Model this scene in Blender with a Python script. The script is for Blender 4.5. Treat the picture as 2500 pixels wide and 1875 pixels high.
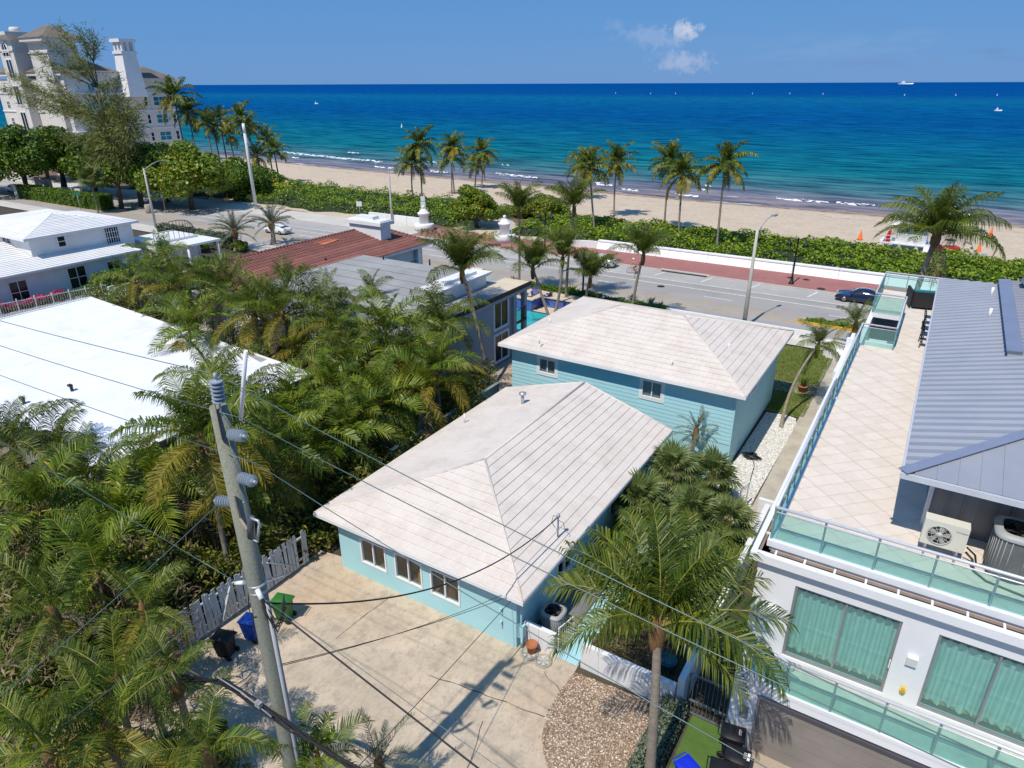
import bpy, bmesh, math, random
import numpy as np
from mathutils import Vector, Matrix
for o in list(bpy.data.objects): bpy.data.objects.remove(o)
SC = bpy.context.scene
COL = SC.collection
rad = math.radians
# ------------------------------------------------------------------ camera
FPX, PIT, ROLL, YAW, CAMZ = 1656.09, rad(23.9003), rad(-0.2154), rad(32.0623), 20.479
PW, PH = 2500.0, 1875.0
_fw = Vector((-math.sin(YAW)*math.cos(PIT), math.cos(YAW)*math.cos(PIT), -math.sin(PIT)))
_rt = Vector((math.cos(YAW), math.sin(YAW), 0)); _up = _rt.cross(_fw)
_r2 = math.cos(ROLL)*_rt + math.sin(ROLL)*_up; _u2 = -math.sin(ROLL)*_rt + math.cos(ROLL)*_up
cd = bpy.data.cameras.new('camera'); cam = bpy.data.objects.new('camera', cd); COL.objects.link(cam)
cam.matrix_world = Matrix(((_r2.x,_u2.x,-_fw.x,0),(_r2.y,_u2.y,-_fw.y,0),(_r2.z,_u2.z,-_fw.z,CAMZ),(0,0,0,1)))
cd.sensor_width = 36.0; cd.lens = 36.0*FPX/PW; cd.clip_start = 0.1; cd.clip_end = 120000
SC.camera = cam
# ------------------------------------------------------------------ sun, sky, exposure
SUN_EL = rad(58.0); SH = Vector((0.09, 1.0)).normalized()          # direction in which shadows fall
sl = bpy.data.lights.new('sun', 'SUN'); sl.energy = 4.6; sl.angle = rad(0.53); sl.color = (1.0, 0.93, 0.82)
so = bpy.data.objects.new('sun', sl); COL.objects.link(so)
_d = Vector((SH.x*math.cos(SUN_EL), SH.y*math.cos(SUN_EL), -math.sin(SUN_EL)))
so.rotation_euler = _d.to_track_quat('-Z', 'Y').to_euler(); so.location = (-5, -40, 70)
SC.view_settings.view_transform = 'Standard'; SC.view_settings.look = 'None'
SC.view_settings.gamma = 1.0; SC.view_settings.exposure = 0.0; SC.view_settings.use_curve_mapping = False
wd = bpy.data.worlds.new('World'); SC.world = wd; wd.use_nodes = True
nt = wd.node_tree; nt.nodes.clear()
def N(t, typ, **kw):
    n = t.nodes.new(typ)
    for k, v in kw.items(): setattr(n, k, v)
    return n
def L(t, a, b): t.links.new(a, b)
sky = N(nt, 'ShaderNodeTexSky', sky_type='NISHITA', sun_disc=False)
sky.sun_elevation = SUN_EL; sky.sun_rotation = math.atan2(-SH.x, -SH.y)
sky.altitude = 0; sky.air_density = 1.0; sky.dust_density = 0.15; sky.ozone_density = 3.0
hs = N(nt, 'ShaderNodeMix', data_type='RGBA'); hs.inputs['Factor'].default_value = 0.9
hs.inputs['B'].default_value = (0.60, 2.08, 4.9, 1)
L(nt, sky.outputs[0], hs.inputs['A'])
bg = N(nt, 'ShaderNodeBackground'); bg.inputs[1].default_value = 0.125
wo = N(nt, 'ShaderNodeOutputWorld'); L(nt, bg.outputs[0], wo.inputs[0])
# clouds that stand over the sea: puffs placed by direction on the sky
def pixdir(px, py): return (_fw*FPX + _r2*(px-PW/2) + _u2*(PH/2-py)).normalized()
tc = N(nt, 'ShaderNodeTexCoord')
def math_(t, op, a, b=None, c=None, clamp=False):
    n = N(t, 'ShaderNodeMath', operation=op); n.use_clamp = clamp
    for i, v in enumerate((a, b, c)):
        if v is None: continue
        if isinstance(v, (int, float)): n.inputs[i].default_value = v
        else: L(t, v, n.inputs[i])
    return n.outputs[0]
cur = hs.outputs['Result']
nz = N(nt, 'ShaderNodeTexNoise'); nz.inputs['Scale'].default_value = 90; nz.inputs['Detail'].default_value = 6; nz.inputs['Roughness'].default_value = .62
L(nt, tc.outputs['Generated'], nz.inputs['Vector'])
nz2 = N(nt, 'ShaderNodeTexNoise'); nz2.inputs['Scale'].default_value = 30; nz2.inputs['Detail'].default_value = 4
mp = N(nt, 'ShaderNodeMapping'); mp.inputs['Scale'].default_value = (1, 1, 4); L(nt, tc.outputs['Generated'], mp.inputs['Vector']); L(nt, mp.outputs[0], nz2.inputs['Vector'])
def cloud(px, py, rx, ry, op, col, fluffy=True):
    global cur
    d = pixdir(px, py); r = d.cross(Vector((0,0,1))).normalized(); u = r.cross(d)
    def dot(v):
        n = N(nt, 'ShaderNodeVectorMath', operation='DOT_PRODUCT'); n.inputs[1].default_value = v; L(nt, tc.outputs['Generated'], n.inputs[0]); return n.outputs['Value']
    a = math_(nt, 'MULTIPLY', dot(r), FPX/rx); b = math_(nt, 'MULTIPLY', dot(u), FPX/ry)
    q = math_(nt, 'SQRT', math_(nt, 'ADD', math_(nt, 'MULTIPLY', a, a), math_(nt, 'MULTIPLY', b, b)))
    f = math_(nt, 'GREATER_THAN', dot(d), 0.0)
    nn = (nz if fluffy else nz2).outputs['Fac']
    e = math_(nt, 'SUBTRACT', math_(nt, 'ADD', 1.0, math_(nt, 'MULTIPLY', math_(nt, 'SUBTRACT', nn, 0.5), 2.6 if fluffy else 3.0)), q)
    m = math_(nt, 'MULTIPLY', math_(nt, 'MULTIPLY', e, 1.3 if fluffy else .8, clamp=True), op)
    m = math_(nt, 'MULTIPLY', m, f)
    mx = N(nt, 'ShaderNodeMix', data_type='RGBA'); L(nt, m, mx.inputs['Factor']); L(nt, cur, mx.inputs['A']); mx.inputs['B'].default_value = (*col, 1)
    cur = mx.outputs['Result']
CW = (5.0, 5.3, 6.2)
cloud(1672, 76, 42, 19, .85, CW); cloud(1600, 92, 85, 26, .55, (2.6, 3.6, 5.6)); cloud(1675, 150, 70, 24, .62, (3.6, 4.2, 5.8)); cloud(1630, 128, 40, 40, .2, (2.4, 3.5, 5.5))
cloud(1505, 62, 24, 14, .3, (2.6, 3.6, 5.6))
cloud(2050, 118, 190, 30, .28, (2.1, 3.3, 5.4), False); cloud(2110, 152, 130, 11, .5, (1.3, 2.3, 4.5), False); cloud(1900, 156, 60, 8, .42, (1.3, 2.3, 4.5), False)
cloud(2420, 124, 45, 7, .5, (1.2, 2.2, 4.4), False); cloud(2470, 142, 60, 10, .4, (1.3, 2.3, 4.5), False); cloud(2230, 84, 70, 12, .2, (2.1, 3.3, 5.4), False)
L(nt, cur, bg.inputs[0])
# ------------------------------------------------------------------ picture point -> place in the world
CAMP = Vector((0, 0, CAMZ))
def ray(x, y): return _fw*FPX + _r2*(x-PW/2) + _u2*(PH/2-y)
def at(x, y, z=0.0): D = ray(x, y); return CAMP + D*((z-CAMZ)/D.z)
def atX(x, y, X): D = ray(x, y); return CAMP + D*(X/D.x)
def atY(x, y, Y): D = ray(x, y); return CAMP + D*(Y/D.y)
# ------------------------------------------------------------------ scene graph helpers
def tag(o, label=None, cat=None, group=None, kind=None):
    if label: o['label'] = label
    if cat: o['category'] = cat
    if group: o['group'] = group
    if kind: o['kind'] = kind
    return o
def thing(name, label, cat, loc=(0,0,0), rz=0, group=None):
    o = bpy.data.objects.new(name, None); COL.objects.link(o); o.location = loc; o.rotation_euler = (0,0,rz); o.empty_display_size = .2
    return tag(o, label, cat, group)
def link(name, me, parent=None, loc=(0,0,0), rot=(0,0,0), sc=1.0):
    o = bpy.data.objects.new(name, me); COL.objects.link(o); o.location = loc; o.rotation_euler = rot
    o.scale = (sc,)*3 if isinstance(sc, (int, float)) else sc
    if parent: o.parent = parent
    return o
def copy_tree(o, parent=None):
    c = o.copy(); COL.objects.link(c); c.parent = parent
    for ch in list(o.children): copy_tree(ch, c)
    return c
class MB:
    """collects polygons and links them as ONE mesh object"""
    def __init__(s): s.v = []; s.f = []; s.mi = []; s.sm = []; s.m = 0
    def poly(s, pts, smooth=False):
        b = len(s.v); s.v += [tuple(p) for p in pts]; s.f.append(tuple(range(b, b+len(pts)))); s.mi.append(s.m); s.sm.append(smooth); return s
    def mesh(s, vs, fs, smooth=False):
        b = len(s.v); s.v += [tuple(p) for p in vs]
        for f in fs: s.f.append(tuple(b+i for i in f)); s.mi.append(s.m); s.sm.append(smooth)
        return s
    def hexa(s, p): return s.mesh(p, [(3,2,1,0),(4,5,6,7),(0,1,5,4),(1,2,6,5),(2,3,7,6),(3,0,4,7)])
    def box(s, x0, x1, y0, y1, z0, z1):
        return s.hexa([(x0,y0,z0),(x1,y0,z0),(x1,y1,z0),(x0,y1,z0),(x0,y0,z1),(x1,y0,z1),(x1,y1,z1),(x0,y1,z1)])
    def cbox(s, c, size, rz=0, M=None):
        w, d, h = (q/2 for q in size); R = M if M is not None else Matrix.Rotation(rz, 3, 'Z'); c = Vector(c)
        return s.hexa([c + R @ Vector(q) for q in ((-w,-d,-h),(w,-d,-h),(w,d,-h),(-w,d,-h),(-w,-d,h),(w,-d,h),(w,d,h),(-w,d,h))])
    def bar(s, a, b, w, h=None, up=(0,0,1)):
        a, b = Vector(a), Vector(b); h = h or w; t = (b-a).normalized(); u = Vector(up)
        if abs(t.dot(u)) > .99: u = Vector((0,1,0))
        r = t.cross(u).normalized()*(w/2); u = r.cross(t).normalized()*(h/2)
        return s.hexa([a-r-u, a+r-u, b+r-u, b-r-u, a-r+u, a+r+u, b+r+u, b-r+u])
    def tube(s, pts, r, n=8, cap=True, smooth=True):
        pts = [Vector(p) for p in pts]; m = len(pts); rr = r if hasattr(r, '__len__') else [r]*m
        vs = []; fs = []; ref = Vector((0,0,1))
        for i, p in enumerate(pts):
            t = (pts[min(i+1,m-1)]-pts[max(i-1,0)]).normalized()
            if i == 0:
                ref = Vector((1,0,0)) if abs(t.z) > .9 else Vector((0,0,1))
            x = t.cross(ref).normalized(); y = x.cross(t).normalized(); ref = y
            for k in range(n):
                a = 2*math.pi*k/n; vs.append(p + (x*math.cos(a)+y*math.sin(a))*rr[i])
        for i in range(m-1):
            for k in range(n): fs.append((i*n+k, i*n+(k+1)%n, (i+1)*n+(k+1)%n, (i+1)*n+k))
        s.mesh(vs, fs, smooth)
        if cap:
            b = len(s.v)-len(vs)
            s.f.append(tuple(b+k for k in range(n))[::-1]); s.f.append(tuple(b+(m-1)*n+k for k in range(n))); s.mi += [s.m]*2; s.sm += [False]*2
        return s
    def lathe(s, prof, c=(0,0,0), n=16, smooth=True, axis='Z'):
        vs = []; fs = []; m = len(prof)
        for r, z in prof:
            for k in range(n):
                a = 2*math.pi*k/n; p = (r*math.cos(a), r*math.sin(a), z)
                if axis == 'Y': p = (p[0], p[2], p[1])
                if axis == 'X': p = (p[2], p[0], p[1])
                vs.append((p[0]+c[0], p[1]+c[1], p[2]+c[2]))
        for i in range(m-1):
            for k in range(n): fs.append((i*n+k, i*n+(k+1)%n, (i+1)*n+(k+1)%n, (i+1)*n+k))
        fs.append(tuple(range(n))[::-1]); fs.append(tuple((m-1)*n+k for k in range(n)))
        return s.mesh(vs, fs, smooth)
    def prism(s, poly, z0, z1):
        n = len(poly); a = sum(poly[i][0]*poly[(i+1)%n][1]-poly[(i+1)%n][0]*poly[i][1] for i in range(n))
        if a < 0: poly = poly[::-1]
        vs = [(x,y,z0) for x,y in poly] + [(x,y,z1) for x,y in poly]
        return s.mesh(vs, [tuple(range(n))[::-1], tuple(range(n,2*n))] + [(i,(i+1)%n,n+(i+1)%n,n+i) for i in range(n)])
    def data(s, name, mats):
        me = bpy.data.meshes.new(name); me.from_pydata(s.v, [], s.f)
        for m in (mats if isinstance(mats, (list, tuple)) else [mats]): me.materials.append(m)
        if len(s.f): 
            me.polygons.foreach_set('material_index', s.mi); me.polygons.foreach_set('use_smooth', s.sm)
        me.update(); return me
    def build(s, name, mats, parent=None, loc=(0,0,0), rz=0):
        return link(name, s.data(name, mats), parent, loc, (0,0,rz))
def npmesh(name, V, F, mats, mi=None, smooth=False):
    me = bpy.data.meshes.new(name); V = np.asarray(V, np.float32); F = np.asarray(F, np.int32); k = F.shape[1]
    me.vertices.add(len(V)); me.vertices.foreach_set('co', V.ravel())
    me.loops.add(F.size); me.loops.foreach_set('vertex_index', F.ravel())
    me.polygons.add(len(F)); me.polygons.foreach_set('loop_start', np.arange(0, F.size, k, dtype=np.int32))
    for m in (mats if isinstance(mats, (list, tuple)) else [mats]): me.materials.append(m)
    if mi is not None: me.polygons.foreach_set('material_index', np.asarray(mi, np.int32))
    if smooth: me.polygons.foreach_set('use_smooth', np.ones(len(F), bool))
    me.update(calc_edges=True); me.validate(); return me
# ------------------------------------------------------------------ materials
def newmat(name):
    m = bpy.data.materials.new(name); m.use_nodes = True; t = m.node_tree; p = t.nodes['Principled BSDF']; return m, t, p
def noise(t, scale, detail=4, rough=.55, vec=None, stretch=None):
    n = N(t, 'ShaderNodeTexNoise'); n.inputs['Scale'].default_value = scale; n.inputs['Detail'].default_value = detail; n.inputs['Roughness'].default_value = rough
    if vec is None: vec = N(t, 'ShaderNodeNewGeometry').outputs['Position']
    if stretch:
        mp = N(t, 'ShaderNodeMapping'); mp.inputs['Scale'].default_value = stretch; L(t, vec, mp.inputs['Vector']); vec = mp.outputs[0]
    L(t, vec, n.inputs['Vector']); return n.outputs['Fac']
def ramp(t, fac, stops):
    r = N(t, 'ShaderNodeValToRGB'); e = r.color_ramp.elements
    while len(e) < len(stops): e.new(.5)
    for q, (p, c) in zip(e, stops): q.position = p; q.color = (*c, 1) if len(c) == 3 else c
    L(t, fac, r.inputs['Fac']); return r.outputs['Color']
def mixc(t, fac, a, b, mode='MIX'):
    n = N(t, 'ShaderNodeMix', data_type='RGBA', blend_type=mode)
    for k, v in (('Factor', fac), ('A', a), ('B', b)):
        if isinstance(v, (int, float)): n.inputs[k].default_value = v
        elif isinstance(v, tuple): n.inputs[k].default_value = (*v, 1)
        else: L(t, v, n.inputs[k])
    return n.outputs['Result']
def bump(t, p, h, strength=.3, dist=.02):
    b = N(t, 'ShaderNodeBump'); b.inputs['Strength'].default_value = strength; b.inputs['Distance'].default_value = dist
    L(t, h, b.inputs['Height']); L(t, b.outputs[0], p.inputs['Normal'])
MATS = {}
def mat(name, col, rough=.6, var=.25, vs=1.2, fine=.12, fs=25, bmp=.0, bs=30, metal=0, spec=.4, dirt=None, dirt_amt=.5, dirt_scale=.6, stretch=None):
    """painted / mineral surface: broad tone drift, fine grain, optional stains"""
    if name in MATS: return MATS[name]
    m, t, p = newmat(name); c = tuple(col)
    lo = tuple(max(0, q*(1-var)) for q in c); hi = tuple(min(1, q*(1+var*.35)) for q in c)
    cc = ramp(t, noise(t, vs, 5, .6, stretch=stretch), [(.3, lo), (.65, hi)])
    if fine: cc = mixc(t, fine, cc, ramp(t, noise(t, fs, 3, .7), [(.3, tuple(q*.35 for q in c)), (.7, tuple(min(1, q*1.3) for q in c))]))
    if dirt: cc = mixc(t, mulf(t, ramp(t, noise(t, dirt_scale, 7, .68), [(.48, (0,0,0)), (.66, (1,1,1))]), dirt_amt), cc, dirt)
    L(t, cc, p.inputs['Base Color']); p.inputs['Roughness'].default_value = rough; p.inputs['Metallic'].default_value = metal; p.inputs['Specular IOR Level'].default_value = spec
    if bmp: bump(t, p, noise(t, bs, 4, .6), bmp, .02)
    MATS[name] = m; return m
def mulf(t, c, k):
    n = N(t, 'ShaderNodeMath', operation='MULTIPLY'); L(t, c, n.inputs[0]); n.inputs[1].default_value = k; return n.outputs[0]
def leafmat(name, cols, trans=.22, rough=.5, clump=.5, spec=.3):
    """leaves: tone differs from leaf to leaf and from clump to clump"""
    if name in MATS: return MATS[name]
    m, t, p = newmat(name); g = N(t, 'ShaderNodeNewGeometry'); oi = N(t, 'ShaderNodeObjectInfo')
    a = math_(t, 'MULTIPLY', g.outputs['Random Per Island'], .5)
    b = math_(t, 'MULTIPLY', noise(t, clump, 3, .6), .55)
    c = math_(t, 'MULTIPLY', oi.outputs['Random'], .25)
    f = math_(t, 'SUBTRACT', math_(t, 'ADD', math_(t, 'ADD', a, b), c), .12)
    n = len(cols); cc = ramp(t, f, [(.12+.76*i/(n-1), cols[i]) for i in range(n)])
    L(t, cc, p.inputs['Base Color']); p.inputs['Roughness'].default_value = rough; p.inputs['Specular IOR Level'].default_value = spec
    tr = N(t, 'ShaderNodeBsdfTranslucent'); L(t, mixc(t, .5, cc, (.25, .35, .03), 'MIX'), tr.inputs[0])
    mx = N(t, 'ShaderNodeMixShader'); mx.inputs[0].default_value = trans; L(t, p.outputs[0], mx.inputs[1]); L(t, tr.outputs[0], mx.inputs[2])
    L(t, mx.outputs[0], t.nodes['Material Output'].inputs[0]); MATS[name] = m; return m
def glassmat(name, tint, refl=.12, dark=0.0, tcol=None):
    """pane: tinted see-through with a sky reflection"""
    if name in MATS: return MATS[name]
    m, t, p = newmat(name); t.nodes.remove(p)
    tr = N(t, 'ShaderNodeBsdfTransparent'); tr.inputs[0].default_value = (*tint, 1)
    gl = N(t, 'ShaderNodeBsdfGlossy'); gl.inputs['Roughness'].default_value = .03; gl.inputs[0].default_value = (.9, .95, 1, 1)
    fr = N(t, 'ShaderNodeFresnel'); fr.inputs[0].default_value = 1.5
    k = math_(t, 'ADD', math_(t, 'MULTIPLY', fr.outputs[0], .8), refl*.3); gb = N(t, 'ShaderNodeNewGeometry'); k = math_(t, 'MULTIPLY', k, math_(t, 'SUBTRACT', 1.0, gb.outputs['Backfacing']))
    mx = N(t, 'ShaderNodeMixShader'); L(t, k, mx.inputs[0]); L(t, tr.outputs[0], mx.inputs[1]); L(t, gl.outputs[0], mx.inputs[2])
    last = mx.outputs[0]
    if tcol:
        df = N(t, 'ShaderNodeBsdfDiffuse'); df.inputs[0].default_value = (*tcol, 1)
        m2 = N(t, 'ShaderNodeMixShader'); m2.inputs[0].default_value = dark; L(t, last, m2.inputs[1]); L(t, df.outputs[0], m2.inputs[2]); last = m2.outputs[0]
    L(t, last, t.nodes['Material Output'].inputs[0]); MATS[name] = m; return m
# ================================================================== SETTING
def shoreY(X): return 138.0 + .00033*(X+20)**2 if X < -20 else 138.0
M_soil = mat('soil', (.075,.062,.042), .95, .5, .8, .3, 14, .4, 10)
M_conc = mat('driveway_concrete', (.57,.475,.365), .85, .3, .45, .35, 32, .25, 60, dirt=(.27,.225,.175), dirt_amt=.6, dirt_scale=.35, spec=.1)
m, t, p = newmat('mottled_driveway')
c = ramp(t, noise(t, .45, 6, .65), [(.3, (.44,.36,.27)), (.7, (.60,.50,.385))])
c = mixc(t, mulf(t, ramp(t, noise(t, 1.5, 8, .75), [(.47, (0,)*3), (.62, (1,)*3)]), .55), c, (.30,.255,.205))
c = mixc(t, mulf(t, ramp(t, noise(t, .22, 4, .6), [(.5, (0,)*3), (.68, (1,)*3)]), .45), c, (.52,.34,.20))
c = mixc(t, mulf(t, ramp(t, noise(t, 5, 7, .8, stretch=(1,.5,1)), [(.52, (0,)*3), (.66, (1,)*3)]), .5), c, (.25,.215,.18))
c = mixc(t, mulf(t, ramp(t, noise(t, 28, 3, .7), [(.5, (0,)*3), (.7, (1,)*3)]), .3), c, (.22,.19,.16))
L(t, c, p.inputs['Base Color']); p.inputs['Roughness'].default_value = .9; p.inputs['Specular IOR Level'].default_value = .1; bump(t, p, noise(t, 30, 4, .7), .3, .015); M_drive = m
M_path = mat('path_concrete', (.47,.42,.34), .85, .25, .8, .2, 40, .2, 50, dirt=(.30,.25,.2), dirt_amt=.4, dirt_scale=.9)
M_walk = mat('sidewalk_concrete', (.56,.53,.48), .85, .18, .3, .15, 30, .2, 40, dirt=(.35,.33,.3), dirt_amt=.3, spec=.1)
M_asph = mat('asphalt', (.355,.335,.32), .9, .22, .12, .22, 45, .2, 60, dirt=(.25,.235,.225), dirt_amt=.45, dirt_scale=.18, stretch=(.12,1.6,1), spec=.08)
M_park = mat('parking_asphalt', (.43,.41,.39), .9, .2, .25, .2, 45, .2, 60, dirt=(.2,.19,.18), dirt_amt=.35, dirt_scale=.5, spec=.08)
M_yellow = mat('yellow_paint', (.62,.36,.05), .7, .35, 1.5, .3, 30)
M_wpaint = mat('road_white_paint', (.78,.76,.72), .7, .3, 1.8, .3, 30)
M_white = mat('white_stucco', (.74,.74,.735), .75, .10, .5, .06, 40, .12, 60, dirt=(.58,.56,.52), dirt_amt=.3, dirt_scale=.8)
M_wtrim = mat('white_trim', (.76,.76,.765), .5, .06, 1, .03, 30)
M_kerb = mat('kerb_concrete', (.50,.47,.42), .85, .2, 1, .2, 30)
def sheet(name, poly, z, m, kind='structure'):
    b = MB(); n = len(poly); a = sum(poly[i][0]*poly[(i+1)%n][1]-poly[(i+1)%n][0]*poly[i][1] for i in range(n))
    if a < 0: poly = poly[::-1]
    b.poly([(x, y, z) for x, y in poly]); return tag(b.build(name, m), kind=kind)
def rect(name, x0, x1, y0, y1, z, m): return sheet(name, [(x0,y0),(x1,y0),(x1,y1),(x0,y1)], z, m)
# ground, beach and sea
rect('ground', -900, 500, -120, 103, -.02, M_soil)
m, t, p = newmat('beach_sand'); at_ = N(t, 'ShaderNodeAttribute', attribute_name='shore'); d = at_.outputs['Fac']
base = ramp(t, noise(t, .25, 6, .65), [(.3, (.49,.395,.30)), (.7, (.59,.48,.37))])
base = mixc(t, .3, base, ramp(t, noise(t, 1.6, 5, .75), [(.35, (.25,.19,.13)), (.65, (.66,.56,.44))]))
wet = ramp(t, math_(t, 'DIVIDE', d, 30.0), [(.02, (1,1,1)), (.16, (0,0,0))])
base = mixc(t, mulf(t, wet, .75), base, (.20,.13,.105))
band = ramp(t, math_(t, 'DIVIDE', d, 30.0), [(0, (.15,.15,.15)), (.08, (.62,)*3), (.16, (.30,)*3), (.30, (.46,)*3), (.46, (0,)*3)])
wr = math_(t, 'GREATER_THAN', math_(t, 'ADD', noise(t, 1.1, 8, .75, stretch=(.28,1.2,1)), math_(t, 'MULTIPLY', math_(t, 'SUBTRACT', band, .5), .55)), .55)
base = mixc(t, mulf(t, wr, .85), base, (.10,.055,.035))
L(t, base, p.inputs['Base Color']); p.inputs['Roughness'].default_value = .95; p.inputs['Specular IOR Level'].default_value = .08; bump(t, p, noise(t, 2.5, 6, .7), .35, .12)
M_sand = m
xs = np.arange(-600, 221, 5.0); ys = np.concatenate([np.arange(76, 126, 2.0), np.arange(126, 175, 1.5)])
V = []; S_ = []
for x in xs:
    for y in ys:
        sy = shoreY(x); dd = sy-y
        z = -.9 + .95*min(1, max(-.8, dd/34.0)) + .06*math.sin(x*.21+y*.3)*(dd > 6) + .05*math.sin(x*.05)*(dd > 0)
        if y < 101: z = max(z, -.03) if y > 83 else -.03
        V.append((x, y, z)); S_.append(dd)
ny = len(ys); F = [(i*ny+j, (i+1)*ny+j, (i+1)*ny+j+1, i*ny+j+1) for i in range(len(xs)-1) for j in range(ny-1)]
me = npmesh('beach', V, F, M_sand, smooth=True); at2 = me.attributes.new('shore', 'FLOAT', 'POINT'); at2.data.foreach_set('value', np.array(S_, np.float32))
tag(link('beach', me), kind='structure')
m, t, p = newmat('sea_water'); geo = N(t, 'ShaderNodeNewGeometry'); sx = N(t, 'ShaderNodeSeparateXYZ'); L(t, geo.outputs['Position'], sx.inputs[0])
lg = math_(t, 'LOGARITHM', math_(t, 'ADD', sx.outputs['Y'], math_(t, 'MULTIPLY', math_(t, 'SUBTRACT', noise(t, .02, 3, .5, stretch=(.25,1,1)), .5), 26.0)), 10.0)
f = math_(t, 'DIVIDE', math_(t, 'SUBTRACT', lg, 2.13), 1.9)            # 135 m .. 10 km
wc = ramp(t, f, [(0, (.21,.18,.20)), (.022, (.15,.16,.21)), (.045, (.05,.15,.18)), (.09, (.006,.135,.18)), (.18, (.003,.105,.20)), (.28, (.002,.075,.22)), (.38, (.002,.09,.235)), (.47, (.004,.11,.24)), (.55, (.002,.068,.235)), (.9, (.001,.062,.235))])
wv = noise(t, .30, 7, .72, stretch=(.22,1.0,1)); 
wc = mixc(t, .85, wc, ramp(t, wv, [(.34, (.05,.12,.25)), (.5, (.85,.92,1.0)), (.68, (2.0,1.7,1.4))]), 'MULTIPLY')  # wave shading painted in: dark troughs and bright crests in the water colour
sX = math_(t, 'MAXIMUM', math_(t, 'MINIMUM', math_(t, 'ADD', sx.outputs['X'], 20.0), 0.0), -260.0); shd = math_(t, 'SUBTRACT', sx.outputs['Y'], math_(t, 'ADD', 138.0, math_(t, 'MULTIPLY', math_(t, 'MULTIPLY', sX, sX), .00033)))
fband = ramp(t, math_(t, 'DIVIDE', shd, 24.0), [(0, (.62,)*3), (.06, (.42,)*3), (.16, (.30,)*3), (.30, (.52,)*3), (.40, (.30,)*3), (.62, (.0,)*3)])
foam_ = math_(t, 'GREATER_THAN', math_(t, 'ADD', noise(t, .9, 8, .72, stretch=(.16,1.0,1)), math_(t, 'MULTIPLY', math_(t, 'SUBTRACT', fband, .5), .42)), .615)
wc = mixc(t, mulf(t, foam_, .8), wc, (.72,.74,.76))
glint = math_(t, 'GREATER_THAN', noise(t, .35, 7, .8, stretch=(.22,1,1)), .735)
wc = mixc(t, mulf(t, glint, .28), wc, (.5,.5,.55))  # sparkle painted as pale flecks in the base colour, not reflected
L(t, wc, p.inputs['Base Color']); p.inputs['Roughness'].default_value = .4; p.inputs['Specular IOR Level'].default_value = .0
bump(t, p, wv, .55, 1.0); M_sea = m
b = MB(); b.poly([(-40000,118,-.9),(40000,118,-.9),(40000,45000,-.9),(-40000,45000,-.9)]); tag(b.build('sea', M_sea), kind='structure')
# surf
m, t, p = newmat('sea_foam'); fo = math_(t, 'GREATER_THAN', noise(t, 1.4, 6, .75, stretch=(.5,1.4,1)), .5)
p.inputs['Base Color'].default_value = (.82,.84,.85,1); p.inputs['Roughness'].default_value = .9; tr = N(t, 'ShaderNodeBsdfTransparent'); mx = N(t, 'ShaderNodeMixShader')
L(t, fo, mx.inputs[0]); L(t, tr.outputs[0], mx.inputs[1]); L(t, p.outputs[0], mx.inputs[2]); L(t, mx.outputs[0], t.nodes['Material Output'].inputs[0]); M_foam = m
R_ = random.Random(5); b = MB()
for (x0,y0,x1,y1,w) in ((685,371,796,382,2.4),(780,380,850,388,2.6),(802,384,916,393,2.6),(853,372,878,375,1.6),(910,394,932,396,1.3),(916,407,962,412,1.5),(1043,394,1068,398,1.6),(1050,418,1094,422,1.3),(1210,423,1312,435,2.2),(713,385,733,387,1.2),
        (1448,446,1468,448,1),(1458,451,1497,453,1.1),(1520,462,1564,466,1.3),(1648,475,1706,480,1.2),(1707,462,1724,464,1.1),(1722,453,1738,455,1),(1894,484,2024,495,2.2),(2042,495,2136,502,2.0),(1225,402,1250,404,1),(2300,520,2370,526,.8)):
    a = at(x0, y0, -.86); c = at(x1, y1, -.86); n = max(4, int((c-a).length/1.2)); pts = []
    off = [R_.uniform(-.5,.5) for _ in range(n+1)]
    for k in range(n+1):
        q = a.lerp(c, k/n); ww = w*(.25+.75*math.sin(math.pi*(k+.4)/(n+.8)))*R_.uniform(.6,1.25); pts.append((q.x, q.y+off[k], ww))
    for k in range(n):
        x, y, w0 = pts[k]; x2, y2, w2 = pts[k+1]
        b.mesh([(x,y-w0*.6,-.88),(x2,y2-w2*.6,-.88),(x2,y2,-.62),(x,y,-.62),(x2,y2+w2*.5,-.88),(x,y+w0*.5,-.88)], [(0,1,2,3),(3,2,4,5)], True)
tag(b.build('surf', M_foam), 'white surf breaking in short lines along the shore', None, None, 'stuff')
# road, kerbs, pavements
RX0, RX1 = -420, 110
rect('road', RX0, RX1, 61.6, 76.9, .004, M_asph)
rect('parking_lane', RX0, RX1, 73.2, 76.8, .008, M_park)
rect('near_sidewalk', RX0, RX1, 58.4, 61.5, .10, M_walk)
b = MB(); b.box(RX0, RX1, 61.45, 61.7, -.02, .13); tag(b.build('near_kerb', M_kerb), kind='structure')
b = MB(); b.box(RX0, RX1, 76.8, 77.05, -.02, .14); tag(b.build('far_kerb', M_kerb), kind='structure')
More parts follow.
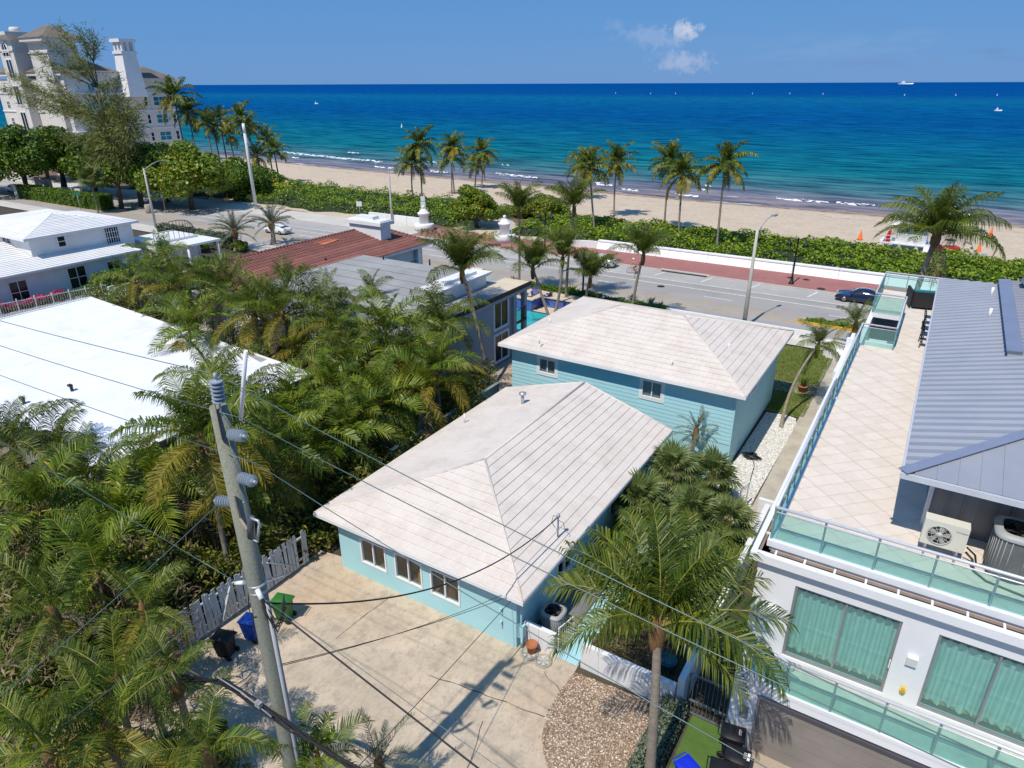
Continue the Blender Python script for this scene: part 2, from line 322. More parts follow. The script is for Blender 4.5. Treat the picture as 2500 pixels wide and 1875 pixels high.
# red brick pavement along the sea wall
m, t, p = newmat('brick_paving'); br = N(t, 'ShaderNodeTexBrick'); geo = N(t, 'ShaderNodeNewGeometry'); L(t, geo.outputs['Position'], br.inputs['Vector'])
br.inputs['Scale'].default_value = 3.0; br.inputs['Color1'].default_value = (.37,.155,.14,1); br.inputs['Color2'].default_value = (.31,.125,.115,1); br.inputs['Mortar'].default_value = (.27,.16,.15,1); br.inputs['Mortar Size'].default_value = .03
cc = mixc(t, .35, br.outputs['Color'], ramp(t, noise(t, .5, 6, .65), [(.3, (.27,.11,.10)), (.7, (.44,.20,.18))])); L(t, cc, p.inputs['Base Color']); p.inputs['Roughness'].default_value = .9; p.inputs['Specular IOR Level'].default_value = .05; M_brick = m
rect('brick_pavement', -66, 60, 77.05, 83.2, .11, M_brick)
rect('far_sidewalk', RX0, -66.01, 77.05, 82.5, .10, M_walk)
rect('access_lane', -76, -66, 14, 58.4, .004, M_park)
M_dirtgrass = mat('planting_bed', (.16,.11,.07), .95, .4, .5, .3, 12, .3, 8)
rect('planting_bed', RX0, 60, 83.2, 101, .03, M_dirtgrass)
def line(name, x0, x1, y, w, m, z=.013): return rect(name, x0, x1, y-w/2, y+w/2, z, m)
line('yellow_line', RX0, RX1, 65.0, .2, M_yellow); line('yellow_line', RX0, RX1, 66.75, .2, M_yellow)
line('edge_line', RX0, RX1, 71.25, .16, M_wpaint); line('edge_line', RX0, RX1, 73.15, .14, M_wpaint)
x = -300
while x < 60: line('lane_dash', x, x+3.0, 68.9, .14, M_wpaint); x += 12.2
for x in (-53, -46.2, -39.4, -33.3, -27.0, -21.5, -16.2, -10.2, -4, 3, 9): sheet('parking_mark', [(x,74.3),(x+.15,74.3),(x+.75,76.7),(x+.6,76.7)], .014, M_wpaint)
# painted chevrons at the far left turn bay
for k in range(4): sheet('chevron_mark', [(-88+k*3.2,65.3),(-87.7+k*3.2,65.3),(-86.5+k*3.2,66.5),(-86.8+k*3.2,66.5)], .014, M_yellow)
# house-side grounds
def P2(*pts): return [tuple(at(x, y)[:2]) for x, y in pts]
drv = [(-21.9,2.5),(-21.9,17.6),(-20.1,17.9),(-8.2,17.9),(-8.17,17.46)] + P2((1365,1690),(1335,1740),(1324,1793),(1327,1840),(1340,1880)) + [(-7.0,12.0),(-6.6,9.5),(-6.4,2.5)]
sheet('driveway', drv, .02, M_drive)
rect('alley', -60, 40, -30, 3.0, .012, M_asph)
# pebble bed with single stones on it
M_peb = mat('pebble_bed', (.27,.19,.125), .9, .45, 1.0, .5, 22, .6, 30)
peb = P2((1365,1690),(1335,1740),(1324,1793),(1327,1840),(1340,1880)) + [(-7.0,12.0),(-6.6,9.5),(-4.4,9.5),(-4.5,17.75),(-8.17,17.46)]
sheet('pebble_ground', peb, .015, M_peb)
def inside(poly, x, y):
    c = False; n = len(poly)
    for i in range(n):
        (x1,y1),(x2,y2) = poly[i], poly[i-1]
        if (y1 > y) != (y2 > y) and x < (x2-x1)*(y-y1)/(y2-y1)+x1: c = not c
    return c
m, t, p = newmat('pebbles'); g = N(t, 'ShaderNodeNewGeometry'); L(t, ramp(t, g.outputs['Random Per Island'], [(0, (.11,.07,.045)), (.45, (.30,.20,.13)), (.8, (.46,.36,.27)), (1, (.70,.64,.56))]), p.inputs['Base Color']); p.inputs['Roughness'].default_value = .8; M_pebble = m
def pebbles(name, poly, n, r0, r1, m, z=.02, label=None, seed=3):
    R = random.Random(seed); xs_ = [q[0] for q in poly]; ys_ = [q[1] for q in poly]; V = []; F = []; k = 0
    while k < n:
        x, y = R.uniform(min(xs_), max(xs_)), R.uniform(min(ys_), max(ys_))
        if not inside(poly, x, y): continue
        r = R.uniform(r0, r1); a = R.uniform(0, 6.28); ca, sa = math.cos(a)*r, math.sin(a)*r; q = R.uniform(.55, .95); b0 = len(V)
        V += [(x+ca,y+sa,z),(x-sa*q,y+ca*q,z),(x-ca,y-sa,z),(x+sa*q,y-ca*q,z),(x,y,z+r*.7)]; F += [(b0,b0+1,b0+4),(b0+1,b0+2,b0+4),(b0+2,b0+3,b0+4),(b0+3,b0,b0+4)]; k += 1
    return tag(link(name, npmesh(name, V, F, m)), label, None, None, 'stuff')
pebbles('pebbles', peb, 17000, .02, .05, M_pebble, label='brown pebbles covering the bed beside the driveway')
# mulch garden behind the white block wall, turquoise walk, pebble strip, paths, lawn
rect('garden_soil', -9.0, -4.35, 17.9, 33, .008, mat('mulch', (.17,.11,.075), .95, .5, 2, .4, 18, .5, 16))
M_turq = mat('turquoise_paint', (.37,.635,.69), .7, .10, .5, .05, 40, .1, 50, dirt=(.30,.52,.56), dirt_amt=.25, dirt_scale=.9)
rect('turquoise_walk', -9.15, -8.25, 17.75, 34.5, .03, M_turq)
rect('side_path', -5.25, -2.6, 29.0, 58.4, .02, M_path); rect('path_apron', -7.5, -5.25, 29.0, 32.3, .02, M_path)
sheet('path_branch', [(-8.6,48.2),(-4.9,48.6),(-4.9,51.4),(-5.5,50.6),(-8.6,50.0)], .024, M_path)
M_lawn = mat('lawn', (.17,.21,.05), .95, .5, .5, .4, 12, .5, 20, dirt=(.30,.235,.10), dirt_amt=.75, dirt_scale=.7)
rect('lawn', -22, -4.9, 47, 58.3, .012, M_lawn)
rect('side_lawn', -7.6, -4.9, 44.5, 47, .011, M_lawn)
strip = [(-7.4,32.2),(-5.35,32.2),(-5.2,43.3),(-5.4,44.2),(-6.0,44.4),(-7.3,44.2)]
M_chip = mat('white_chip_bed', (.55,.53,.48), .9, .3, 4, .4, 30, .4, 40)
sheet('pebble_strip', strip, .018, M_chip)
m, t, p = newmat('white_chips'); g = N(t, 'ShaderNodeNewGeometry'); L(t, ramp(t, g.outputs['Random Per Island'], [(0, (.22,.19,.16)), (.35, (.62,.60,.55)), (1, (.80,.79,.76))]), p.inputs['Base Color']); p.inputs['Roughness'].default_value = .85; M_chips = m
pebbles('white_stone_chips', strip, 7500, .025, .05, M_chips, label='white stone chips in the strip along the turquoise wall')
rect('pebble_side_yard', -10.6, -9.2, 18.2, 32, .012, mat('grey_gravel', (.20,.20,.20), .95, .4, 3, .5, 30, .6, 35))
M_turf = mat('artificial_turf', (.085,.16,.03), .95, .3, 1.5, .35, 40, .4, 60)
rect('turf_strip', -3.75, -2.45, 9.0, 18.0, .014, M_turf)
M_tan = mat('tan_driveway', (.42,.34,.26), .85, .2, .8, .2, 30, .15, 40)
rect('tan_driveway', -2.3, 14, 9.0, 17.9, .016, M_tan)
# cracks in the driveway: thin dark joints
M_crack = mat('crack', (.13,.10,.075), .95, .4, 3)
def crack(pts, w=.03):
    b = MB(); q = [at(x, y, .026) for x, y in pts]; R = random.Random(int(pts[0][0])); pp = []
    for i in range(len(q)-1):
        n = max(2, int((q[i+1]-q[i]).length/.35))
        for k in range(n): pp.append(q[i].lerp(q[i+1], k/n)+Vector((R.uniform(-.05,.05), R.uniform(-.05,.05), 0)))
    pp.append(q[-1])
    for a, c in zip(pp, pp[1:]):
        r = (c-a).cross(Vector((0,0,1))).normalized()*w*R.uniform(.3,.8); b.poly([a-r, c-r, c+r, a+r])
    tag(b.build('pavement_crack', M_crack), kind='structure')
crack([(960,1450),(880,1510),(820,1560)]); crack([(1050,1650),(1170,1690),(1330,1750)]); crack([(1325,1640),(1370,1690)]); crack([(1180,1760),(1140,1875)])
# ================================================================== BUILDING HELPERS
M_red_ = None
def slope(parent, A, B, C, D, n, m, h=.05, name='tile_course', over=.05):
    """one roof slope (eave A-B, top D-C) laid in n lapped courses, each course an object"""
    A, B, C, D = map(Vector, (A, B, C, D)); nn = (B-A).cross(D-A).normalized()
    if nn.z < 0: nn = -nn
    R = random.Random(int(A.x*37+B.y*11+n))
    for k in range(n):
        t0, t1 = k/n, min(1, (k+1)/n+over/n*1.5)
        hh = h*R.uniform(.85, 1.15)
        a, b_, c, d = A.lerp(D, t0), B.lerp(C, t0), B.lerp(C, t1), A.lerp(D, t1)
        e = .012
        w = MB(); w.hexa([a, b_, c, d, a+nn*hh, b_+nn*hh, c+nn*e, d+nn*e]); w.build(name, m, parent)
def cap(parent, a, b, m, r=.09, name='hip_cap', lift=.03):
    a, b = Vector(a), Vector(b); n = max(2, int((b-a).length/.42)); w = MB(); u = Vector((0,0,lift))
    if m is not M_red_: w.tube([a+u*.6, b+u*.6], r*.62, 8, True); return w.build(name, m, parent)
    for k in range(n):
        p, q = a.lerp(b, k/n), a.lerp(b, (k+1.12)/n); w.tube([p+u+Vector((0,0,.03)), q+u], [r*1.05, r*.85], 6, True)
    return w.build(name, m, parent)
def wallgrid(parent, name, axis, c, out, a0, a1, z0, z1, ops, m, th=.2):
    """wall with real openings. axis 'x': runs along X at y=c, outside towards out*Y"""
    w = MB(); xs = sorted({a0, a1, *[q for o in ops for q in o[:2]]})
    for l, r in zip(xs, xs[1:]):
        mid = (l+r)/2; cuts = sorted((o[2], o[3]) for o in ops if o[0] < mid < o[1]); z = z0; segs = []
        for lo, hi in cuts: segs.append((z, lo)); z = hi
        segs.append((z, z1))
        for lo, hi in segs:
            if hi-lo < 1e-4: continue
            i = c-out*th; p, q = min(c, i), max(c, i)
            if axis == 'x': w.box(l, r, p, q, lo, hi)
            else: w.box(p, q, l, r, lo, hi)
    return w.build(name, m, parent)
def abox(w, axis, c, out, a0, a1, z0, z1, d0, d1):
    """box whose depth runs from d0 to d1 metres outside plane c"""
    p, q = sorted((c+out*d0, c+out*d1))
    return w.box(a0, a1, p, q, z0, z1) if axis == 'x' else w.box(p, q, a0, a1, z0, z1)
def window(parent, axis, c, out, a0, a1, z0, z1, cols=2, rows=1, fw=.06, fm=None, gm=None, proud=.04, trim=0, depth=.0, name='window', blind=None, sill=False):
    fm = fm or M_wtrim; gm = gm or G_win; w = MB()
    d0, d1 = depth-.06, depth+proud
    abox(w, axis, c, out, a0, a1, z0, z0+fw, d0, d1); abox(w, axis, c, out, a0, a1, z1-fw, z1, d0, d1)
    abox(w, axis, c, out, a0, a0+fw, z0+fw, z1-fw, d0, d1); abox(w, axis, c, out, a1-fw, a1, z0+fw, z1-fw, d0, d1)
    for k in range(1, cols):
        x = a0+(a1-a0)*k/cols; abox(w, axis, c, out, x-fw*.4, x+fw*.4, z0+fw, z1-fw, d0, d1-.012)
    for k in range(1, rows):
        z = z0+(z1-z0)*k/rows; abox(w, axis, c, out, a0+fw, a1-fw, z-fw*.35, z+fw*.35, d0, d1-.018)
    if trim:
        abox(w, axis, c, out, a0-trim, a0, z0-trim, z1+trim, 0, .045); abox(w, axis, c, out, a1, a1+trim, z0-trim, z1+trim, 0, .045)
        abox(w, axis, c, out, a0, a1, z1, z1+trim, 0, .045); abox(w, axis, c, out, a0, a1, z0-trim, z0, 0, .05)
    f = w.build(name, fm, parent)
    for k in range(cols):
        g = MB(); l, r = a0+(a1-a0)*k/cols+fw*.4, a0+(a1-a0)*(k+1)/cols-fw*.4; abox(g, axis, c, out, l, r, z0+fw*.6, z1-fw*.6, depth-.03, depth-.015); g.build('pane', gm, f)
    if blind:
        g = MB(); abox(g, axis, c, out, a0+fw, a1-fw, z0+fw, z1-fw, depth-.10, depth-.09); g.build('blind', blind, f)
    return f
G_win = glassmat('window_glass', (.78,.82,.82), .2)
G_teal = glassmat('green_glass', (.78,.945,.92), .12, .14, (.34,.56,.53))
M_dark = mat('dark_interior', (.035,.033,.03), .9, .3, 2)
M_room = mat('room_interior', (.30,.22,.155), .9, .4, 1.2)
def tilemat(name, col, dirt, amt):
    m, t, p = newmat(name); geo = N(t, 'ShaderNodeNewGeometry'); s = N(t, 'ShaderNodeSeparateXYZ'); L(t, geo.outputs['Position'], s.inputs[0]); nr = N(t, 'ShaderNodeSeparateXYZ'); L(t, geo.outputs['True Normal'], nr.inputs[0])
    sel = math_(t, 'GREATER_THAN', math_(t, 'ABSOLUTE', nr.outputs['X']), math_(t, 'ABSOLUTE', nr.outputs['Y']))
    al = N(t, 'ShaderNodeMix', data_type='FLOAT'); L(t, sel, al.inputs['Factor']); L(t, s.outputs['X'], al.inputs['A']); L(t, s.outputs['Y'], al.inputs['B'])
    fr = math_(t, 'FRACT', math_(t, 'MULTIPLY', al.outputs['Result'], 3.0)); jt = math_(t, 'LESS_THAN', fr, .07)
    lo = tuple(q*.9 for q in col)
    c = ramp(t, noise(t, .5, 6, .65), [(.3, lo), (.7, col)])
    c = mixc(t, mulf(t, ramp(t, noise(t, .9, 9, .72), [(.46, (0,)*3), (.72, (1,)*3)]), amt), c, dirt)
    c = mixc(t, mulf(t, ramp(t, noise(t, 9, 5, .8), [(.5, (0,)*3), (.75, (1,)*3)]), amt*.6), c, dirt)
    c = mixc(t, mulf(t, jt, .10), c, tuple(q*.55 for q in dirt))
    L(t, c, p.inputs['Base Color']); p.inputs['Roughness'].default_value = .7; p.inputs['Specular IOR Level'].default_value = .25
    bump(t, p, math_(t, 'ADD', noise(t, 14, 4, .6), math_(t, 'MULTIPLY', jt, -1.0)), .18, .012); return m
M_tile = tilemat('white_roof_tile', (.69,.62,.56), (.42,.33,.26), .42)
M_tile2 = tilemat('clean_white_roof_tile', (.76,.755,.75), (.64,.56,.46), .25)
M_turqw = mat('turquoise_stucco', (.37,.635,.69), .75, .08, .4, .05, 60, .15, 80, dirt=(.32,.56,.60), dirt_amt=.3, dirt_scale=.7)
def hip(parent, x0, x1, y0, y1, z, zr, ra, rb, axis, n, m, gable_hi=False, gable_lo=False, h=.05, capm=None, deck=True):
    """roof over an eave rectangle; ridge from ra to rb along axis"""
    if axis == 'y': c = (x0+x1)/2; Ra, Rb = (c, ra, zr), (c, rb, zr)
    else: c = (y0+y1)/2; Ra, Rb = (ra, c, zr), (rb, c, zr)
    a, b, cc, d = (x0,y0,z), (x1,y0,z), (x1,y1,z), (x0,y1,z)
    if axis == 'y':
        S = [(b, cc, Rb, Ra), (d, a, Ra, Rb)]
        if not gable_lo: S.append((a, b, Ra, Ra))
        if not gable_hi: S.append((cc, d, Rb, Rb))
        hips = [(a, Ra), (b, Ra), (cc, Rb), (d, Rb)]
    else:
        S = [(a, b, Rb, Ra), (cc, d, Ra, Rb), (b, cc, Rb, Rb), (d, a, Ra, Ra)]; hips = [(a, Ra), (d, Ra), (b, Rb), (cc, Rb)]
    dk = MB()
    dn = Vector((0,0,-.035))
    for A_, B_, C_, D_ in S:
        pts = [Vector(A_)+dn, Vector(B_)+dn, Vector(C_)+dn] + ([Vector(D_)+dn] if D_ != C_ else []); dk.poly(pts)
    roof = dk.build('roof', capm or m, parent)
    for s in S: slope(roof, *s, n, m, h)
    cap(roof, Ra, Rb, capm or m, .1, 'ridge_cap')
    for q in hips: cap(roof, *q, capm or m)
    return roof
def fascia(parent, x0, x1, y0, y1, z, m, h=.17, sides='nsew', t=.035, name='fascia'):
    w = MB()
    if 's' in sides: w.box(x0, x1, y0-t, y0+.0, z-h, z+.015)
    if 'n' in sides: w.box(x0, x1, y1, y1+t, z-h, z+.015)
    if 'w' in sides: w.box(x0-t, x0, y0-t, y1+t, z-h, z+.015)
    if 'e' in sides: w.box(x1, x1+t, y0-t, y1+t, z-h, z+.015)
    return w.build(name, m, parent)
def soffit(parent, x0, x1, y0, y1, z, m):
    w = MB(); w.box(x0, x1, y0, y1, z-.03, z-.01); return w.build('soffit', m, parent)
def vent(parent, p, h=.35, r=.05, m=None, cowl=False, name='vent_pipe'):
    w = MB(); p = Vector(p); w.tube([p-Vector((0,0,.15)), p+Vector((0,0,h))], r, 8)
    if cowl: w.lathe([(r*1.2,.0),(r*2.2,.05),(r*2.4,.14),(r*1.2,.2),(.01,.22)], p+Vector((0,0,h-.05)), 10)
    return w.build(name, m or M_wtrim, parent)
# ================================================================== TURQUOISE BUNGALOW
H1 = thing('bungalow', 'single-storey turquoise bungalow with stained white tile roof beside the driveway', 'house', (0,0,0))
x0, x1, y0, y1, ze, zr = -20.8, -10.02, 16.67, 32.47, 3.12, 4.73
ops = [(-18.82,-17.33,.84,2.2), (-16.84,-15.33,.84,2.2), (-14.9,-13.37,.84,2.2)]
wallgrid(H1, 'front_wall', 'x', 17.32, -1, -20.15, -10.67, 0, 2.97, ops, M_turqw)
wallgrid(H1, 'right_wall', 'y', -10.67, 1, 17.52, 32.1, 0, 2.97, [(20.6,22.0,.9,2.1),(26,27.6,.9,2.1)], M_turqw)
wallgrid(H1, 'left_wall', 'y', -20.15, -1, 17.52, 32.1, 0, 2.97, [], M_turqw)
w = MB(); w.box(-19.95, -10.87, 31.9, 32.1, 0, 2.97); w.poly([(-20.6,32.1,3.0),(-10.2,32.1,3.0),(-15.41,32.1,4.6)]); w.build('rear_wall', M_turqw, H1)
for o in ops: window(H1, 'x', 17.32, -1, *o, 2, 1, .075, depth=-.03, proud=.07)
for o in [(20.6,22.0,.9,2.1),(26,27.6,.9,2.1)]: window(H1, 'y', -10.67, 1, *o, 2, 1, .06, depth=-.05, proud=.07)
w = MB(); w.box(-19.9, -10.9, 17.6, 31.8, .05, .08); w.box(-19.9, -10.9, 20.9, 21.0, .08, 2.9); w.box(-19.9,-19.8,17.6,20.9,.08,2.9); w.box(-11,-10.9,17.6,20.9,.08,2.9); w.box(-17.12,-17.08,17.6,20.9,.08,2.9); w.build('interior', M_room, H1)
w = MB(); w.box(-19.9, -10.9, 17.6, 31.8, 2.9, 2.93); w.build('ceiling', M_white, H1)
# things that stand behind the panes
M_wood = mat('cabinet_wood', (.30,.15,.06), .5, .3, 2); M_yel = mat('yellow_plastic', (.75,.45,.03), .5, .15)
w = MB(); w.box(-16.7,-15.9,18.4,18.9,.08,1.75); tag(w.build('cabinet', M_wood), 'brown wooden cabinet seen through the middle window of the bungalow', 'cabinet')
w = MB(); w.lathe([(.22,0),(.3,.06),(.26,.16),(.05,.22)], (-15.72,17.95,1.05), 12); w.box(-15.95,-15.5,17.75,18.2,.08,1.04); tag(w.build('yellow_lamp', M_yel), 'yellow domed lamp on a stand inside the middle bungalow window', 'lamp')
w = MB(); w.box(-14.8,-14.3,18.0,18.05,1.3,1.9); tag(w.build('wall_poster', M_wtrim), 'pale poster leaning inside the right bungalow window', 'poster')
w = MB(); w.box(-14.85,-14.1,17.95,18.6,.08,.95); tag(w.build('side_desk', M_wood), 'wooden desk behind the right bungalow window', 'desk')
fascia(H1, x0, x1, y0, y1, ze, M_wtrim, .16, 'swe'); soffit(H1, x0, x1, y0, 17.32, 3.0, M_wtrim)
w = MB(); w.box(x0, -20.15, 17.32, y1, 2.97, 2.99); w.box(-10.67, x1, 17.32, y1, 2.97, 2.99); w.build('soffit', M_wtrim, H1)
w = MB()
for sx in (x0, x1): w.bar((sx, y1+.03, ze-.06), (-15.41, y1+.03, zr-.05), .05, .16)
w.build('rake_board', M_wtrim, H1)
R1 = hip(H1, x0, x1, y0, y1, ze, zr, 22.24, y1, 'y', 13, M_tile, gable_hi=True)
q = at(1276, 975, 4.35); vent(H1, (q.x, q.y, 4.2), .45, .09, mat('galvanised', (.55,.56,.57), .4, .2, 3, metal=.6), True, 'roof_cowl')
q = at(1134, 1022, 3.7); vent(H1, (q.x, q.y, 3.6), .4, .045)
# conduit box, downpipe, floodlight at the corner
w = MB(); w.box(-10.66,-10.42,17.36,17.6,.55,1.15); w.tube([(-10.55,17.45,.1),(-10.55,17.45,3.0)], .035, 8); w.tube([(-10.5,17.42,.1),(-10.5,17.42,.6)], .05, 8); w.build('meter_box', M_turqw, H1)
w = MB(); w.cbox((-11.6,17.22,2.62), (.16,.16,.12)); w.cbox((-11.75,17.2,2.6), (.1,.14,.1)); w.build('flood_light', M_wtrim, H1)
for z in (1.1, 1.75): w = MB(); w.lathe([(.05,0),(.05,.12)], (-11.35,17.2,z), 8, axis='Y'); w.tube([(-11.35,17.18,z),(-11.35,17.12,z-.1)], .025, 6); w.build('wall_tap', M_turqw, H1)
# ================================================================== TWO-STOREY TURQUOISE HOUSE
H2 = thing('clapboard_house', 'two-storey turquoise clapboard house with white hipped tile roof', 'house')
x0, x1, y0, y1, ze, zr = -22.69, -6.88, 34.6, 46.97, 5.035, 6.9
ops2 = [(-20.02,-18.77,3.38,4.42), (-12.98,-11.7,3.38,4.5)]
wallgrid(H2, 'front_wall', 'x', 35.26, -1, -22.07, -7.5, 0, 4.9, ops2, M_turqw)
wallgrid(H2, 'right_wall', 'y', -7.5, 1, 35.46, 46.35, 0, 4.9, [(39,40.4,3.3,4.4)], M_turqw)
wallgrid(H2, 'left_wall', 'y', -22.07, -1, 35.46, 46.35, 0, 4.9, [], M_turqw)
wallgrid(H2, 'rear_wall', 'x', 46.35, 1, -21.87, -7.7, 0, 4.9, [], M_turqw)
# lapped boards on the front, each one a board
zb = 1.62; nb = 13; hb = (4.86-zb)/nb
for k in range(nb):
    z = zb+k*hb
    cuts = [-22.05]+[q for o in ops2 if o[2]-.15 < z+hb and o[3]+.15 > z for q in (o[0]-.15, o[1]+.15)]+[-7.52]
    for l, r in zip(cuts[::2], cuts[1::2]):
        w = MB(); w.hexa([(l,35.225,z),(r,35.225,z),(r,35.255,z),(l,35.255,z),(l,35.245,z+hb+.01),(r,35.245,z+hb+.01),(r,35.255,z+hb+.01),(l,35.255,z+hb+.01)]); w.build('siding_board', M_turqw, H2)
w = MB(); w.box(-7.52,-7.44,35.2,35.28,0,4.88); w.build('corner_board', M_turqw, H2)
M_blind = mat('grey_blind', (.42,.43,.42), .8, .15, 3)
for o in ops2: window(H2, 'x', 35.26, -1, *o, 2, 1, .08, depth=0, proud=.06, trim=.15, blind=M_blind)
window(H2, 'y', -7.5, 1, 39, 40.4, 3.3, 4.4, 2, 1, .05, depth=0, proud=.05, trim=.08)
w = MB(); w.box(-21.8,-7.8,35.6,46,2.9,2.95); w.box(-21.8,-7.8,38.5,38.6,2.95,4.8); w.build('interior', M_dark, H2)
fascia(H2, x0, x1, y0, y1, ze, M_wtrim, .17)
w = MB(); w.box(x0, x1, y0, 35.26, 4.9, 4.92); w.box(x0, x1, 46.35, y1, 4.9, 4.92); w.box(x0,-22.07,35.26,46.35,4.9,4.92); w.box(-7.5,x1,35.26,46.35,4.9,4.92); w.build('soffit', M_wtrim, H2)
hip(H2, x0, x1, y0, y1, ze, zr, -16.96, -12.61, 'x', 14, M_tile)
for px_, py_, z in ((1317,830,5.7),(1640,886,5.6),(1780,848,5.8),(1342,784,5.75)): q = at(px_, py_, z); vent(H2, (q.x, q.y, z-.1), .35, .045)
w = MB(); w.box(-7.48,-7.2,35.2,35.5,4.62,4.86); w.build('eave_bracket', M_wtrim, H2)
# ================================================================== WHITE FLAT-ROOFED HOUSE
H3 = thing('flat_roofed_house', 'low house with a wide bright white flat roof at the left', 'house')
M_membrane = mat('white_roof_membrane', (.80,.81,.84), .6, .05, .6, .06, 12, .15, 4, dirt=(.60,.62,.67), dirt_amt=.45, dirt_scale=.7, stretch=(1,.5,1))
pl = [(-32.0,13.4),(-32.05,27.07),(-61.6,29.0),(-61.7,12.4)]
w = MB(); w.prism(pl, 3.3, 3.5); w.build('roof', M_membrane, H3)
w = MB(); w.prism([(-32.7,14.1),(-32.7,26.4),(-61,28.3),(-61,13.1)], 0, 3.28); w.build('wall', mat('olive_stucco', (.33,.32,.25), .8, .15), H3)
M_fas = mat('grey_fascia', (.22,.24,.23), .6, .15)
w = MB()
for i in range(4): a, b_ = pl[i], pl[(i+1)%4]; w.bar((a[0],a[1],3.38), (b_[0],b_[1],3.38), .06, .26)
w.build('fascia', M_fas, H3)
w = MB()
for i in range(4): a, b_ = pl[i], pl[(i+1)%4]; w.bar((a[0],a[1],3.54), (b_[0],b_[1],3.54), .16, .07)
w.build('roof_edge', M_membrane, H3)
M_black = mat('black_plastic', (.015,.015,.017), .5, .3, 3)
for px_, py_ in ((176,953),(59,984)): q = at(px_, py_, 3.55); w = MB(); w.tube([(q.x,q.y,3.45),(q.x,q.y,3.85)], .09, 10); w.cbox((q.x-.1,q.y,3.85), (.3,.2,.12)); w.build('vent_pipe', M_black, H3)
q = at(620, 865, 3.51); w = MB(); w.poly([(q.x-1.2,q.y-.1,3.506),(q.x+1.6,q.y-.75,3.506),(q.x+1.5,q.y-.1,3.506),(q.x-.5,q.y+.35,3.506)]); w.build('roof_patch', mat('bare_grey_patch', (.33,.34,.36), .8, .25, 3), H3)
# ================================================================== WHITE TWO-STOREY HOUSE, far left
H4 = thing('white_house', 'white two-storey house with hipped white tile roofs at the left edge', 'house')
w = MB(); w.box(-100,-78.6,14,44,0,2.9); w.build('lower_wall', M_white, H4)
w = MB(); w.box(-100,-80.95,33.5,44.7,2.9,5.62); w.build('upper_wall', M_white, H4)
hip(H4, -93.5, -80.3, 32.83, 45.3, 5.8, 7.05, -87.6, -86.4, 'x', 14, M_tile2, h=.07)
fascia(H4, -93.5, -80.3, 32.83, 45.3, 5.8, M_wtrim, .2)
# lower roof: wide skirts round the upper storey
S4 = MB(); S4.box(-100,-78.1,13,43.6,2.9,2.96); rf4 = S4.build('skirt_roof', M_wtrim, H4)
slope(rf4, (-78.0,12.0,3.0), (-78.0,43.0,3.0), (-80.95,43.0,3.75), (-80.95,15.0,3.75), 8, M_tile2, .06)
slope(rf4, (-95,33.45,4.2), (-84.1,26,4.2), (-80.95,33.45,3.75), (-95,33.45,3.75), 3, M_tile2, .04)
slope(rf4, (-80.95,24,3.75), (-80.95,33.45,3.75), (-86,33.45,4.9), (-86,26,4.9), 10, M_tile2, .06)
fascia(H4, -101, -78.0, 12.0, 43.0, 3.0, M_wtrim, .18, 'ens')
G_dark = mat('dark_pane', (.018,.02,.024), .12, .4, .6, 0, spec=.5)
def w4(axis, c, out, a0, a1, z0, z1, cols, rows): window(H4, axis, c, out, a0, a1, z0, z1, cols, rows, .09, gm=G_dark, proud=.05, depth=.05)
for (zx, zy0, zx1, zy1, cols, rows) in ((890,1430,1215,1640,2,2),): pass
def wpx(c, x, y): q = atX(x, y, c); return q.y, q.z
def win_on_X(parent, c, pts, cols, rows, **k):
    q = [wpx(c, *p) for p in pts]; return window(parent, 'y', c, 1, min(a[0] for a in q), max(a[0] for a in q), min(a[1] for a in q), max(a[1] for a in q), cols, rows, **k)
kw = dict(fw=.09, gm=G_dark, proud=.05, depth=.05)
win_on_X(H4, -78.6, [(160,655),(219,697)], 2, 2, **kw); win_on_X(H4, -78.6, [(16,690),(79,735)], 2, 2, **kw); win_on_X(H4, -78.6, [(258,639),(300,675)], 2, 2, **kw)
win_on_X(H4, -80.95, [(135,577),(164,601)], 1, 2, **kw); win_on_X(H4, -80.95, [(251,555),(298,603)], 6, 4, fw=.07, gm=G_dark, proud=.05, depth=.05)
q0 = atY(6, 578, 33.5); q1 = atY(34, 607, 33.5); window(H4, 'x', 33.5, -1, q0.x, q1.x, q1.z-.1, q0.z+.1, 2, 2, .08, gm=G_dark, proud=.05, depth=.05)
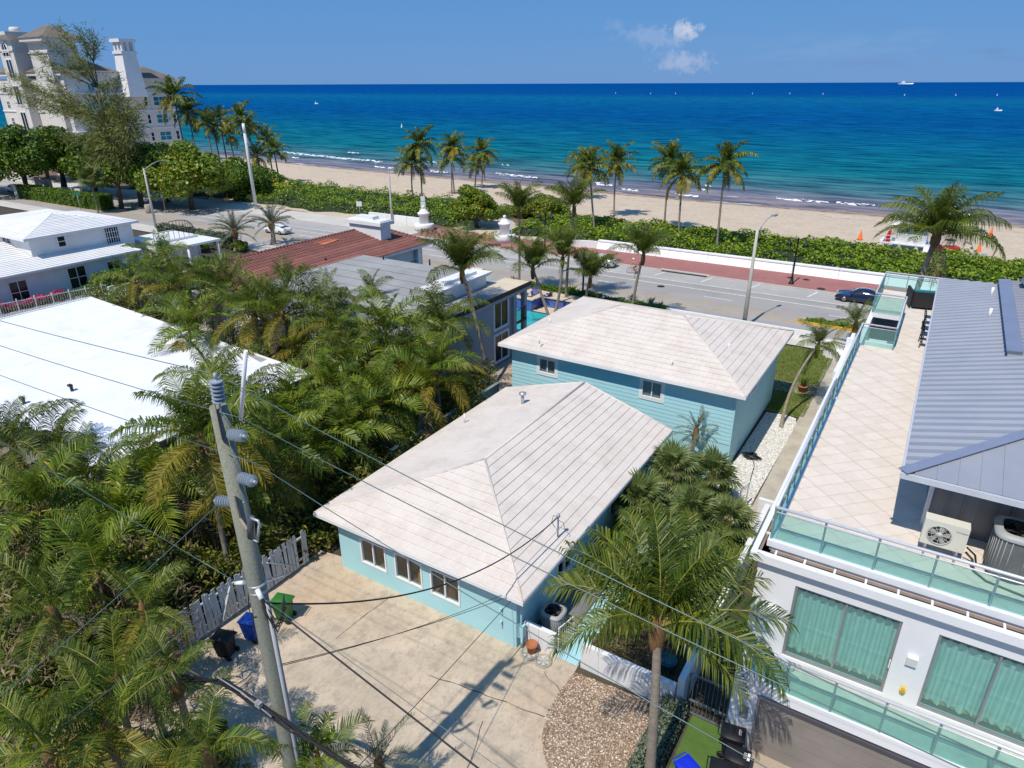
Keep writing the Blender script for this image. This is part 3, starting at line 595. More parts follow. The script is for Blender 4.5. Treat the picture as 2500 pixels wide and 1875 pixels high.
# ================================================================== RED-TILED BUILDING
H5 = thing('red_tiled_house', 'long low house with a red barrel-tile roof and a white chimney', 'house')
m, t, p = newmat('red_barrel_tile'); c = ramp(t, noise(t, .9, 7, .7), [(.3, (.12,.042,.036)), (.5, (.19,.068,.057)), (.72, (.27,.105,.085))])
g = N(t, 'ShaderNodeNewGeometry'); c = mixc(t, .45, c, ramp(t, g.outputs['Random Per Island'], [(0, (.12,.045,.038)), (.5, (.20,.072,.06)), (1, (.29,.12,.095))])); L(t, c, p.inputs['Base Color']); p.inputs['Roughness'].default_value = .75; M_red = m; M_red_ = m
def barrel(parent, A, B, C, D, pitch=.36, course=.5, r=.12, name='barrel_row'):
    """rows of rounded tiles running down the slope, one object per row"""
    A, B, C, D = map(Vector, (A, B, C, D)); n = int((B-A).length/pitch); e = (B-A).normalized(); nn = (B-A).cross(D-A).normalized()
    if nn.z < 0: nn = -nn
    for i in range(n):
        t_ = (i+.5)/n; a = A.lerp(B, t_); up = D-A; up = up-e*up.dot(e); up.normalize()
        # length of this row until the edges of the slope polygon
        H = (D-A).dot(up); lo = (D-A).dot(e); hi = (C-A).dot(e); W = (B-A).length; s_ = t_*W
        ln = H
        if lo > 0 and s_ < lo: ln = H*s_/lo
        if hi < W and s_ > hi: ln = min(ln, H*(W-s_)/(W-hi))
        k = max(1, int(ln/course)); w = MB()
        for j in range(k):
            p0 = a+up*(ln*j/k)+nn*.05; p1 = a+up*(ln*(j+1)/k*1.0+.03)+nn*.0; vs = []
            for q, rr in ((p0, r*1.15), (p1, r*.9)):
                for f in (-1, -.45, .45, 1): vs.append(q+e*(rr*f*1.25)+nn*(rr*(1-f*f)*1.2))
            w.mesh(vs, [(0,1,5,4),(1,2,6,5),(2,3,7,6),(3,2,1,0)], True)
        w.build(name, M_red, parent)
xe, xw, yn, ys_, ze, zr = -44.4, -54.6, 33.0, 55.2, 5.4, 6.75
rx = -50.6; ryn = 36.0; rys = 53.4
dk = MB(); A_, B_, C_, D_ = (xe,yn,ze),(xe,ys_,ze),(xw,ys_,ze),(xw,yn,ze); Ra, Rb = (rx,ryn,zr),(rx,rys,zr)
for s in ((A_,B_,Rb,Ra),(C_,D_,Ra,Rb),(B_,C_,Rb),(D_,A_,Ra)): dk.poly(s)
rf5 = dk.build('roof', M_red, H5)
barrel(rf5, A_, B_, Rb, Ra); barrel(rf5, C_, D_, Ra, Rb, .5); barrel(rf5, B_, C_, Rb, Rb, .5); barrel(rf5, D_, A_, Ra, Ra, .5)
for q in ((Ra,Rb),(A_,Ra),(B_,Rb),(C_,Rb),(D_,Ra)): cap(rf5, *q, M_red, .16, 'ridge_cap', .06)
w = MB(); w.box(xw+.7, xe-.7, yn+.7, ys_-.7, 0, 5.3); w.build('wall', M_white, H5)
fascia(H5, xw, xe, yn, ys_, ze, M_wtrim, .2, 'e')
# white chimney block
q = at(910, 560, 6.2); cx, cy = -49.2, 51.4
w = MB(); w.box(cx-2.1,cx+2.1,cy-.75,cy+.75,5.6,7.55); ch = w.build('chimney', M_white, rf5)
w = MB(); w.box(cx-2.35,cx+2.35,cy-1.0,cy+1.0,7.55,7.9); w.box(cx-2.2,cx+2.2,cy-.85,cy+.85,7.9,8.0); w.box(cx-1.4,cx+.9,cy-.45,cy+.45,8.0,8.3); w.build('chimney_cap', M_white, ch)
q = at(692, 636, 6.0); vent(H5, (q.x,q.y,5.85), .5, .12, mat('galvanised', (.55,.56,.57), .4), True, 'roof_cowl')
q = at(738, 593, 6.3)
w = MB(); w.poly([(rx+.5,44.6,6.72),(rx+1.6,44.9,6.58),(rx+1.3,47.2,6.66),(rx+.4,46.6,6.76)]); w.build('orange_patch', mat('orange_primer', (.55,.16,.07), .7, .35, 2), H5)
window(H5, 'x', ys_-.7, 1, -48, -46.4, 3.2, 4.6, 2, 1, gm=G_dark)
# porch posts and rail under the eave end
w = MB(); w.box(-45.0,-44.6,53.2,53.6,0,5.2); w.build('porch_post', M_wtrim, H5)
M_iron = mat('black_iron', (.012,.012,.014), .45, .3, 3, metal=.3)
w = MB()
for k in range(9): y = 49.5+k*.4; w.bar((-44.55,y,3.0),(-44.55,y,4.0),.03)
w.bar((-44.55,49.5,4.0),(-44.55,52.9,4.0),.05); w.build('porch_rail', M_iron, H5)
# ================================================================== GREY FLAT-ROOFED BUILDING WITH POOL
H6 = thing('grey_modern_house', 'grey flat-roofed two-storey house with white parapet beside the pool', 'house')
M_greyw = mat('grey_blue_stucco', (.33,.36,.40), .8, .10, .5, .06, 40)
M_roll = mat('grey_roll_roofing', (.33,.33,.325), .85, .18, .3, .15, 30, dirt=(.22,.21,.205), dirt_amt=.5, dirt_scale=.35)
X6, z6 = -27.5, 5.55
wallgrid(H6, 'right_wall', 'y', X6, 1, 35, 44.1, 0, z6, [(41.3,43.35,.25,2.55),(41.3,43.35,3.0,5.2)], M_greyw)
w = MB(); w.box(-46.5,-27.7,35,44.1,0,z6); w.box(-46.5,-30,44.1,46,0,z6); w.build('wall', M_greyw, H6)
for z0, z1 in ((.25,2.55),(3.0,5.2)): window(H6, 'y', X6, 1, 41.3, 43.35, z0, z1, 2, 1, .09, gm=G_dark, proud=.06, depth=.0, trim=.08)
w = MB(); w.box(-47,-27.2,34.6,46.3,5.56,5.76); rf6 = w.build('roof', M_roll, H6)
for k in range(7):
    w = MB(); yy = 34.7+k*1.62; w.box(-46.9,-30.2,yy,yy+1.58,5.762,5.772+.006*(k%2)); w.build('roofing_strip', M_roll, rf6)
M_lap = mat('roof_lap_seam', (.15,.15,.15), .9, .3, 3)
for k in range(1, 7): w = MB(); yy = 34.68+k*1.62; w.box(-46.9,-30.2,yy-.03,yy+.03,5.775,5.79); w.build('lap_seam', M_lap, rf6)
M_cream = mat('cream_coating', (.62,.53,.40), .85, .15, 1)
w = MB(); w.box(-29.6,-27.25,43.2,46.25,5.764,5.785); w.build('cream_roof_area', M_cream, rf6)
w = MB(); w.box(-27.22,-27.12,34.6,46.35,5.5,5.82); w.build('black_edge_trim', M_iron, H6)
w = MB(); w.box(-27.3,-27.16,34.6,46.3,5.22,5.5); w.build('fascia', M_greyw, H6)
w = MB(); w.box(-27.9,-27.3,43.9,44.35,0,5.5); w.box(-27.75,-27.4,45.7,46.1,0,5.5); w.build('corner_post', M_greyw, H6)
# parapet block on the roof
w = MB(); w.box(-31.0,-29.7,37.6,43.6,5.7,6.55); pa = w.build('parapet', M_white, H6)
w = MB(); w.box(-31.2,-29.5,37.4,43.8,6.55,6.7); w.box(-31.35,-29.35,37.25,43.95,6.7,6.85); w.box(-30.9,-29.9,38.4,42.6,6.85,7.1); w.build('parapet_cap', M_white, pa)
w = MB(); w.box(-32.6,-31.5,43.6,46.0,5.7,6.35); w.build('roof_hatch', M_cream, H6)
for px_, py_ in ((936,632),(795,637),(1049,641),(1090,700)): q = at(px_, py_, 5.85); vent(H6, (q.x,q.y,5.75), .4, .07, M_iron)
# iron balcony rail at the corner
w = MB()
for k in range(10): y = 44.4+k*.16; w.bar((-27.35,y,2.7),(-27.35,y,3.8),.025)
w.bar((-27.35,44.35,3.8),(-27.35,45.9,3.8),.05); w.bar((-27.35,44.35,2.75),(-27.35,45.9,2.75),.08,.2); w.build('balcony_rail', M_iron, H6)
# ================================================================== POOL COURT
M_trav = mat('travertine', (.60,.49,.37), .8, .2, 1.2, .15, 30, .1, 40)
M_bluetile = None
m, t, p = newmat('blue_pool_tile'); br = N(t, 'ShaderNodeTexBrick'); geo = N(t, 'ShaderNodeNewGeometry'); mp = N(t, 'ShaderNodeMapping'); mp.inputs['Rotation'].default_value = (rad(90),0,0); L(t, geo.outputs['Position'], mp.inputs['Vector']); L(t, mp.outputs[0], br.inputs['Vector'])
br.inputs['Scale'].default_value = 4; br.offset = 0; br.inputs['Row Height'].default_value = .5; br.inputs['Color1'].default_value = (.02,.05,.30,1); br.inputs['Color2'].default_value = (.05,.12,.42,1); br.inputs['Mortar'].default_value = (.22,.32,.5,1); L(t, br.outputs['Color'], p.inputs['Base Color']); p.inputs['Roughness'].default_value = .2; M_bluetile = m
m, t, p = newmat('pool_water'); L(t, ramp(t, noise(t, 2.5, 4, .6), [(.35, (.015,.33,.36)), (.65, (.06,.47,.47))]), p.inputs['Base Color']); p.inputs['Roughness'].default_value = .05; bump(t, p, noise(t, 5, 3, .5), .15, .05); M_pool = m
rect('pool_deck', -46, -23.0, 55.2, 60.2, .05, M_trav)
rect('patio', -27.4, -23.0, 33, 50, .03, mat('patio_paver', (.42,.33,.25), .85, .3, 2))
sheet('pool_water', [(-36,47.2),(-24.6,47.2),(-24.6,55.0),(-36,55.0)], .03, M_pool)
PW_ = thing('raised_spa_wall', 'raised pool wall faced with dark blue tiles and tan coping', 'pool wall')
w = MB(); w.box(-35.8,-32.55,55.0,55.5,0,1.15); w.box(-32.55,-26.5,57.0,57.5,0,1.0); w.box(-32.55,-32.2,55.0,57.0,0,1.15); w.build('tiled_face', M_bluetile, PW_)
w = MB(); w.box(-36,-32.0,54.9,55.6,1.15,1.25); w.box(-32.5,-26.4,56.85,57.7,1.0,1.1); w.box(-32.55,-31.9,55.6,57.0,1.15,1.25); w.build('coping', M_trav, PW_)
rect('raised_terrace', -40, -26.2, 57.7, 60.4, .62, M_trav)
# chairs on the terrace
M_navy = mat('navy_paint', (.018,.045,.21), .45, .2, 3)
def adirondack(x, y, z, rz, label):
    t = thing('adirondack_chair', label, 'chair', (x,y,z), rz, 'adirondack chairs on the pool terrace')
    for k in range(5): w = MB(); xx = -.26+k*.13; w.hexa([(xx-.055,.28,.3),(xx+.055,.28,.3),(xx+.055,.31,.3),(xx-.055,.31,.3),(xx-.055,.62,1.02-.03*abs(k-2)**2),(xx+.055,.62,1.02-.03*abs(k-2)**2),(xx+.055,.65,1.02-.03*abs(k-2)**2),(xx-.055,.65,1.02-.03*abs(k-2)**2)]); w.build('back_slat', M_navy, t)
    w = MB(); w.hexa([(-.3,-.35,.33),(.3,-.35,.33),(.3,.3,.26),(-.3,.3,.26),(-.3,-.35,.37),(.3,-.35,.37),(.3,.3,.3),(-.3,.3,.3)]); w.build('seat', M_navy, t)
    for s in (-1,1):
        w = MB(); w.box(s*.37-.07,s*.37+.07,-.42,.42,.56,.6); w.build('armrest', M_navy, t)
        w = MB(); w.box(s*.34-.03,s*.34+.03,-.36,-.26,0,.56); w.build('leg', M_navy, t)
        w = MB(); w.hexa([(s*.34-.03,.0,.22),(s*.34+.03,.0,.22),(s*.34+.03,.6,0),(s*.34-.03,.6,0),(s*.34-.03,.0,.32),(s*.34+.03,.0,.32),(s*.34+.03,.7,.08),(s*.34-.03,.7,.08)]); w.build('leg', M_navy, t)
for px_, py_, rz, lb in ((1306,727,.5,'navy adirondack chair in the middle of the pool terrace'),(1334,733,-1.9,'navy adirondack chair turned sideways nearest the turquoise house'),(1273,722,.2,'navy adirondack chair farthest left on the pool terrace, partly behind the roof edge')):
    q = at(px_, py_, .63); adirondack(q.x, q.y, .625, rz, lb)
# ================================================================== SEA WALL, GATE PILLARS
m, t, p = newmat('block_wall_white'); br = N(t, 'ShaderNodeTexBrick'); geo = N(t, 'ShaderNodeNewGeometry'); mp = N(t, 'ShaderNodeMapping'); mp.inputs['Rotation'].default_value = (rad(90),0,0); L(t, geo.outputs['Position'], mp.inputs['Vector']); L(t, mp.outputs[0], br.inputs['Vector'])
br.inputs['Scale'].default_value = 1.0; br.offset = 0.5; br.inputs['Brick Width'].default_value = .8; br.inputs['Row Height'].default_value = .4; br.inputs['Mortar Size'].default_value = .012; br.inputs['Color1'].default_value = (.80,.80,.80,1); br.inputs['Color2'].default_value = (.77,.77,.77,1); br.inputs['Mortar'].default_value = (.55,.55,.55,1)
c = mixc(t, mulf(t, ramp(t, noise(t, 1.2, 6, .7), [(.5,(0,)*3),(.75,(1,)*3)]), .35), br.outputs['Color'], (.58,.56,.52)); L(t, c, p.inputs['Base Color']); p.inputs['Roughness'].default_value = .7; M_block = m
M_seaw = mat('sea_wall_white', (.80,.81,.83), .7, .06, .4, .05, 20)
SW = thing('sea_wall', 'long low white sea wall along the red brick pavement', 'wall')
x = -38.5
while x < 60:
    w = MB(); w.hexa([(x,82.95,0),(x+4.97,82.95,0),(x+4.97,83.8,0),(x,83.8,0),(x,83.4,1.05),(x+4.97,83.4,1.05),(x+4.97,83.8,1.05),(x,83.8,1.05)]); w.build('wall_panel', M_seaw, SW); w = MB(); w.box(x, x+4.97, 83.3, 84.0, 1.05, 1.2); w.build('coping', M_seaw, SW); x += 5.0
def arc_wall(label, c, r, a0, a1, h, w_=.45, hz=None):
    W = thing('curved_wall', label, 'wall'); n = 10; b = MB()
    for k in range(n):
        p0, p1 = a0+(a1-a0)*k/n, a0+(a1-a0)*(k+1)/n; q = []
        for ang, rr in ((p0,r),(p1,r),(p1,r+w_),(p0,r+w_)): q.append((c[0]+rr*math.cos(ang), c[1]+rr*math.sin(ang)))
        b.prism(q, 0, h)
    b.build('curved_face', M_white, W); return W
arc_wall('white curved wall joining the sea wall to the right gate pillar', (-38.5,77.5), 5.7, rad(90), rad(150), 1.0)
def gate_pillar(x, y, label):
    T_ = thing('gate_pillar', label, 'pillar', (x,y,.1)); T_.scale = (.72,.72,.8)
    b = MB(); b.lathe([(2.1,0),(2.1,1.15),(2.0,1.25),(1.2,1.3)], n=24); b.build('plinth', M_white, T_)
    b = MB(); b.lathe([(1.0,1.25),(.95,2.7),(1.15,2.75),(1.2,3.0),(1.3,3.05),(1.3,3.25),(1.0,3.3),(.75,3.7),(.3,3.95),(.15,4.0)], n=24); b.build('drum', M_white, T_)
    b = MB(); b.lathe([(.05,3.95),(.28,4.1),(.33,4.3),(.26,4.5),(.02,4.6)], n=14); b.build('ball_finial', M_white, T_)
gate_pillar(-51.6, 80.6, 'white round gate pillar with a ball finial beside the beach entrance')
gate_pillar(-66.5, 81.2, 'white round gate pillar left of the beach entrance, half behind palm fronds')
W_ = thing('low_white_wall', 'low white wall running left from the beach entrance pillar', 'wall')
for k in range(3): w = MB(); w.box(-79.5+k*4.0,-75.55+k*4.0,83.0,83.5,0,1.35-.0*k); w.build('wall_panel', M_white, W_)
# ================================================================== STREET LAMPS
M_cpole = mat('concrete_pole', (.50,.48,.44), .85, .2, .8, .2, 20, .2, 30)
M_lampgrey = mat('lamp_grey', (.42,.44,.46), .5, .1, 2, metal=.4)
def street_lamp(x, y, top, ang, label, arm=2.4, r=.16):
    T_ = thing('street_lamp', label, 'street lamp', (x,y,0), 0, 'tall street lamps')
    b = MB(); b.tube([(0,0,0),(0,0,top*.5),(0,0,top)], [r*1.3,r,r*.7], 10); b.build('pole', M_cpole, T_)
    dx, dy = math.cos(ang), math.sin(ang); b = MB(); pts = []
    for k in range(7): s = k/6; pts.append((dx*arm*s, dy*arm*s, top-.25+1.15*math.sin(s*math.pi/2)))
    b.tube(pts, .045, 6); b.tube([(0,0,top-.9),(dx*arm*.3,dy*arm*.3,top+.22)], .03, 6); b.build('arm', M_lampgrey, T_)
    b = MB(); R3 = Matrix.Rotation(ang, 3, 'Z'); b.cbox((dx*(arm+.3),dy*(arm+.3),top+.92), (.75,.3,.12), M=R3); b.cbox((dx*(arm+.42),dy*(arm+.42),top+.84), (.42,.22,.06), M=R3); b.build('lamp_head', M_lampgrey, T_)
q = atY(1871, 557, 62.3); street_lamp(-13.2, 60.9, 8.9, rad(75), 'concrete street lamp behind the two-storey turquoise house')
street_lamp(-103.4, 60.9, 9.0, rad(75), 'concrete street lamp in front of the leafy trees at the left', 2.8)
street_lamp(-74.3, 82.8, 8.6, rad(-80), 'concrete street lamp behind the red-tiled roof near the dunes', 2.8)
# thick pale monopole
q = at(604, 455, 0); T_ = thing('monopole', 'thick pale monopole rising among the palms at the left', 'pole', (-104.2,80.5,0))
b = MB(); b.tube([(0,0,0),(0,0,9),(0,0,12.9)], [.3,.27,.24], 12); b.build('pole', mat('pale_grey_paint', (.62,.63,.64), .5, .1), T_)
b = MB(); b.tube([(0,0,12.9),(0,0,14.4)], [.26,.24], 12); b.cbox((.32,0,11.6),(.25,.35,.7)); b.build('antenna_shroud', M_wtrim, T_)
def promenade_lamp(x, y, label, rz=0, h=4.9):
    T_ = thing('promenade_lamp', label, 'lamp post', (x,y,.1), rz, 'black double promenade lamps')
    b = MB(); b.lathe([(.3,0),(.3,.12),(.18,.2),(.16,.75),(.1,.85),(.085,h),(.11,h+.05),(.03,h+.25)], n=12); b.build('post', M_iron, T_)
    for s in (-1,1):
        b = MB(); b.tube([(0,0,h-.15),(s*.35,0,h+.12),(s*.78,0,h+.1),(s*.86,0,h-.1)], .035, 6); b.build('arm', M_iron, T_)
        b = MB(); b.lathe([(.02,h-.05),(.1,h-.12),(.12,h-.3),(.22,h-.4),(.38,h-.68),(.36,h-.7),(.02,h-.6)], (s*.86,0,0), 14); b.build('lamp_shade', M_iron, T_)
promenade_lamp(-12.58, 78.34, 'black double-headed lamp on the brick pavement near the sea wall')
q = at(1500, 722, 0); promenade_lamp(-29.6, 61.0, 'black double-headed lamp at the near kerb among the street palms')
promenade_lamp(-44.0, 78.6, 'black double-headed lamp beyond the silver car, half hidden by palms', 0.2)
# ================================================================== CARS
def car(name, label, x, y, z, rz, paint, L_=4.6, Wd=1.82, Hh_=1.44, hatch=False):
    T_ = thing(name, label, 'car', (x,y,z), rz)
    # stations: x from front(+) to rear(-): (x, low, belt, roof or None, halfwidth belt, halfwidth roof)
    hl = L_/2; st = [(hl,.34,.58,.60,.62,.5),(hl-.12,.24,.70,.72,.78,.68),(hl-.5,.2,.80,.83,.88,.8),(hl-1.15,.2,.90,.94,.91,.78),(hl-1.5,.2,.93,1.06,.91,.72),(hl-2.05,.2,.95,Hh_-.06,.91,.62),(hl-2.6,.2,.96,Hh_,.91,.62),(hl-3.2,.2,.97,Hh_-.04,.91,.62),(hl-3.75,.2,.99,Hh_-.24,.9,.64),(hl-4.15,.22,1.0,1.06,.86,.7),(hl-4.45,.26,.95,.98,.78,.66),(-hl,.36,.66,.68,.66,.55)]
    V_ = []; F_ = []; k = 11; s = Wd/1.82
    for (xx,lo,be,ro,wb,wr) in st:
        half = [(wb*.86,lo),(wb*.99,lo+.14),(wb,be*.62),(wb*.97,be),(wr,ro-.05)]
        ring = [(-a*s,b_) for a,b_ in half]+[(0,ro)]+[(a*s,b_) for a,b_ in half[::-1]]
        V_ += [(xx,a,b_) for a,b_ in ring]
    n = len(st)
    for i in range(n-1):
        for j in range(k-1): F_.append((i*k+j,i*k+j+1,(i+1)*k+j+1,(i+1)*k+j))
        F_.append((i*k+k-1,i*k,(i+1)*k,(i+1)*k+k-1))
    F_.append(tuple(range(k))[::-1]); F_.append(tuple((n-1)*k+j for j in range(k)))
    b = MB(); b.mesh(V_, F_, True); b.build('body', paint, T_)
    def P(i, j, o=0): v = Vector(V_[i*k+j]); c = Vector((v.x*.97,0,.85)); return v+(v-c).normalized()*.012
    G = G_dark
    for (sd, j0, j1) in (('l',3,4),('r',7,6)):
        for (i0,i1) in ((4,6),(6,8)):
            q = [P(i0,j0),P(i1,j0),P(i1,j1),P(i0,j1)]; c = sum(q, Vector())/4; q = [c+(v-c)*.88 for v in q]; b = MB(); b.poly(q if sd=='r' else q[::-1]); b.build('side_window', G, T_)
    for (i0,i1,nm) in ((4,5,'windscreen'),(8,9,'rear_window')):
        q = [P(i0,4),P(i0,6),P(i1,6),P(i1,4)] ; mid0, mid1 = P(i0,5), P(i1,5); b = MB(); b.poly([q[0],mid0,mid1,q[3]]); b.poly([mid0,q[1],q[2],mid1]); b.build(nm, G, T_)
    for sx in (1,-1):
        for sy in (1,-1):
            cx_, cy_ = sx*(L_/2-.92), sy*(Wd/2-.1)
            b = MB(); b.lathe([(.2,-.1),(.31,-.11),(.33,-.06),(.33,.06),(.31,.11),(.2,.1)], (cx_,cy_,.33), 18, axis='Y'); wh = b.build('wheel', M_black, T_)
            b = MB(); b.lathe([(.02,-.03),(.2,-.02),(.21,.0),(.2,.02),(.02,.03)], (cx_,cy_+sy*.1,.33), 12, axis='Y'); b.build('rim', mat('alloy_rim', (.30,.30,.31), .35, .1, 4, metal=.7), wh)
        for sy in (1,-1):
            b = MB(); b.cbox((sx*(L_/2-.07), sy*.58, .66), (.1,.34,.13)); b.build('headlight' if sx > 0 else 'tail_light', mat('lamp_lens', (.7,.72,.75), .15) if sx > 0 else mat('red_lens', (.35,.02,.02), .2), T_)
    for sy in (1,-1): b = MB(); b.cbox((hl-1.55, sy*(Wd/2+.08), 1.0), (.14,.2,.12)); b.build('mirror', paint, T_)
    return T_
def paintmat(name, col):
    m, t, p = newmat(name); L(t, ramp(t, noise(t, 2, 3), [(.3, tuple(q*.9 for q in col)), (.7, col)]), p.inputs['Base Color']); p.inputs['Roughness'].default_value = .22; p.inputs['Coat Weight'].default_value = .6; p.inputs['Coat Roughness'].default_value = .05; return m
car('blue_sedan', 'dark blue sedan parked at the kerb by the brick pavement', -5.3, 75.2, 0, math.pi, paintmat('navy_car_paint', (.006,.013,.05)))
q = at(1472, 655, 0); car('silver_sedan', 'silver sedan parked behind the street palms', -34.5, 75.2, 0, math.pi, paintmat('silver_car_paint', (.55,.55,.53)))
q = at(615, 580, 0); car('white_coupe', 'white car driving past the two silvery date palms', -84.2, 68.3, 0, math.pi, paintmat('white_car_paint', (.75,.75,.76)))
q = at(30, 505, 0); car('white_suv', 'white car half hidden under the trees at the far left', -166, 69.2, 0, 0, paintmat('white_car_paint_b', (.7,.7,.7)), Hh_=1.6)
# cyclist
def limbs(name, joints, edges, mats, parent, sub=2):
    me = bpy.data.meshes.new(name); me.from_pydata([j[:3] for j in joints], edges, []); o = link(name, me, parent); me.materials.append(mats)
    md = o.modifiers.new('skin', 'SKIN'); me.skin_vertices or None
    for i, j in enumerate(joints): me.skin_vertices[0].data[i].radius = (j[3], j[3])
    me.skin_vertices[0].data[0].use_root = True; s = o.modifiers.new('sub', 'SUBSURF'); s.levels = s.render_levels = sub; md.use_smooth_shade = True
    return o
def bicycle(x, y, rz, label):
    T_ = thing('bicycle', label, 'bicycle', (x,y,.01), rz)
    for sx in (-.52,.52):
        b = MB(); n = 20; b.tube([(sx+.33*math.cos(2*math.pi*k/n),0,.34+.33*math.sin(2*math.pi*k/n)) for k in range(n+1)], .022, 6, False)
        for k in range(8): b.tube([(sx,0,.34),(sx+.32*math.cos(k*math.pi/4),0,.34+.32*math.sin(k*math.pi/4))], .004, 3, False)
        b.build('wheel', M_black, T_)
    b = MB()
    for a, c in (((-.52,0,.34),(-.1,0,.3)),((-.1,0,.3),(-.25,0,.82)),((-.52,0,.34),(-.22,0,.75)),((-.1,0,.3),(.36,0,.78)),((-.22,0,.75),(.36,0,.86)),((.36,0,.92),(.52,0,.34))): b.tube([a,c], .018, 6)
    b.build('frame', mat('orange_frame', (.55,.13,.04), .4), T_)
    b = MB(); b.tube([(.3,-.27,1.02),(.38,-.1,.98),(.38,.1,.98),(.3,.27,1.02)], .015, 6); b.build('handlebar', M_iron, T_)
    b = MB(); b.cbox((-.28,0,.88),(.26,.15,.06)); b.build('saddle', M_black, T_); return T_
bx, by = -29.3, 73.7
bicycle(bx, by, math.pi, 'bicycle with orange frame ridden along the parking lane')
PR = thing('person', 'person in orange top and pale helmet riding a bicycle past the palms', 'person', (bx,by,.01), math.pi)
M_skin = mat('skin', (.42,.25,.17), .6, .1)
limbs('body', [(-.25,0,.97,.15),(-.13,0,1.2,.15),(.0,0,1.42,.16),(.05,0,1.52,.06),(.1,0,1.6,.07),(.13,0,1.68,.1),(.11,0,1.74,.09),
    (.0,.19,1.42,.06),(.16,.25,1.2,.045),(.3,.25,1.05,.04),(.0,-.19,1.42,.06),(.16,-.25,1.2,.045),(.3,-.25,1.05,.04),
    (-.2,.1,.93,.1),(.12,.11,.78,.075),(-.02,.1,.38,.05),(.08,.1,.33,.04),(-.2,-.1,.93,.1),(.05,-.11,.66,.075),(-.2,-.1,.26,.05),(-.1,-.1,.2,.04)],
    [(0,1),(1,2),(2,3),(3,4),(4,5),(5,6),(2,7),(7,8),(8,9),(2,10),(10,11),(11,12),(0,13),(13,14),(14,15),(15,16),(0,17),(17,18),(18,19),(19,20)], M_skin, PR, 1)
limbs('orange_top', [(-.26,0,.98,.165),(-.13,0,1.2,.165),(.0,0,1.43,.175),(.0,.19,1.42,.075),(.09,.22,1.3,.06),(.0,-.19,1.42,.075),(.09,-.22,1.3,.06)], [(0,1),(1,2),(2,3),(3,4),(2,5),(5,6)], mat('orange_cloth', (.65,.22,.05), .8), PR, 1)
b = MB(); b.lathe([(.13,1.70),(.14,1.75),(.11,1.83),(.02,1.87)], (.11,0,0), 12); b.build('helmet', M_wtrim, PR)
# ================================================================== MODERN WHITE HOUSE, right
def lettering(s, size, m, parent, loc, rot, name='lettering', ext=.002):
    cu = bpy.data.curves.new('txt', 'FONT'); cu.body = s; cu.size = size; cu.extrude = ext; cu.align_x = 'CENTER'; cu.align_y = 'CENTER'
    o = bpy.data.objects.new('txt', cu); COL.objects.link(o); dg = bpy.context.evaluated_depsgraph_get(); me = bpy.data.meshes.new_from_object(o.evaluated_get(dg)); bpy.data.objects.remove(o)
    me.materials.clear(); me.materials.append(m); return link(name, me, parent, loc, rot)
H7 = thing('modern_house', 'modern white house with glass balconies, roof terrace and grey metal roof', 'house')
M_wst = mat('bright_white_stucco', (.74,.745,.765), .6, .05, .5, .04, 40)
M_alu = mat('grey_aluminium', (.30,.30,.32), .4, .1, 2, metal=.4)
M_rail = mat('pale_rail_paint', (.62,.64,.70), .4, .08, 2, metal=.2)
M_post = mat('green_grey_post', (.17,.33,.33), .4, .1, 2, metal=.2)
DR = [(-1.42,1.53,3.42,6.24), (2.44,5.42,3.42,6.24)]
wallgrid(H7, 'upper_front_wall', 'x', 18.75, -1, -2.6, 12, 3.03, 6.98, DR, M_wst, .25)
wallgrid(H7, 'lower_front_wall', 'x', 17.6, -1, -2.55, 12, 0, 3.03, [(-1.68,4.2,0,2.5)], M_wst, .3)
w = MB(); w.box(-2.6,-2.35,19.0,52.4,0,6.98); w.box(-2.55,-2.3,17.9,19.0,0,3.03); w.build('left_wall', M_wst, H7)
w = MB(); w.box(-2.35,12,52.15,52.4,0,6.98); w.build('rear_wall', M_wst, H7)
w = MB(); w.box(-2.3,12,19.4,19.5,3.1,6.9); w.box(-2.3,12,19.01,52,3.04,3.1); w.build('interior', M_dark, H7)
# garage door in wide panels
gd = MB(); gd.box(-1.74,-1.66,17.52,17.62,0,2.56); gd.box(4.18,4.26,17.52,17.62,0,2.56); gd.box(-1.66,4.18,17.52,17.62,2.48,2.56); G7 = gd.build('garage_door', M_alu, H7)
m, t, p = newmat('bronze_door_panel'); L(t, ramp(t, noise(t, .8, 4), [(.3, (.20,.18,.165)), (.7, (.27,.245,.225))]), p.inputs['Base Color']); p.inputs['Roughness'].default_value = .32; p.inputs['Specular IOR Level'].default_value = .5; M_bronze = m
for k in range(5): w = MB(); w.box(-1.66,4.18,17.66,17.72,.01+k*.495,.485+k*.495); w.build('door_panel', M_bronze, G7)
w = MB(); w.box(-1.66,4.18,17.73,17.76,0,2.48); w.build('door_backing', mat('pale_joint', (.5,.49,.46), .6), G7)
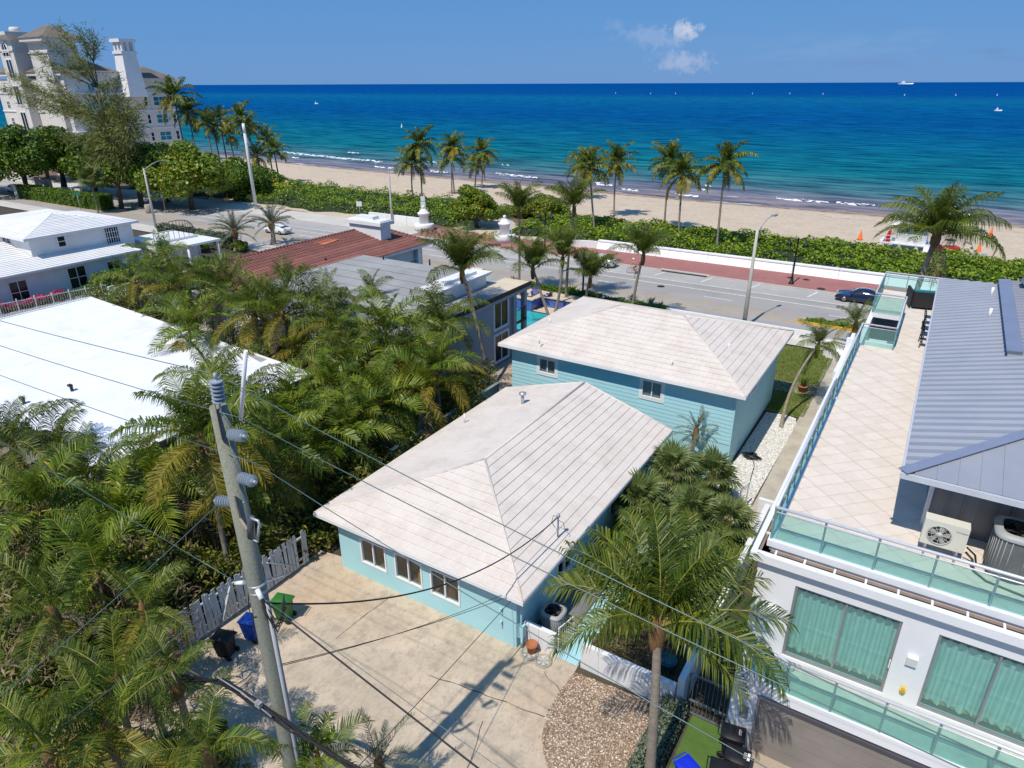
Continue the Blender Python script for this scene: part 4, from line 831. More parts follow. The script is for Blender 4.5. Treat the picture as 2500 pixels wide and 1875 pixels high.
# sliding doors with curtains
def curtain(parent, x0, x1, y, z0, z1, m, seed):
    R = random.Random(seed); n = 90; V = []; F = []; ph = 0
    for i in range(n+1):
        ph += R.uniform(.5,1.0); x = x0+(x1-x0)*i/n; d = .075*math.sin(ph)
        for j in range(4): z = z0+(z1-z0)*j/3; V.append((x+.02*math.sin(j*2.1+i), y+d*(1+.35*(3-j)/3), z+(.05*math.sin(ph*.5) if j == 0 else .02*math.sin(ph) if j == 3 else 0)))
    for i in range(n):
        for j in range(3): F.append((i*4+j,(i+1)*4+j,(i+1)*4+j+1,i*4+j+1))
    b = MB(); b.mesh(V, F, True); return b.build('curtain', m, parent)
M_curt = mat('sheer_curtain', (.66,.68,.66), .9, .1, 3); M_hem = mat('yellow_blind_hem', (.55,.45,.12), .9, .2, 3)
for i, (a0,a1,z0,z1) in enumerate(DR):
    d_ = window(H7, 'x', 18.75, -1, a0, a1, z0, z1, 2, 1, .075, M_alu, G_teal, proud=.03, depth=-.08, name='sliding_door')
    curtain(d_, a0+.05, a1-.05, 19.07, z0+.18, z1-.32, M_curt, i)
    w = MB(); w.box(a0+.05,a1-.05,19.2,19.21,z0+.02,z0+.5); w.build('curtain_lining', M_hem, d_)
    w = MB(); w.cbox((a1-.04,18.71,4.65),(.03,.05,.3)); w.build('handle', M_wtrim, d_)
# wall lights
for x, z in ((2.0,5.05),(-1.95,5.05)): w = MB(); w.hexa([(x-.14,18.65,z-.17),(x+.14,18.65,z-.17),(x+.14,18.75,z-.17),(x-.14,18.75,z-.17),(x-.14,18.58,z+.17),(x+.14,18.58,z+.17),(x+.14,18.75,z+.17),(x-.14,18.75,z+.17)]); w.build('wall_light', M_wtrim, H7)
w = MB(); w.lathe([(.07,0),(.09,.05),(.06,.1)], (2.0,18.65,3.85), 10, axis='Y'); w.cbox((2.0,18.67,3.98),(.1,.1,.12)); w.build('wall_outlet', M_yel, H7)
w = MB(); w.box(-2.2,-1.95,17.54,17.6,1.35,1.85); w.build('meter_panel', M_alu, H7)
# balcony slab with curved corner and glass
bx_ = [(-2.45,18.75),(-2.4,18.2),(-2.1,17.6),(-1.6,17.27),(-1.05,17.15),(12,17.15),(12,18.75)]
w = MB(); w.prism(bx_, 3.0, 3.3); w.build('balcony_slab', M_wst, H7)
w = MB(); 
for a, c in zip(bx_[:5], bx_[1:6]): w.bar((a[0],a[1]+.04,3.36), (c[0],c[1]+.04,3.36), .12, .14)
w.build('balcony_kerb', M_wst, H7)
w = MB(); w.prism([(x,y+.12 if y < 18.5 else y-.01) for x, y in bx_], 3.305, 3.32); w.build('balcony_floor', mat('balcony_tile', (.50,.52,.45), .8, .2, 2), H7)
def glass_rail(parent, pts, z, h, sp, lean=0.0, gm=None, name='railing', lower=True):
    rt = MB(); top = [(x,y,z+h) for x,y in pts]
    rt.tube(top, .05, 10); Rr = rt.build(name, M_rail, parent)
    if lower: rt = MB(); rt.tube([(x,y,z+h-.16) for x,y in pts], .025, 8); rt.build('lower_rail', M_rail, Rr)
    for (xa,ya),(xb,yb) in zip(pts, pts[1:]):
        a, b_ = Vector((xa,ya,z)), Vector((xb,yb,z)); n = max(1, round((b_-a).length/sp)); tdir = (b_-a).normalized(); nrm = Vector((tdir.y,-tdir.x,0))
        for k in range(n+1):
            p = a.lerp(b_, k/n); w = MB(); w.bar(p, p+Vector((0,0,h)), .035, .07, up=tdir); w.build('post', M_post, Rr)
        for k in range(n):
            p, q = a.lerp(b_, (k+.03)/n), a.lerp(b_, (k+.97)/n); w = MB(); o = nrm*.006
            w.hexa([p-o+Vector((0,0,.03)), q-o+Vector((0,0,.03)), q+o+Vector((0,0,.03)), p+o+Vector((0,0,.03)), p-o+Vector((0,0,h-.18)), q-o+Vector((0,0,h-.18)), q+o+Vector((0,0,h-.18)), p+o+Vector((0,0,h-.18))]); w.build('glass_panel', gm or G_teal, Rr)
    return Rr
glass_rail(H7, [(-2.4,18.7),(-2.36,18.2),(-2.08,17.65),(-1.58,17.32),(-1.03,17.2)], 3.42, 1.22, 1.5, name='balcony_railing')
glass_rail(H7, [(-1.03,17.2),(12.1,17.2)], 3.42, 1.22, 1.32, name='balcony_railing')
# roof terrace: slab, gutter, kerb
w = MB(); w.box(-2.42,12,19.15,39.8,6.98,7.26); w.box(-.75,12,39.8,46.5,6.98,7.26); w.box(-2.45,12,46.5,52.6,6.98,7.26); w.build('terrace_slab', M_wst, H7)
w = MB(); w.box(-2.85,12,18.5,18.72,6.86,7.14); w.box(-2.85,-2.68,18.72,40,6.86,7.14); w.build('cornice', M_wst, H7)
w = MB(); w.box(-2.68,12,18.72,19.15,6.86,6.98); w.box(-2.68,-2.42,19.15,40,6.86,6.98); w.build('gutter', mat('brown_gutter', (.27,.20,.155), .8, .3, 2), H7)
x = -2.2
while x < 9: w = MB(); w.box(x,x+.06,18.72,19.1,6.98,7.05); w.build('gutter_bracket', M_wst, H7); x += .85
y = 19.9
while y < 39: w = MB(); w.box(-2.68,-2.42,y,y+.06,6.98,7.05); w.build('gutter_bracket', M_wst, H7); y += .85
w = MB(); w.box(-2.5,12,19.06,19.3,7.14,7.36); w.box(-2.5,-2.3,19.3,39.8,7.14,7.36); w.build('terrace_kerb', M_wst, H7)
# diagonal floor tiles, clipped to the terrace
m, t, p = newmat('terrace_travertine'); oi = N(t, 'ShaderNodeObjectInfo'); c = ramp(t, noise(t, 1.8, 6, .65), [(.3, (.62,.53,.45)), (.7, (.74,.66,.585))]); c = mixc(t, .5, c, ramp(t, oi.outputs['Random'], [(0, (.65,.57,.49)), (.5, (.69,.615,.535)), (1, (.74,.67,.60))])); L(t, c, p.inputs['Base Color']); p.inputs['Roughness'].default_value = .6; M_ttile = m
w = MB()
RC = [(-2.3,12,19.3,22.6),(-2.3,1.6,22.6,39.7),(-.7,1.6,39.7,46.5),(-2.4,6,46.5,52.5)]
for a,b_,c_,d_ in RC: w.box(a,b_,c_,d_,7.262,7.285)
FL = w.build('terrace_floor', mat('tile_grout', (.58,.505,.43), .9, .2), H7)
def clip(poly, x0, x1, y0, y1):
    for ax, v, s in ((0,x0,1),(0,x1,-1),(1,y0,1),(1,y1,-1)):
        out = []
        for i in range(len(poly)):
            a, b_ = poly[i-1], poly[i]; ia, ib = (a[ax]-v)*s >= 0, (b_[ax]-v)*s >= 0
            if ia != ib: f = (v-a[ax])/(b_[ax]-a[ax]); out.append((a[0]+(b_[0]-a[0])*f, a[1]+(b_[1]-a[1])*f))
            if ib: out.append(b_)
        poly = out
        if not poly: return []
    return poly
TS = .62; hd = TS/math.sqrt(2); gp_ = .006; nt_ = 0
for (rx0,rx1,ry0,ry1) in RC:
    rx1 = min(rx1, 5.0); i0, i1 = int((rx0)/hd)-2, int(rx1/hd)+2
    for i in range(i0, i1):
        for j in range(int(ry0/hd)-1, int(ry1/hd)+2):
            if (i+j) % 2: continue
            cx, cy = i*hd, j*hd; r = hd-gp_; pl = clip([(cx-r,cy),(cx,cy-r),(cx+r,cy),(cx,cy+r)], rx0, rx1, ry0, ry1)
            if len(pl) < 3: continue
            a = abs(sum(pl[k-1][0]*pl[k][1]-pl[k][0]*pl[k-1][1] for k in range(len(pl))))/2
            if a < .02: continue
            nt_ += 1; w = MB(); zt = 7.295+.002*((i*7+j*3)%4); w.poly([(x,y,zt) for x,y in (pl if sum(pl[k-1][0]*pl[k][1]-pl[k][0]*pl[k-1][1] for k in range(len(pl)))>0 else pl[::-1])]); w.build('floor_tile', M_ttile, FL)
glass_rail(H7, [(-2.42,19.2),(12,19.2)], 7.36, 1.15, 1.47, name='terrace_railing')
glass_rail(H7, [(-2.42,19.2),(-2.42,30.6)], 7.36, 1.15, 1.15, name='terrace_railing')
glass_rail(H7, [(-2.42,30.9),(-2.42,39.75),(-.75,39.75),(-.75,46.55),(-2.45,46.55),(-2.45,52.6),(6,52.6)], 7.3, 1.2, 1.3, name='terrace_railing')
# ledge of the stair bay below the notch
w = MB(); w.box(-3.1,-.8,39.9,46.4,5.4,5.6); w.box(-3.3,-3.1,39.0,46.5,5.3,5.75); w.box(-3.3,-.8,43.2,43.5,5.6,6.4); w.build('bay_roof', M_wst, H7)
w = MB(); w.box(-1.25,-.85,40,46.4,5.6,5.64); w.build('bay_grating', mat('dark_grating', (.10,.095,.085), .9, .4, 6), H7)
w = MB(); w.box(-3.2,-2.65,39.1,46.4,0,5.3); w.build('bay_wall', M_wst, H7)
# penthouse walls clad in metal
M_clad = mat('grey_metal_cladding', (.20,.215,.24), .4, .12, .8, metal=.35, fine=.03)
w = MB(); w.box(1.6,12,22.6,46,7.3,9.95); PH_ = w.build('penthouse_wall', M_clad, H7)
x = 1.62
while x < 8: w = MB(); w.box(x,x+.04,22.55,22.6,7.3,9.95); w.build('cladding_seam', M_clad, PH_); x += .42
w = MB(); w.box(1.5,1.62,22.45,22.62,7.3,9.95); w.build('corner_trim', M_rail, PH_)
# standing-seam roof
m, t, p = newmat('grey_standing_seam'); c = ramp(t, noise(t, .7, 4), [(.3, (.31,.325,.37)), (.7, (.35,.365,.405))]); L(t, c, p.inputs['Base Color']); p.inputs['Roughness'].default_value = .42; p.inputs['Metallic'].default_value = .25; M_seam = m
ex, ey0, ey1, ez, hw, sl_ = .64, 20.65, 46.0, 10.0, 6.0, .25
rz_ = ez+hw*sl_; w = MB(); w.poly([(ex,ey0,ez-.02),(ex+2*hw,ey0,ez-.02),(ex+hw,ey0+hw,rz_-.02)]); w.poly([(ex,ey1,ez-.02),(ex,ey0,ez-.02),(ex+hw,ey0+hw,rz_-.02),(ex+hw,ey1-hw,rz_-.02)]); w.poly([(ex+2*hw,ey0,ez-.02),(ex+2*hw,ey1,ez-.02),(ex+hw,ey1-hw,rz_-.02),(ex+hw,ey0+hw,rz_-.02)]); w.poly([(ex+2*hw,ey1,ez-.02),(ex,ey1,ez-.02),(ex+hw,ey1-hw,rz_-.02)])
RF = w.build('metal_roof', M_seam, H7)
pw = .53; y = ey0+.05
while y < ey1-.05:
    y2 = min(y+pw, ey1-.02); f = lambda yy: min(hw, yy-ey0, ey1-yy); l0, l1 = f(y), f(y2)
    ym = y+.12; lm = f(ym); w = MB(); hr = .065
    w.poly([(ex,y,ez),(ex+l0,y,ez+l0*sl_),(ex+lm,ym,ez+lm*sl_+hr),(ex,ym,ez+hr)][::-1]); w.poly([(ex,ym,ez+hr),(ex+lm,ym,ez+lm*sl_+hr),(ex+l1,y2,ez+l1*sl_),(ex,y2,ez)][::-1]); w.poly([(ex,y,ez),(ex,ym,ez+hr),(ex,y2,ez)]); w.build('roof_panel', M_seam, RF); y += pw
x = ex+.3
while x < 8:
    x2 = x+pw; f = lambda xx: min(hw, xx-ex, ex+2*hw-xx); l0, l1 = f(x), f(x2)
    w = MB(); w.hexa([(x,ey0,ez-.01),(x2-.012,ey0,ez-.01),(x2-.012,ey0+l1,ez+l1*sl_-.01),(x,ey0+l0,ez+l0*sl_-.01),(x,ey0,ez+.012),(x2-.012,ey0,ez+.012),(x2-.012,ey0+l1,ez+l1*sl_+.012),(x,ey0+l0,ez+l0*sl_+.012)])
    w.bar((x,ey0,ez+.02), (x,ey0+l0+.001,ez+l0*sl_+.02), .02, .035); w.build('roof_panel', M_seam, RF); x += pw
w = MB(); n_ = Vector((-sl_,-sl_,1)).normalized()*.05; w.bar(Vector((ex-.02,ey0-.02,ez))+n_, Vector((ex+hw,ey0+hw,rz_))+n_, .34, .03); w.build('hip_flashing', mat('blue_grey_flashing', (.25,.28,.38), .4, .08, metal=.25), RF)
w = MB(); w.box(ex-.08,12.7,ey0-.1,ey0-.02,9.82,10.0); w.box(ex-.06,ex-.0,ey0-.02,ey1,9.86,9.98); w.build('eave_gutter', M_rail, RF)
w = MB(); w.box(ex,1.6,ey0,46,9.84,9.86); w.box(1.6,12,ey0,22.6,9.84,9.86); w.build('soffit', M_rail, RF)
# raised middle part of the roof with a dome ventilator
zq = lambda x: ez+(x-ex)*sl_
w = MB(); w.hexa([(3.3,31.0,10.5),(8.5,31.0,10.5),(8.5,43.0,10.5),(3.3,43.0,10.5),(3.3,31.0,zq(3.3)+.3),(8.5,31.0,zq(3.3)+.75),(8.5,43.0,zq(3.3)+.75),(3.3,43.0,zq(3.3)+.3)]); RM = w.build('raised_roof', M_seam, RF)
w = MB(); w.hexa([(3.22,30.9,zq(3.3)+.3),(3.75,30.9,zq(3.3)+.345),(3.75,43.1,zq(3.3)+.345),(3.22,43.1,zq(3.3)+.3),(3.22,30.9,zq(3.3)+.34),(3.75,30.9,zq(3.3)+.385),(3.75,43.1,zq(3.3)+.385),(3.22,43.1,zq(3.3)+.34)]); w.build('edge_flashing', MATS['blue_grey_flashing'], RM)
y = 31.0
while y < 43: w = MB(); w.bar((3.75,y,zq(3.3)+.37),(8.4,y+1.2,zq(3.3)+.77),.04,.06); w.build('seam', M_seam, RM); y += .5
w = MB(); w.lathe([(.75,0),(.75,.25),(1.0,.3),(.95,.5),(.7,.7),(.35,.82),(.02,.86)], (5.0,41.6,11.0), 20); w.build('dome_ventilator', mat('polished_steel', (.6,.61,.62), .22, .05, metal=.9), RF)
for px_, py_ in ((2418,763),(2423,711)): q = at(px_, py_, 10.75); w = MB(); w.tube([(q.x,q.y,10.45),(q.x,q.y,10.95)], .07, 8); w.build('vent_pipe', M_wtrim, RF)
# ------------------------------------------------------------------ things on the terrace
M_beige = mat('beige_casing', (.62,.60,.52), .5, .06, 1, .03); M_redp = mat('red_print', (.6,.04,.04), .5); M_ink = mat('black_print', (.03,.03,.03), .5)
A1 = thing('split_air_conditioner', 'beige split air conditioner with one round fan on a stand on the terrace', 'air conditioner', (2.07,21.0,7.3))
w = MB(); w.box(-.57,.57,-.2,.2,.45,1.3); cs = w.build('casing', M_beige, A1)
w = MB(); w.tube([(-.13+.31*math.cos(k*math.pi/12),-.225,.87+.31*math.sin(k*math.pi/12)) for k in range(25)], .018, 6, False); w.tube([(-.13+.2*math.cos(k*math.pi/12),-.225,.87+.2*math.sin(k*math.pi/12)) for k in range(25)], .006, 4, False); w.lathe([(.09,0),(.09,.02)], (-.13,-.24,.87), 14, axis='Y')
for k in range(12): a = k*math.pi/6; w.bar((-.13,-.23,.87),(-.13+.3*math.cos(a),-.23,.87+.3*math.sin(a)),.012)
w.build('fan_guard', mat('guard_grey', (.5,.49,.45), .5), A1)
w = MB(); w.lathe([(.3,0),(.3,.004)], (-.13,-.207,.87), 24, axis='Y'); w.build('fan_opening', M_dark, A1)
for k in range(5):
    a = k*2*math.pi/5; w = MB(); c0 = Vector((-.13,-.222,.87)); r = Vector((math.cos(a),0,math.sin(a))); s = Vector((-math.sin(a),0,math.cos(a))); w.poly([c0+r*.08-s*.03, c0+r*.27-s*.02, c0+r*.27+s*.13, c0+r*.08+s*.05]); w.build('fan_blade', mat('blade_grey', (.35,.35,.34), .5), A1)
for k, (dx, dz) in enumerate(((0,.02),(-.022,-.018),(.022,-.018))):
    w = MB(); x_, z_ = .27+dx, 1.12+dz; w.poly([(x_,-.203,z_+.022),(x_+.012,-.203,z_),(x_,-.203,z_-.022),(x_-.012,-.203,z_)][::-1]); w.build('logo_diamond', M_redp, A1)
lettering('MITSUBISHI', .05, M_ink, A1, (.43,-.203,1.11), (rad(90),0,0))
for sx in (-.4,.4):
    w = MB(); w.bar((sx,-.2,0),(sx,-.2,.45),.06); w.bar((sx,.2,0),(sx,.2,.45),.06); w.bar((sx,-.35,.43),(sx,.25,.43),.05); w.build('stand_leg', M_alu, A1)
def condenser(name, label, loc, r=.5, h=1.0, body=None):
    T_ = thing(name, label, 'air conditioner', loc); body = body or mat('condenser_grey', (.13,.14,.14), .6, .2, 2)
    def sq(s, z, n=28): return [(s*math.copysign(abs(math.cos(a))**.55, math.cos(a)), s*math.copysign(abs(math.sin(a))**.55, math.sin(a)), z) for a in [2*math.pi*k/n for k in range(n)]]
    n = 28; V = sq(r*.97,.08)+sq(r*.97,h*.95); b = MB(); b.mesh(V, [(k,(k+1)%n,n+(k+1)%n,n+k) for k in range(n)], True); b.build('coil_body', body, T_)
    for k in range(n):
        a = 2*math.pi*(k+.5)/n; x_, y_ = r*math.copysign(abs(math.cos(a))**.55, math.cos(a)), r*math.copysign(abs(math.sin(a))**.55, math.sin(a)); w = MB(); w.tube([(x_,y_,.1),(x_,y_,h*.93)], .012, 4); w.build('louvre_wire', mat('wire_grey', (.36,.37,.37), .5), T_)
    b = MB(); V = sq(r*1.05,h*.92)+sq(r*1.07,h)+sq(r*.78,h+.05)+[(x_*.74,y_*.74,h+.04) for x_,y_,_ in sq(r,0)]; b.mesh(V, [(j*n+k,j*n+(k+1)%n,(j+1)*n+(k+1)%n,(j+1)*n+k) for j in range(3) for k in range(n)], True); b.build('top_shroud', mat('shroud_grey', (.36,.37,.36), .5, .1), T_)
    b = MB(); b.lathe([(.01,h-.12),(r*.74,h-.12)], n=24); b.build('fan_well', M_dark, T_)
    for k in range(4): a = k*math.pi/2; b = MB(); c = Vector((0,0,h-.08)); u = Vector((math.cos(a),math.sin(a),0)); s = Vector((-u.y,u.x,.25)); b.poly([c+u*.08, c+u*r*.68-s*.02, c+u*r*.66+s*.2, c+u*.08+s*.08]); b.build('fan_blade', mat('blade_dark', (.08,.08,.085), .5), T_)
    b = MB(); b.lathe([(.11,h),(.11,h+.05)], n=12)
    for k in range(10): a = k*math.pi/5; b.tube([(0,0,h+.045),(r*.76*math.cos(a),r*.76*math.sin(a),h+.045)], .008, 4)
    for q_ in (.3,.5,.65): b.tube([(r*q_*math.cos(a),r*q_*math.sin(a),h+.045) for a in [k*math.pi/12 for k in range(25)]], .006, 4, False)
    b.build('fan_grille', M_iron, T_)
    b = MB(); b.lathe([(r*1.02,0),(r*1.02,.09),(.01,.09)], n=20); b.build('base_pan', M_iron, T_); return T_
condenser('round_condenser', 'large dark grey condenser unit with a top fan at the terrace edge', (3.85,21.3,7.3), .62, 1.45)
condenser('square_condenser', 'grey condenser unit behind the small white block wall at the bungalow corner', (-9.95,19.0,.02), .45, .95, mat('condenser_light', (.30,.31,.31), .5, .2, 2))
w = MB(); w.tube([(2.7,20.95,7.75),(2.9,20.9,7.6),(3.0,20.7,7.35),(3.3,20.4,7.33),(4.2,20.2,7.33),(4.5,20.5,7.33)], .035, 8); w.tube([(2.7,20.98,7.9),(2.95,21.0,7.7),(3.05,21.1,7.35),(3.2,21.2,7.33)], .03, 8); tag(w.build('refrigerant_hose', M_black), 'black refrigerant hoses running between the two terrace cooling units', 'hose')
# sofa, bar table, stools
M_wick = mat('black_wicker', (.018,.018,.022), .7, .4, 20, .3, 60, .5, 80); M_tealc = mat('teal_cushion', (.02,.22,.27), .85, .15, 4)
SF = thing('corner_sofa', 'black wicker corner sofa with a teal cushion at the far end of the terrace', 'sofa', (.35,49.6,7.3), rad(12)); SF.scale = (1.2,1.2,1.15)
w = MB(); w.box(-.9,.35,-.8,-.68,.12,.95); w.box(.35,1.1,-.45,-.33,.12,.95); w.box(-.95,-.83,-.8,.6,.12,.95); w.hexa([(.3,-.8,.12),(.42,-.8,.12),(.5,-.35,.12),(.4,-.35,.12),(.3,-.8,.95),(.42,-.8,.95),(.5,-.35,.95),(.4,-.35,.95)]); w.build('backrest', M_wick, SF)
w = MB(); w.box(-.82,1.05,-.66,.5,.12,.4); w.build('seat_base', M_wick, SF)
w = MB(); w.box(-.8,.33,-.62,-.42,.42,1.02); w.build('back_cushion', M_tealc, SF); w = MB(); w.box(-.8,1.0,-.4,.5,.41,.55); w.build('seat_cushion', M_tealc, SF)
for x, y in ((-.85,-.72),(1.0,-.38),(-.85,.5),(.35,-.74)): w = MB(); w.box(x-.03,x+.03,y-.03,y+.03,0,.12); w.build('leg', M_rail, SF)
TB = thing('bar_table', 'tall bar table half under the metal roof edge', 'table', (1.25,45.6,7.3))
w = MB(); w.box(-.45,.45,-.45,.45,1.02,1.08); w.build('table_top', mat('grey_wood', (.30,.28,.25), .7), TB)
for sx in (-.38,.38):
    for sy in (-.38,.38): w = MB(); w.box(sx-.03,sx+.03,sy-.03,sy+.03,0,1.02); w.build('leg', M_iron, TB)
def stool(x, y, rz, label):
    T_ = thing('bar_stool', label, 'stool', (x,y,7.3), rz, 'bar stools along the terrace')
    w = MB(); w.box(-.22,.22,-.22,.22,.72,.78); w.build('seat', mat('blue_sling', (.015,.06,.13), .7), T_)
    for sx in (-.2,.2):
        for sy in (-.2,.2): w = MB(); w.bar((sx*1.15,sy*1.15,0),(sx,sy,.74),.035); w.build('leg', M_iron, T_)
        w = MB(); w.bar((sx,.2,.74),(sx,.28,1.2),.035); w.build('back_post', M_iron, T_)
    for z in (.9,1.03,1.16): w = MB(); w.bar((-.2,.25,z),(.2,.25,z),.02,.06); w.build('back_slat', M_iron, T_)
    w = MB(); w.bar((-.22,-.22,.3),(.22,-.22,.3),.03); w.bar((-.22,.22,.3),(.22,.22,.3),.03); w.build('foot_rest', M_iron, T_)
for i, (x, y) in enumerate(((.62,44.5),(.66,43.3),(.62,42.1),(.7,41.0))): stool(x, y, rad(80), ('dark bar stool next to the tall table', 'second dark bar stool from the tall table', 'third dark bar stool from the tall table', 'dark bar stool nearest the camera on the terrace')[i])
# ================================================================== YARD: fences, walls, gates
M_gwood = mat('weathered_white_wood', (.56,.57,.58), .85, .3, 2.5, .3, 18, .3, 30, stretch=(1,1,.25))
R_ = random.Random(11)
FN = thing('picket_fence', 'weathered whitish wooden board fence with loose pickets beside the driveway', 'fence')
y = 4.6; k = 0
while y < 16.7:
    h = 1.85+R_.uniform(-.1,.1); tl = R_.gauss(0,.03); wd_ = .15
    if R_.random() < .03: y += .19; continue
    a, b_ = Vector((-21.72,y,.04+R_.uniform(0,.06))), Vector((-21.72+R_.uniform(-.04,.04),y+tl*h,h)); w = MB(); w.bar(a, b_, .022, wd_, up=(0,1,0)); w.build('picket', M_gwood, FN); y += .185
for z in (.35,1.45): w = MB(); w.box(-21.83,-21.76,5.3,16.8,z,z+.09); w.build('fence_rail', M_gwood, FN)
for (ya,za,yb,zb) in ((14.5,1.5,15.9,.35),(14.1,.7,15.2,.3),(11.9,.1,12.6,1.6),(10.1,1.4,9.4,.2)): w = MB(); w.bar((-21.66,ya,za),(-21.66,yb,zb),.022,.14,up=(1,0,0)); w.build('loose_board', M_gwood, FN)
q = 0
BF = thing('grey_board_fence', 'dark grey solid board fence beside the two-storey turquoise house', 'fence')
y = 24.4
while y < 35: w = MB(); w.box(-23.3,-23.22,y,y+.99,0,1.75+.02*math.sin(y*7)); w.build('board', mat('grey_green_board', (.20,.25,.25), .8, .25, 2), BF); y += 1.0
w = MB(); w.box(-23.38,-23.14,24.4,35.4,1.78,1.86); w.build('cap_rail', MATS['grey_green_board'], BF)
def blockwall(name, label, x0, x1, y0, y1, h, m=None, capm=True):
    T_ = thing(name, label, 'wall'); alongx = (x1-x0) > (y1-y0); n = max(1, round((x1-x0 if alongx else y1-y0)/.8)); rows = max(1, round(h/.4))
    for i in range(n):
        for j in range(rows):
            w = MB(); g = .006
            if alongx: w.box(x0+(x1-x0)*i/n+g, x0+(x1-x0)*(i+1)/n-g, y0, y1, h*j/rows+g, h*(j+1)/rows-g)
            else: w.box(x0, x1, y0+(y1-y0)*i/n+g, y0+(y1-y0)*(i+1)/n-g, h*j/rows+g, h*(j+1)/rows-g)
            w.build('block', m or M_white, T_)
    w = MB(); w.box(x0+.02,x1-.02,y0+.02,y1-.02,0,h-.01); w.build('core', M_white, T_); return T_
blockwall('small_block_wall', 'short white block wall screening the condenser at the bungalow corner', -10.62, -9.22, 17.72, 17.92, 1.05)
blockwall('garden_block_wall', 'white block wall between the pebble bed and the front garden', -8.1, -4.42, 17.78, 17.98, 1.15)
blockwall('side_block_wall', 'short white block wall across the side path below the terrace', -4.75, -3.1, 30.6, 30.8, 1.6)
T_ = thing('boundary_wall', 'long plain white boundary wall left of the modern house', 'wall')
for k in range(6): w = MB(); w.box(-4.36,-4.12,17.75+k*2.1,17.75+k*2.1+2.095,0,1.6); w.build('wall_panel', M_white, T_)
def gate(name, label, a, b_, h, m, bars, fr=.05, mid=None):
    T_ = thing(name, label, 'gate'); a, b_ = Vector(a), Vector(b_); up = Vector((0,0,h))
    w = MB(); w.bar(a, a+up, fr); w.bar(b_, b_+up, fr); w.bar(a+up, b_+up, fr); w.bar(a+Vector((0,0,.08)), b_+Vector((0,0,.08)), fr)
    if mid: w.bar(a+up*mid, b_+up*mid, fr)
    w.build('gate_frame', m, T_)
    for k in range(1, bars): p = a.lerp(b_, k/bars); w = MB(); w.bar(p+Vector((0,0,.08)), p+up, .018); w.build('bar', m, T_)
    return T_
gate('white_bar_gate', 'small white metal bar gate standing open beside the condenser', (-9.15,17.95,.03), (-8.95,18.85,.03), 1.25, M_wtrim, 8, .045)
gate('white_side_gate', 'narrow white gate standing open at the pebble strip', (-5.75,31.2,.02), (-5.55,32.1,.02), 1.5, M_wtrim, 6, .05)
M_gmetal = mat('grey_gate_metal', (.16,.18,.20), .5, .15, 3, metal=.3)
gate('grey_bar_gate', 'dark grey metal bar gate between the boundary wall and the modern house', (-4.0,17.95,.0), (-2.62,17.95,.0), 1.85, M_gmetal, 10, .06, .36)
# ------------------------------------------------------------------ pots, discs, hose
M_terra = mat('terracotta', (.38,.14,.06), .8, .2, 4)
T_ = thing('terracotta_pot', 'empty terracotta pot at the corner of the bungalow', 'pot', (-10.05,17.42,.04)); w = MB(); w.lathe([(.13,0),(.15,.02),(.2,.36),(.24,.37),(.24,.45),(.2,.45),(.17,.3),(.02,.3)], n=18); w.build('pot_body', M_terra, T_)
for i, (x, y, lb) in enumerate(((-10.1,17.32,'round grey stepping stone under the terracotta pot'),(-9.45,17.28,'round pale stepping stone beside the small white block wall'))):
    T_ = thing('stepping_stone', lb, 'stepping stone', (x,y,.022)); w = MB(); w.lathe([(.34,0),(.36,.02),(.34,.045),(.28,.045),(.27,.03),(.02,.03)], n=22); w.build('ring', mat('grey_stone', (.34,.33,.29), .9, .25, 6), T_)
    for k in range(6): a = k*math.pi/3; w = MB(); w.poly([(.03*math.cos(a),.03*math.sin(a),.036),(.25*math.cos(a-.35),.25*math.sin(a-.35),.036),(.25*math.cos(a+.35),.25*math.sin(a+.35),.036)]); w.build('petal', mat('pale_stone', (.52,.49,.43), .9, .25, 6), T_)
T_ = thing('turquoise_pot', 'dark turquoise garden pot behind the white block wall', 'pot', (-5.25,19.4,.02)); w = MB(); w.lathe([(.2,0),(.3,.15),(.36,.4),(.34,.5),(.38,.52),(.33,.52),(.3,.42),(.02,.42)], n=20); w.build('pot_body', mat('teal_glaze', (.015,.10,.11), .25, .2), T_)
w = MB(); pts = []
for k in range(90): a = k*.55; r = .28+.1*math.sin(k*1.7)+.08*math.sin(k*.31); pts.append((-6.6+r*math.cos(a)*1.35, 37.4+r*math.sin(a), .06+.0016*k+.02*math.sin(k*2.3)))
pts += [(-6.2,36.5,.05),(-5.9,34,.05),(-5.6,32.2,.05),(-5.0,31.6,.05)]
w.tube(pts, .022, 6); tag(w.build('garden_hose', M_black), 'black garden hose coiled on the white stone chips', 'hose')
